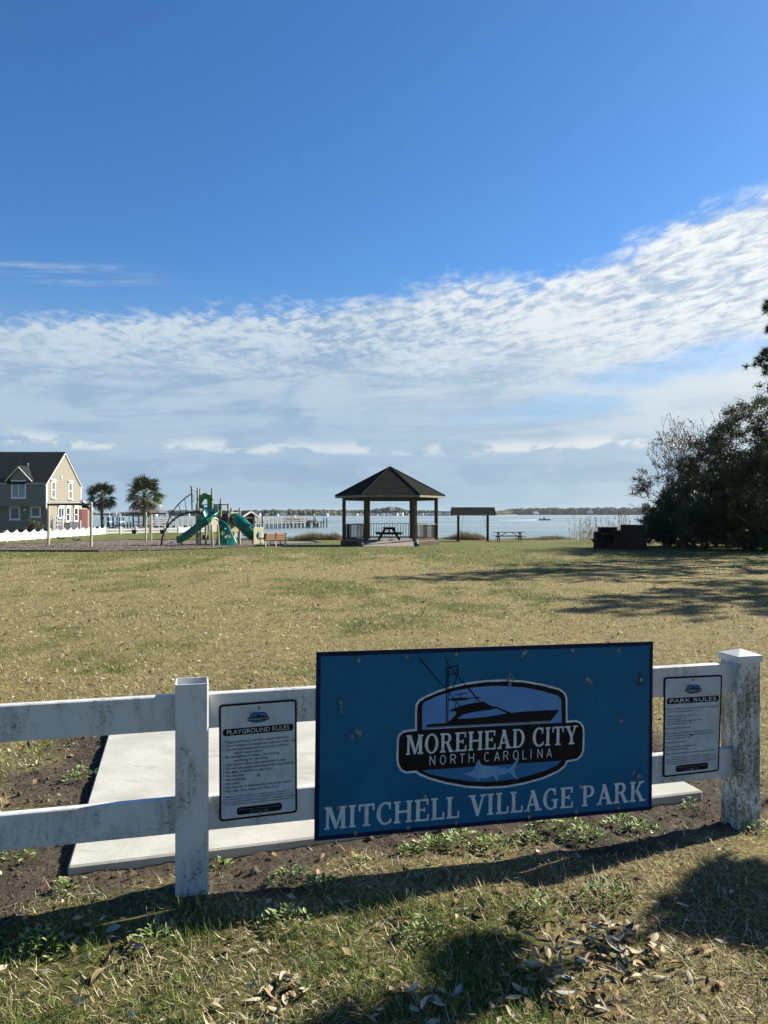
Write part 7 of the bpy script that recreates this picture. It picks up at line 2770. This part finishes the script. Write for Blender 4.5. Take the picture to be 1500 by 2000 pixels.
def tree(px, Y, stems, label, seed, cols, nleaf, lsize, clump, L0=2.0, r0=.14, depth=4, spread=.6, up=.1, group='trees and tall shrubs at the right edge', lean=(0, 0), name='tree', hmin=0.0, extra=None, cut=None, twigs=0):
    rg = random.Random(seed); rn = np.random.default_rng(seed)
    x = HX(px, Y); g = G(x, Y)
    t = empty(name, (x, Y, g), label, 'tree', group)
    mb = MB(); tips = []
    for i in range(stems):
        a = 2 * math.pi * i / stems + rg.uniform(-.4, .4)
        s = .42 if stems > 1 else .1
        d = Vector((math.cos(a) * s + lean[0], math.sin(a) * s + lean[1], 1)).normalized()
        limbs(mb, Vector((x + .15 * math.cos(a), Y + .15 * math.sin(a), g - .1)), d, L0 * rg.uniform(.85, 1.15), r0 * rg.uniform(.7, 1.1), depth, rg, tips, spread, up)
    mb.build('trunk', M_bark2, t, smooth=True)
    tp = np.array([tuple(v) for v in tips])
    if extra is not None:
        tp = np.concatenate([tp, np.array(extra)])
    tp = tp[tp[:, 2] > g + hmin]
    if cut is not None:
        tp = tp[cut(tp)]
    if nleaf:
        foliage(t, 'crown', tp, np.stack([clump * rn.uniform(.6, 1.3, len(tp))] * 2 + [clump * rn.uniform(.45, .95, len(tp))], 1), nleaf, lsize, cols, seed, shell=.1)
    if twigs:
        mt = MB()
        sel = tp[rn.integers(0, len(tp), twigs)]
        for p in sel:
            p = Vector(p); d = Vector((rg.gauss(-.25, .5), rg.gauss(-.75, .4), rg.gauss(.55, .5))).normalized()
            L = rg.uniform(.5, 1.25)
            q = p + d * L * .55; e = q + (d + Vector((rg.gauss(0, .3), rg.gauss(0, .3), rg.gauss(.15, .3)))).normalized() * L * .6
            mt.tube([p, q, e], [.014, .010, .005], 3, caps=False)
            for k in range(2):
                s_ = q.lerp(e, rg.uniform(0, .7)); mt.tube([s_, s_ + (d + Vector((rg.gauss(0, .6), rg.gauss(0, .6), rg.gauss(.1, .5)))).normalized() * L * .4], [.008, .004], 3, caps=False)
        mt.build('bare_twigs', M_twig, t, smooth=True)['kind'] = 'stuff'
    return t, tp


def mound(px0, px1, Y0, Y1, prof, n, seed, yspread):
    """points filling a rounded thicket whose top follows prof [(px, py)]"""
    rn = np.random.default_rng(seed)
    px = rn.uniform(px0, px1, n); Y = rn.uniform(Y0, Y1, n)
    x = (px - 750) / F * Y
    g = gz(x, Y)
    bump = (fbm(px * .035, Y * .4, 61, 3) - .5) * 46 + rn.normal(0, 7, n)
    top = CAMZ - (np.interp(px, [p[0] for p in prof], [p[1] for p in prof]) + bump - HZ) / F * Y
    z = g + .2 + (top - g - .35) * rn.uniform(0, 1, n) ** .75
    return np.stack([x, Y, z], 1)


prof = [(1255, 1045), (1262, 1008), (1285, 985), (1310, 950), (1330, 935), (1352, 900), (1378, 858), (1405, 812), (1440, 782), (1470, 772), (1500, 768), (1560, 768), (1640, 790)]


def low(px0, px1, Y0, Y1, py_top, n, seed):
    """points of dense undergrowth from the ground up"""
    return mound(px0, px1, Y0, Y1, [(px0, py_top), (px1, py_top)], n, seed, 0)


tree(1345, 39.6, 3, 'half bare leaning tree with vine tangles left of the evergreen mass', 5, BROWN + DARK[:2], 11000, .085, .34, L0=2.0, r0=.12, depth=5, spread=.62, up=.12, lean=(-.2, 0), hmin=2.0, extra=[tuple(P(a, b, 39.4)) for a, b in ((1287, 858), (1296, 848), (1306, 846), (1318, 850), (1283, 868), (1330, 858), (1352, 850), (1370, 842), (1382, 850), (1395, 838), (1310, 862))])
tree(1392, 38.4, 2, 'bare twiggy tree rising behind the vine tangle', 15, BROWN, 700, .09, .3, L0=2.2, r0=.11, depth=5, spread=.5, up=.2, lean=(-.05, 0), hmin=3.0)
tree(1465, 36.5, 4, 'tall dense dark evergreen at the right edge behind the grill', 9, DARK + OLIVE[:1], 80000, .10, .46, L0=2.0, r0=.14, depth=4, spread=.6, up=.1, extra=np.concatenate([mound(1392, 1600, 34, 39, prof, 330, 2, 0), low(1400, 1600, 34.5, 37, 985, 220, 41)]), twigs=230)
tree(1300, 39.5, 3, 'low dark evergreen shrub tree beside the brick grill', 21, DARK, 36000, .09, .33, L0=.9, r0=.06, depth=3, spread=.7, up=.05, extra=np.concatenate([mound(1259, 1350, 37.6, 41.5, prof, 190, 4, 0), low(1262, 1350, 37.6, 40, 1015, 120, 42)]))
tree(1370, 37.0, 3, 'dark olive thicket tree between the bare tree and evergreen', 33, OLIVE + DARK, 56000, .09, .38, L0=1.4, r0=.08, depth=4, spread=.65, up=.08, extra=np.concatenate([mound(1322, 1430, 35.2, 40, prof, 230, 6, 0), low(1320, 1440, 35.5, 38, 985, 170, 43)]), twigs=150)
tree(1530, 33.0, 3, 'dark evergreen mass at the extreme right of the lawn edge', 44, DARK, 52000, .10, .48, L0=1.8, r0=.13, depth=4, spread=.6, up=.1, extra=np.concatenate([mound(1478, 1660, 31.5, 36, [(1478, 810), (1500, 775), (1660, 770)], 200, 7, 0), low(1470, 1640, 33, 35.5, 985, 160, 44)]), twigs=120)

tree(1440, 40.5, 4, 'dense dark thicket filling in behind the other trees at the right', 52, DARK, 42000, .12, .55, L0=1.2, r0=.07, depth=3, spread=.7, up=.06, extra=np.concatenate([low(1300, 1640, 40, 42.5, 930, 260, 45), low(1290, 1640, 39.5, 42, 1020, 160, 46)]))

M_needle = attr_mat('pine_needle', .55, .15, .3)


def pine(x, Y, H, label, seed, tufts_at=(), r=.2, nb=26, crown0=.38, spread=3.0, dens=1.0, sdir=None):
    rg = random.Random(seed); rn = np.random.default_rng(seed)
    g = G(x, Y)
    t = empty('pine_tree', (x, Y, g), label, 'pine tree', 'pines at the right of the lawn')
    mb = MB()
    pts = [(x + .12 * math.sin(k * 1.1), Y + .1 * math.cos(k), g - .2 + (H + .2) * k / 8) for k in range(9)]
    mb.tube(pts, [r * (1 - .85 * k / 8) for k in range(9)], 9); tr = mb.build('trunk', M_bark2, t, smooth=True)
    br = MB(); cen = []
    jobs = []
    for k in range(nb):
        f = crown0 + (1 - crown0) * (k + .5) / nb
        a = k * 2.4 + rg.uniform(-.4, .4)
        L = spread * (1.05 - .75 * (f - crown0) / (1 - crown0)) * rg.uniform(.6, 1.1)
        p = Vector((x, Y, g + H * f)); e = p + Vector((math.cos(a) * L, math.sin(a) * L, L * rg.uniform(-.05, .35)))
        jobs.append((p, e))
    for (q) in tufts_at:
        q = Vector(q); jobs.append((Vector((x, Y, q.z - .5)), q))
    for p, e in jobs:
        m_ = p.lerp(e, .5) + Vector((0, 0, -.12 * (e - p).length * .3))
        br.tube([p, m_, e], [.055, .035, .012], 5)
        n = max(3, int((e - p).length * 3.2 * dens))
        for i in range(n):
            f = 1 - .62 * i / n * rg.uniform(.6, 1)
            s = m_.lerp(e, f * 2 - 1) if f > .5 else p.lerp(m_, f * 2)
            q = s + Vector((rg.gauss(0, .22), rg.gauss(0, .22), rg.gauss(0.06, .12))) * (0 if i == 0 else 1)
            br.tube([s, q], .01, 3)
            cen.append((tuple(q), tuple((q - p).normalized())))
    br.build('branches', M_bark2, t)
    C_ = np.array([c[0] for c in cen]); D = np.array([c[1] for c in cen])
    per = 64
    idx = np.repeat(np.arange(len(C_)), per)
    v = rn.normal(size=(len(idx), 3)); v /= np.linalg.norm(v, axis=1)[:, None]
    v = v + D[idx] * .55; v[:, 2] += .12; v /= np.linalg.norm(v, axis=1)[:, None]
    s = np.cross(v, rn.normal(size=v.shape)); s /= np.linalg.norm(s, axis=1)[:, None]
    L = rn.uniform(.15, .27, len(idx))[:, None]
    V = np.empty((len(idx), 3, 3), np.float32)
    V[:, 0] = C_[idx] - s * .010; V[:, 1] = C_[idx] + s * .010; V[:, 2] = C_[idx] + v * L
    tint = np.array([[.045, .065, .022], [.035, .05, .02], [.06, .078, .028]])[rn.integers(0, 3, len(idx))]
    np_mesh('needles', V.reshape(-1, 3), np.arange(len(idx) * 3), np.full(len(idx), 3), M_needle, np.repeat(tint, 3, 0), t)
    return t


Yp = 26.0
tufts = [P(1497, 598, Yp), P(1503, 640, Yp), P(1482, 700, Yp + .2), P(1492, 690, Yp - .3), P(1476, 712, Yp), P(1497, 728, Yp), P(1505, 700, Yp)]
pine(17.2, 26.5, 12.0, 'tall pine reaching its tufted branch ends in from beyond the right edge', 3, tufts, nb=54, crown0=.34, spread=3.4, dens=2.1)
pine(20.2, 31.5, 11.5, 'second pine beyond the right edge whose shade stripes the far lawn', 6, (), nb=46, crown0=.3, spread=3.8, dens=2.0)
pine(19.6, 20.3, 11.5, 'nearer pine beyond the right edge that shades the lawn behind the sign', 12, (), nb=60, crown0=.46, spread=3.9, dens=2.3)
pine(12.6, 21.8, 6.0, 'short pine just beyond the right edge throwing a broken shadow on the lawn', 17, (), r=.13, nb=15, crown0=.5, spread=1.5)


# unseen tree added past the right edge, crown clumps placed to cast near shade
def shadow_tree():
    x, Y = 4.85, 4.60
    g = G(x, Y)
    t = empty('shadow_tree', (x, Y, g), 'unseen young tree added right of the capped post, crown shaped to shade the near lawn', 'tree')
    rg = random.Random(2); rn = np.random.default_rng(2)
    mb = MB()
    mb.tube([(x, Y, g - .1), (x + .02, Y, g + 1.0), (x - .02, Y + .02, g + 3.8)], [.06, .05, .012], 8)
    cen = []; rad = []
    for (dx, dy, z, rr) in ((0, .0, 2.5, .24), (.1, .16, 2.55, .22), (-.1, -.16, 2.42, .22), (.0, .05, 2.66, .17), (.12, .05, 2.32, .22), (-.16, .12, 3.2, .14), (-.02, .0, 3.26, .12), (.0, .0, 3.46, .13), (-.04, .05, 3.64, .10), (.03, 0, 3.8, .08), (.25, -.1, 2.2, .10), (-.2, .05, 1.9, .08)):
        c = Vector((x + dx, Y + dy, g + z)); cen.append(tuple(c)); rad.append((rr, rr, rr * .8))
        mb.tube([(x, Y, g + z - .35), tuple(c)], [.016, .006], 5)
    mb.build('trunk', M_bark2, t, smooth=True)
    foliage(t, 'crown', cen, rad, 5200, .10, DARK, 6, shell=.0, aspect=.5)


shadow_tree()


# ------------------------------------------------------------------ the air
def haze():
    mb = MB(); mb.box((0, 1270, 8.3), (5400, 2660, 21.4))
    m = bpy.data.materials.new('haze'); m.use_nodes = True
    nt = m.node_tree; nt.nodes.clear()
    out = nt.nodes.new('ShaderNodeOutputMaterial'); v = nt.nodes.new('ShaderNodeVolumePrincipled')
    v.inputs['Color'].default_value = (.80, .88, .96, 1); v.inputs['Density'].default_value = .00006; v.inputs['Anisotropy'].default_value = .2
    nt.links.new(v.outputs[0], out.inputs['Volume'])
    o = mb.build('haze', m); o['kind'] = 'stuff'; tag(o, 'thin pale sea haze over the water and the far shore', 'haze')


haze()
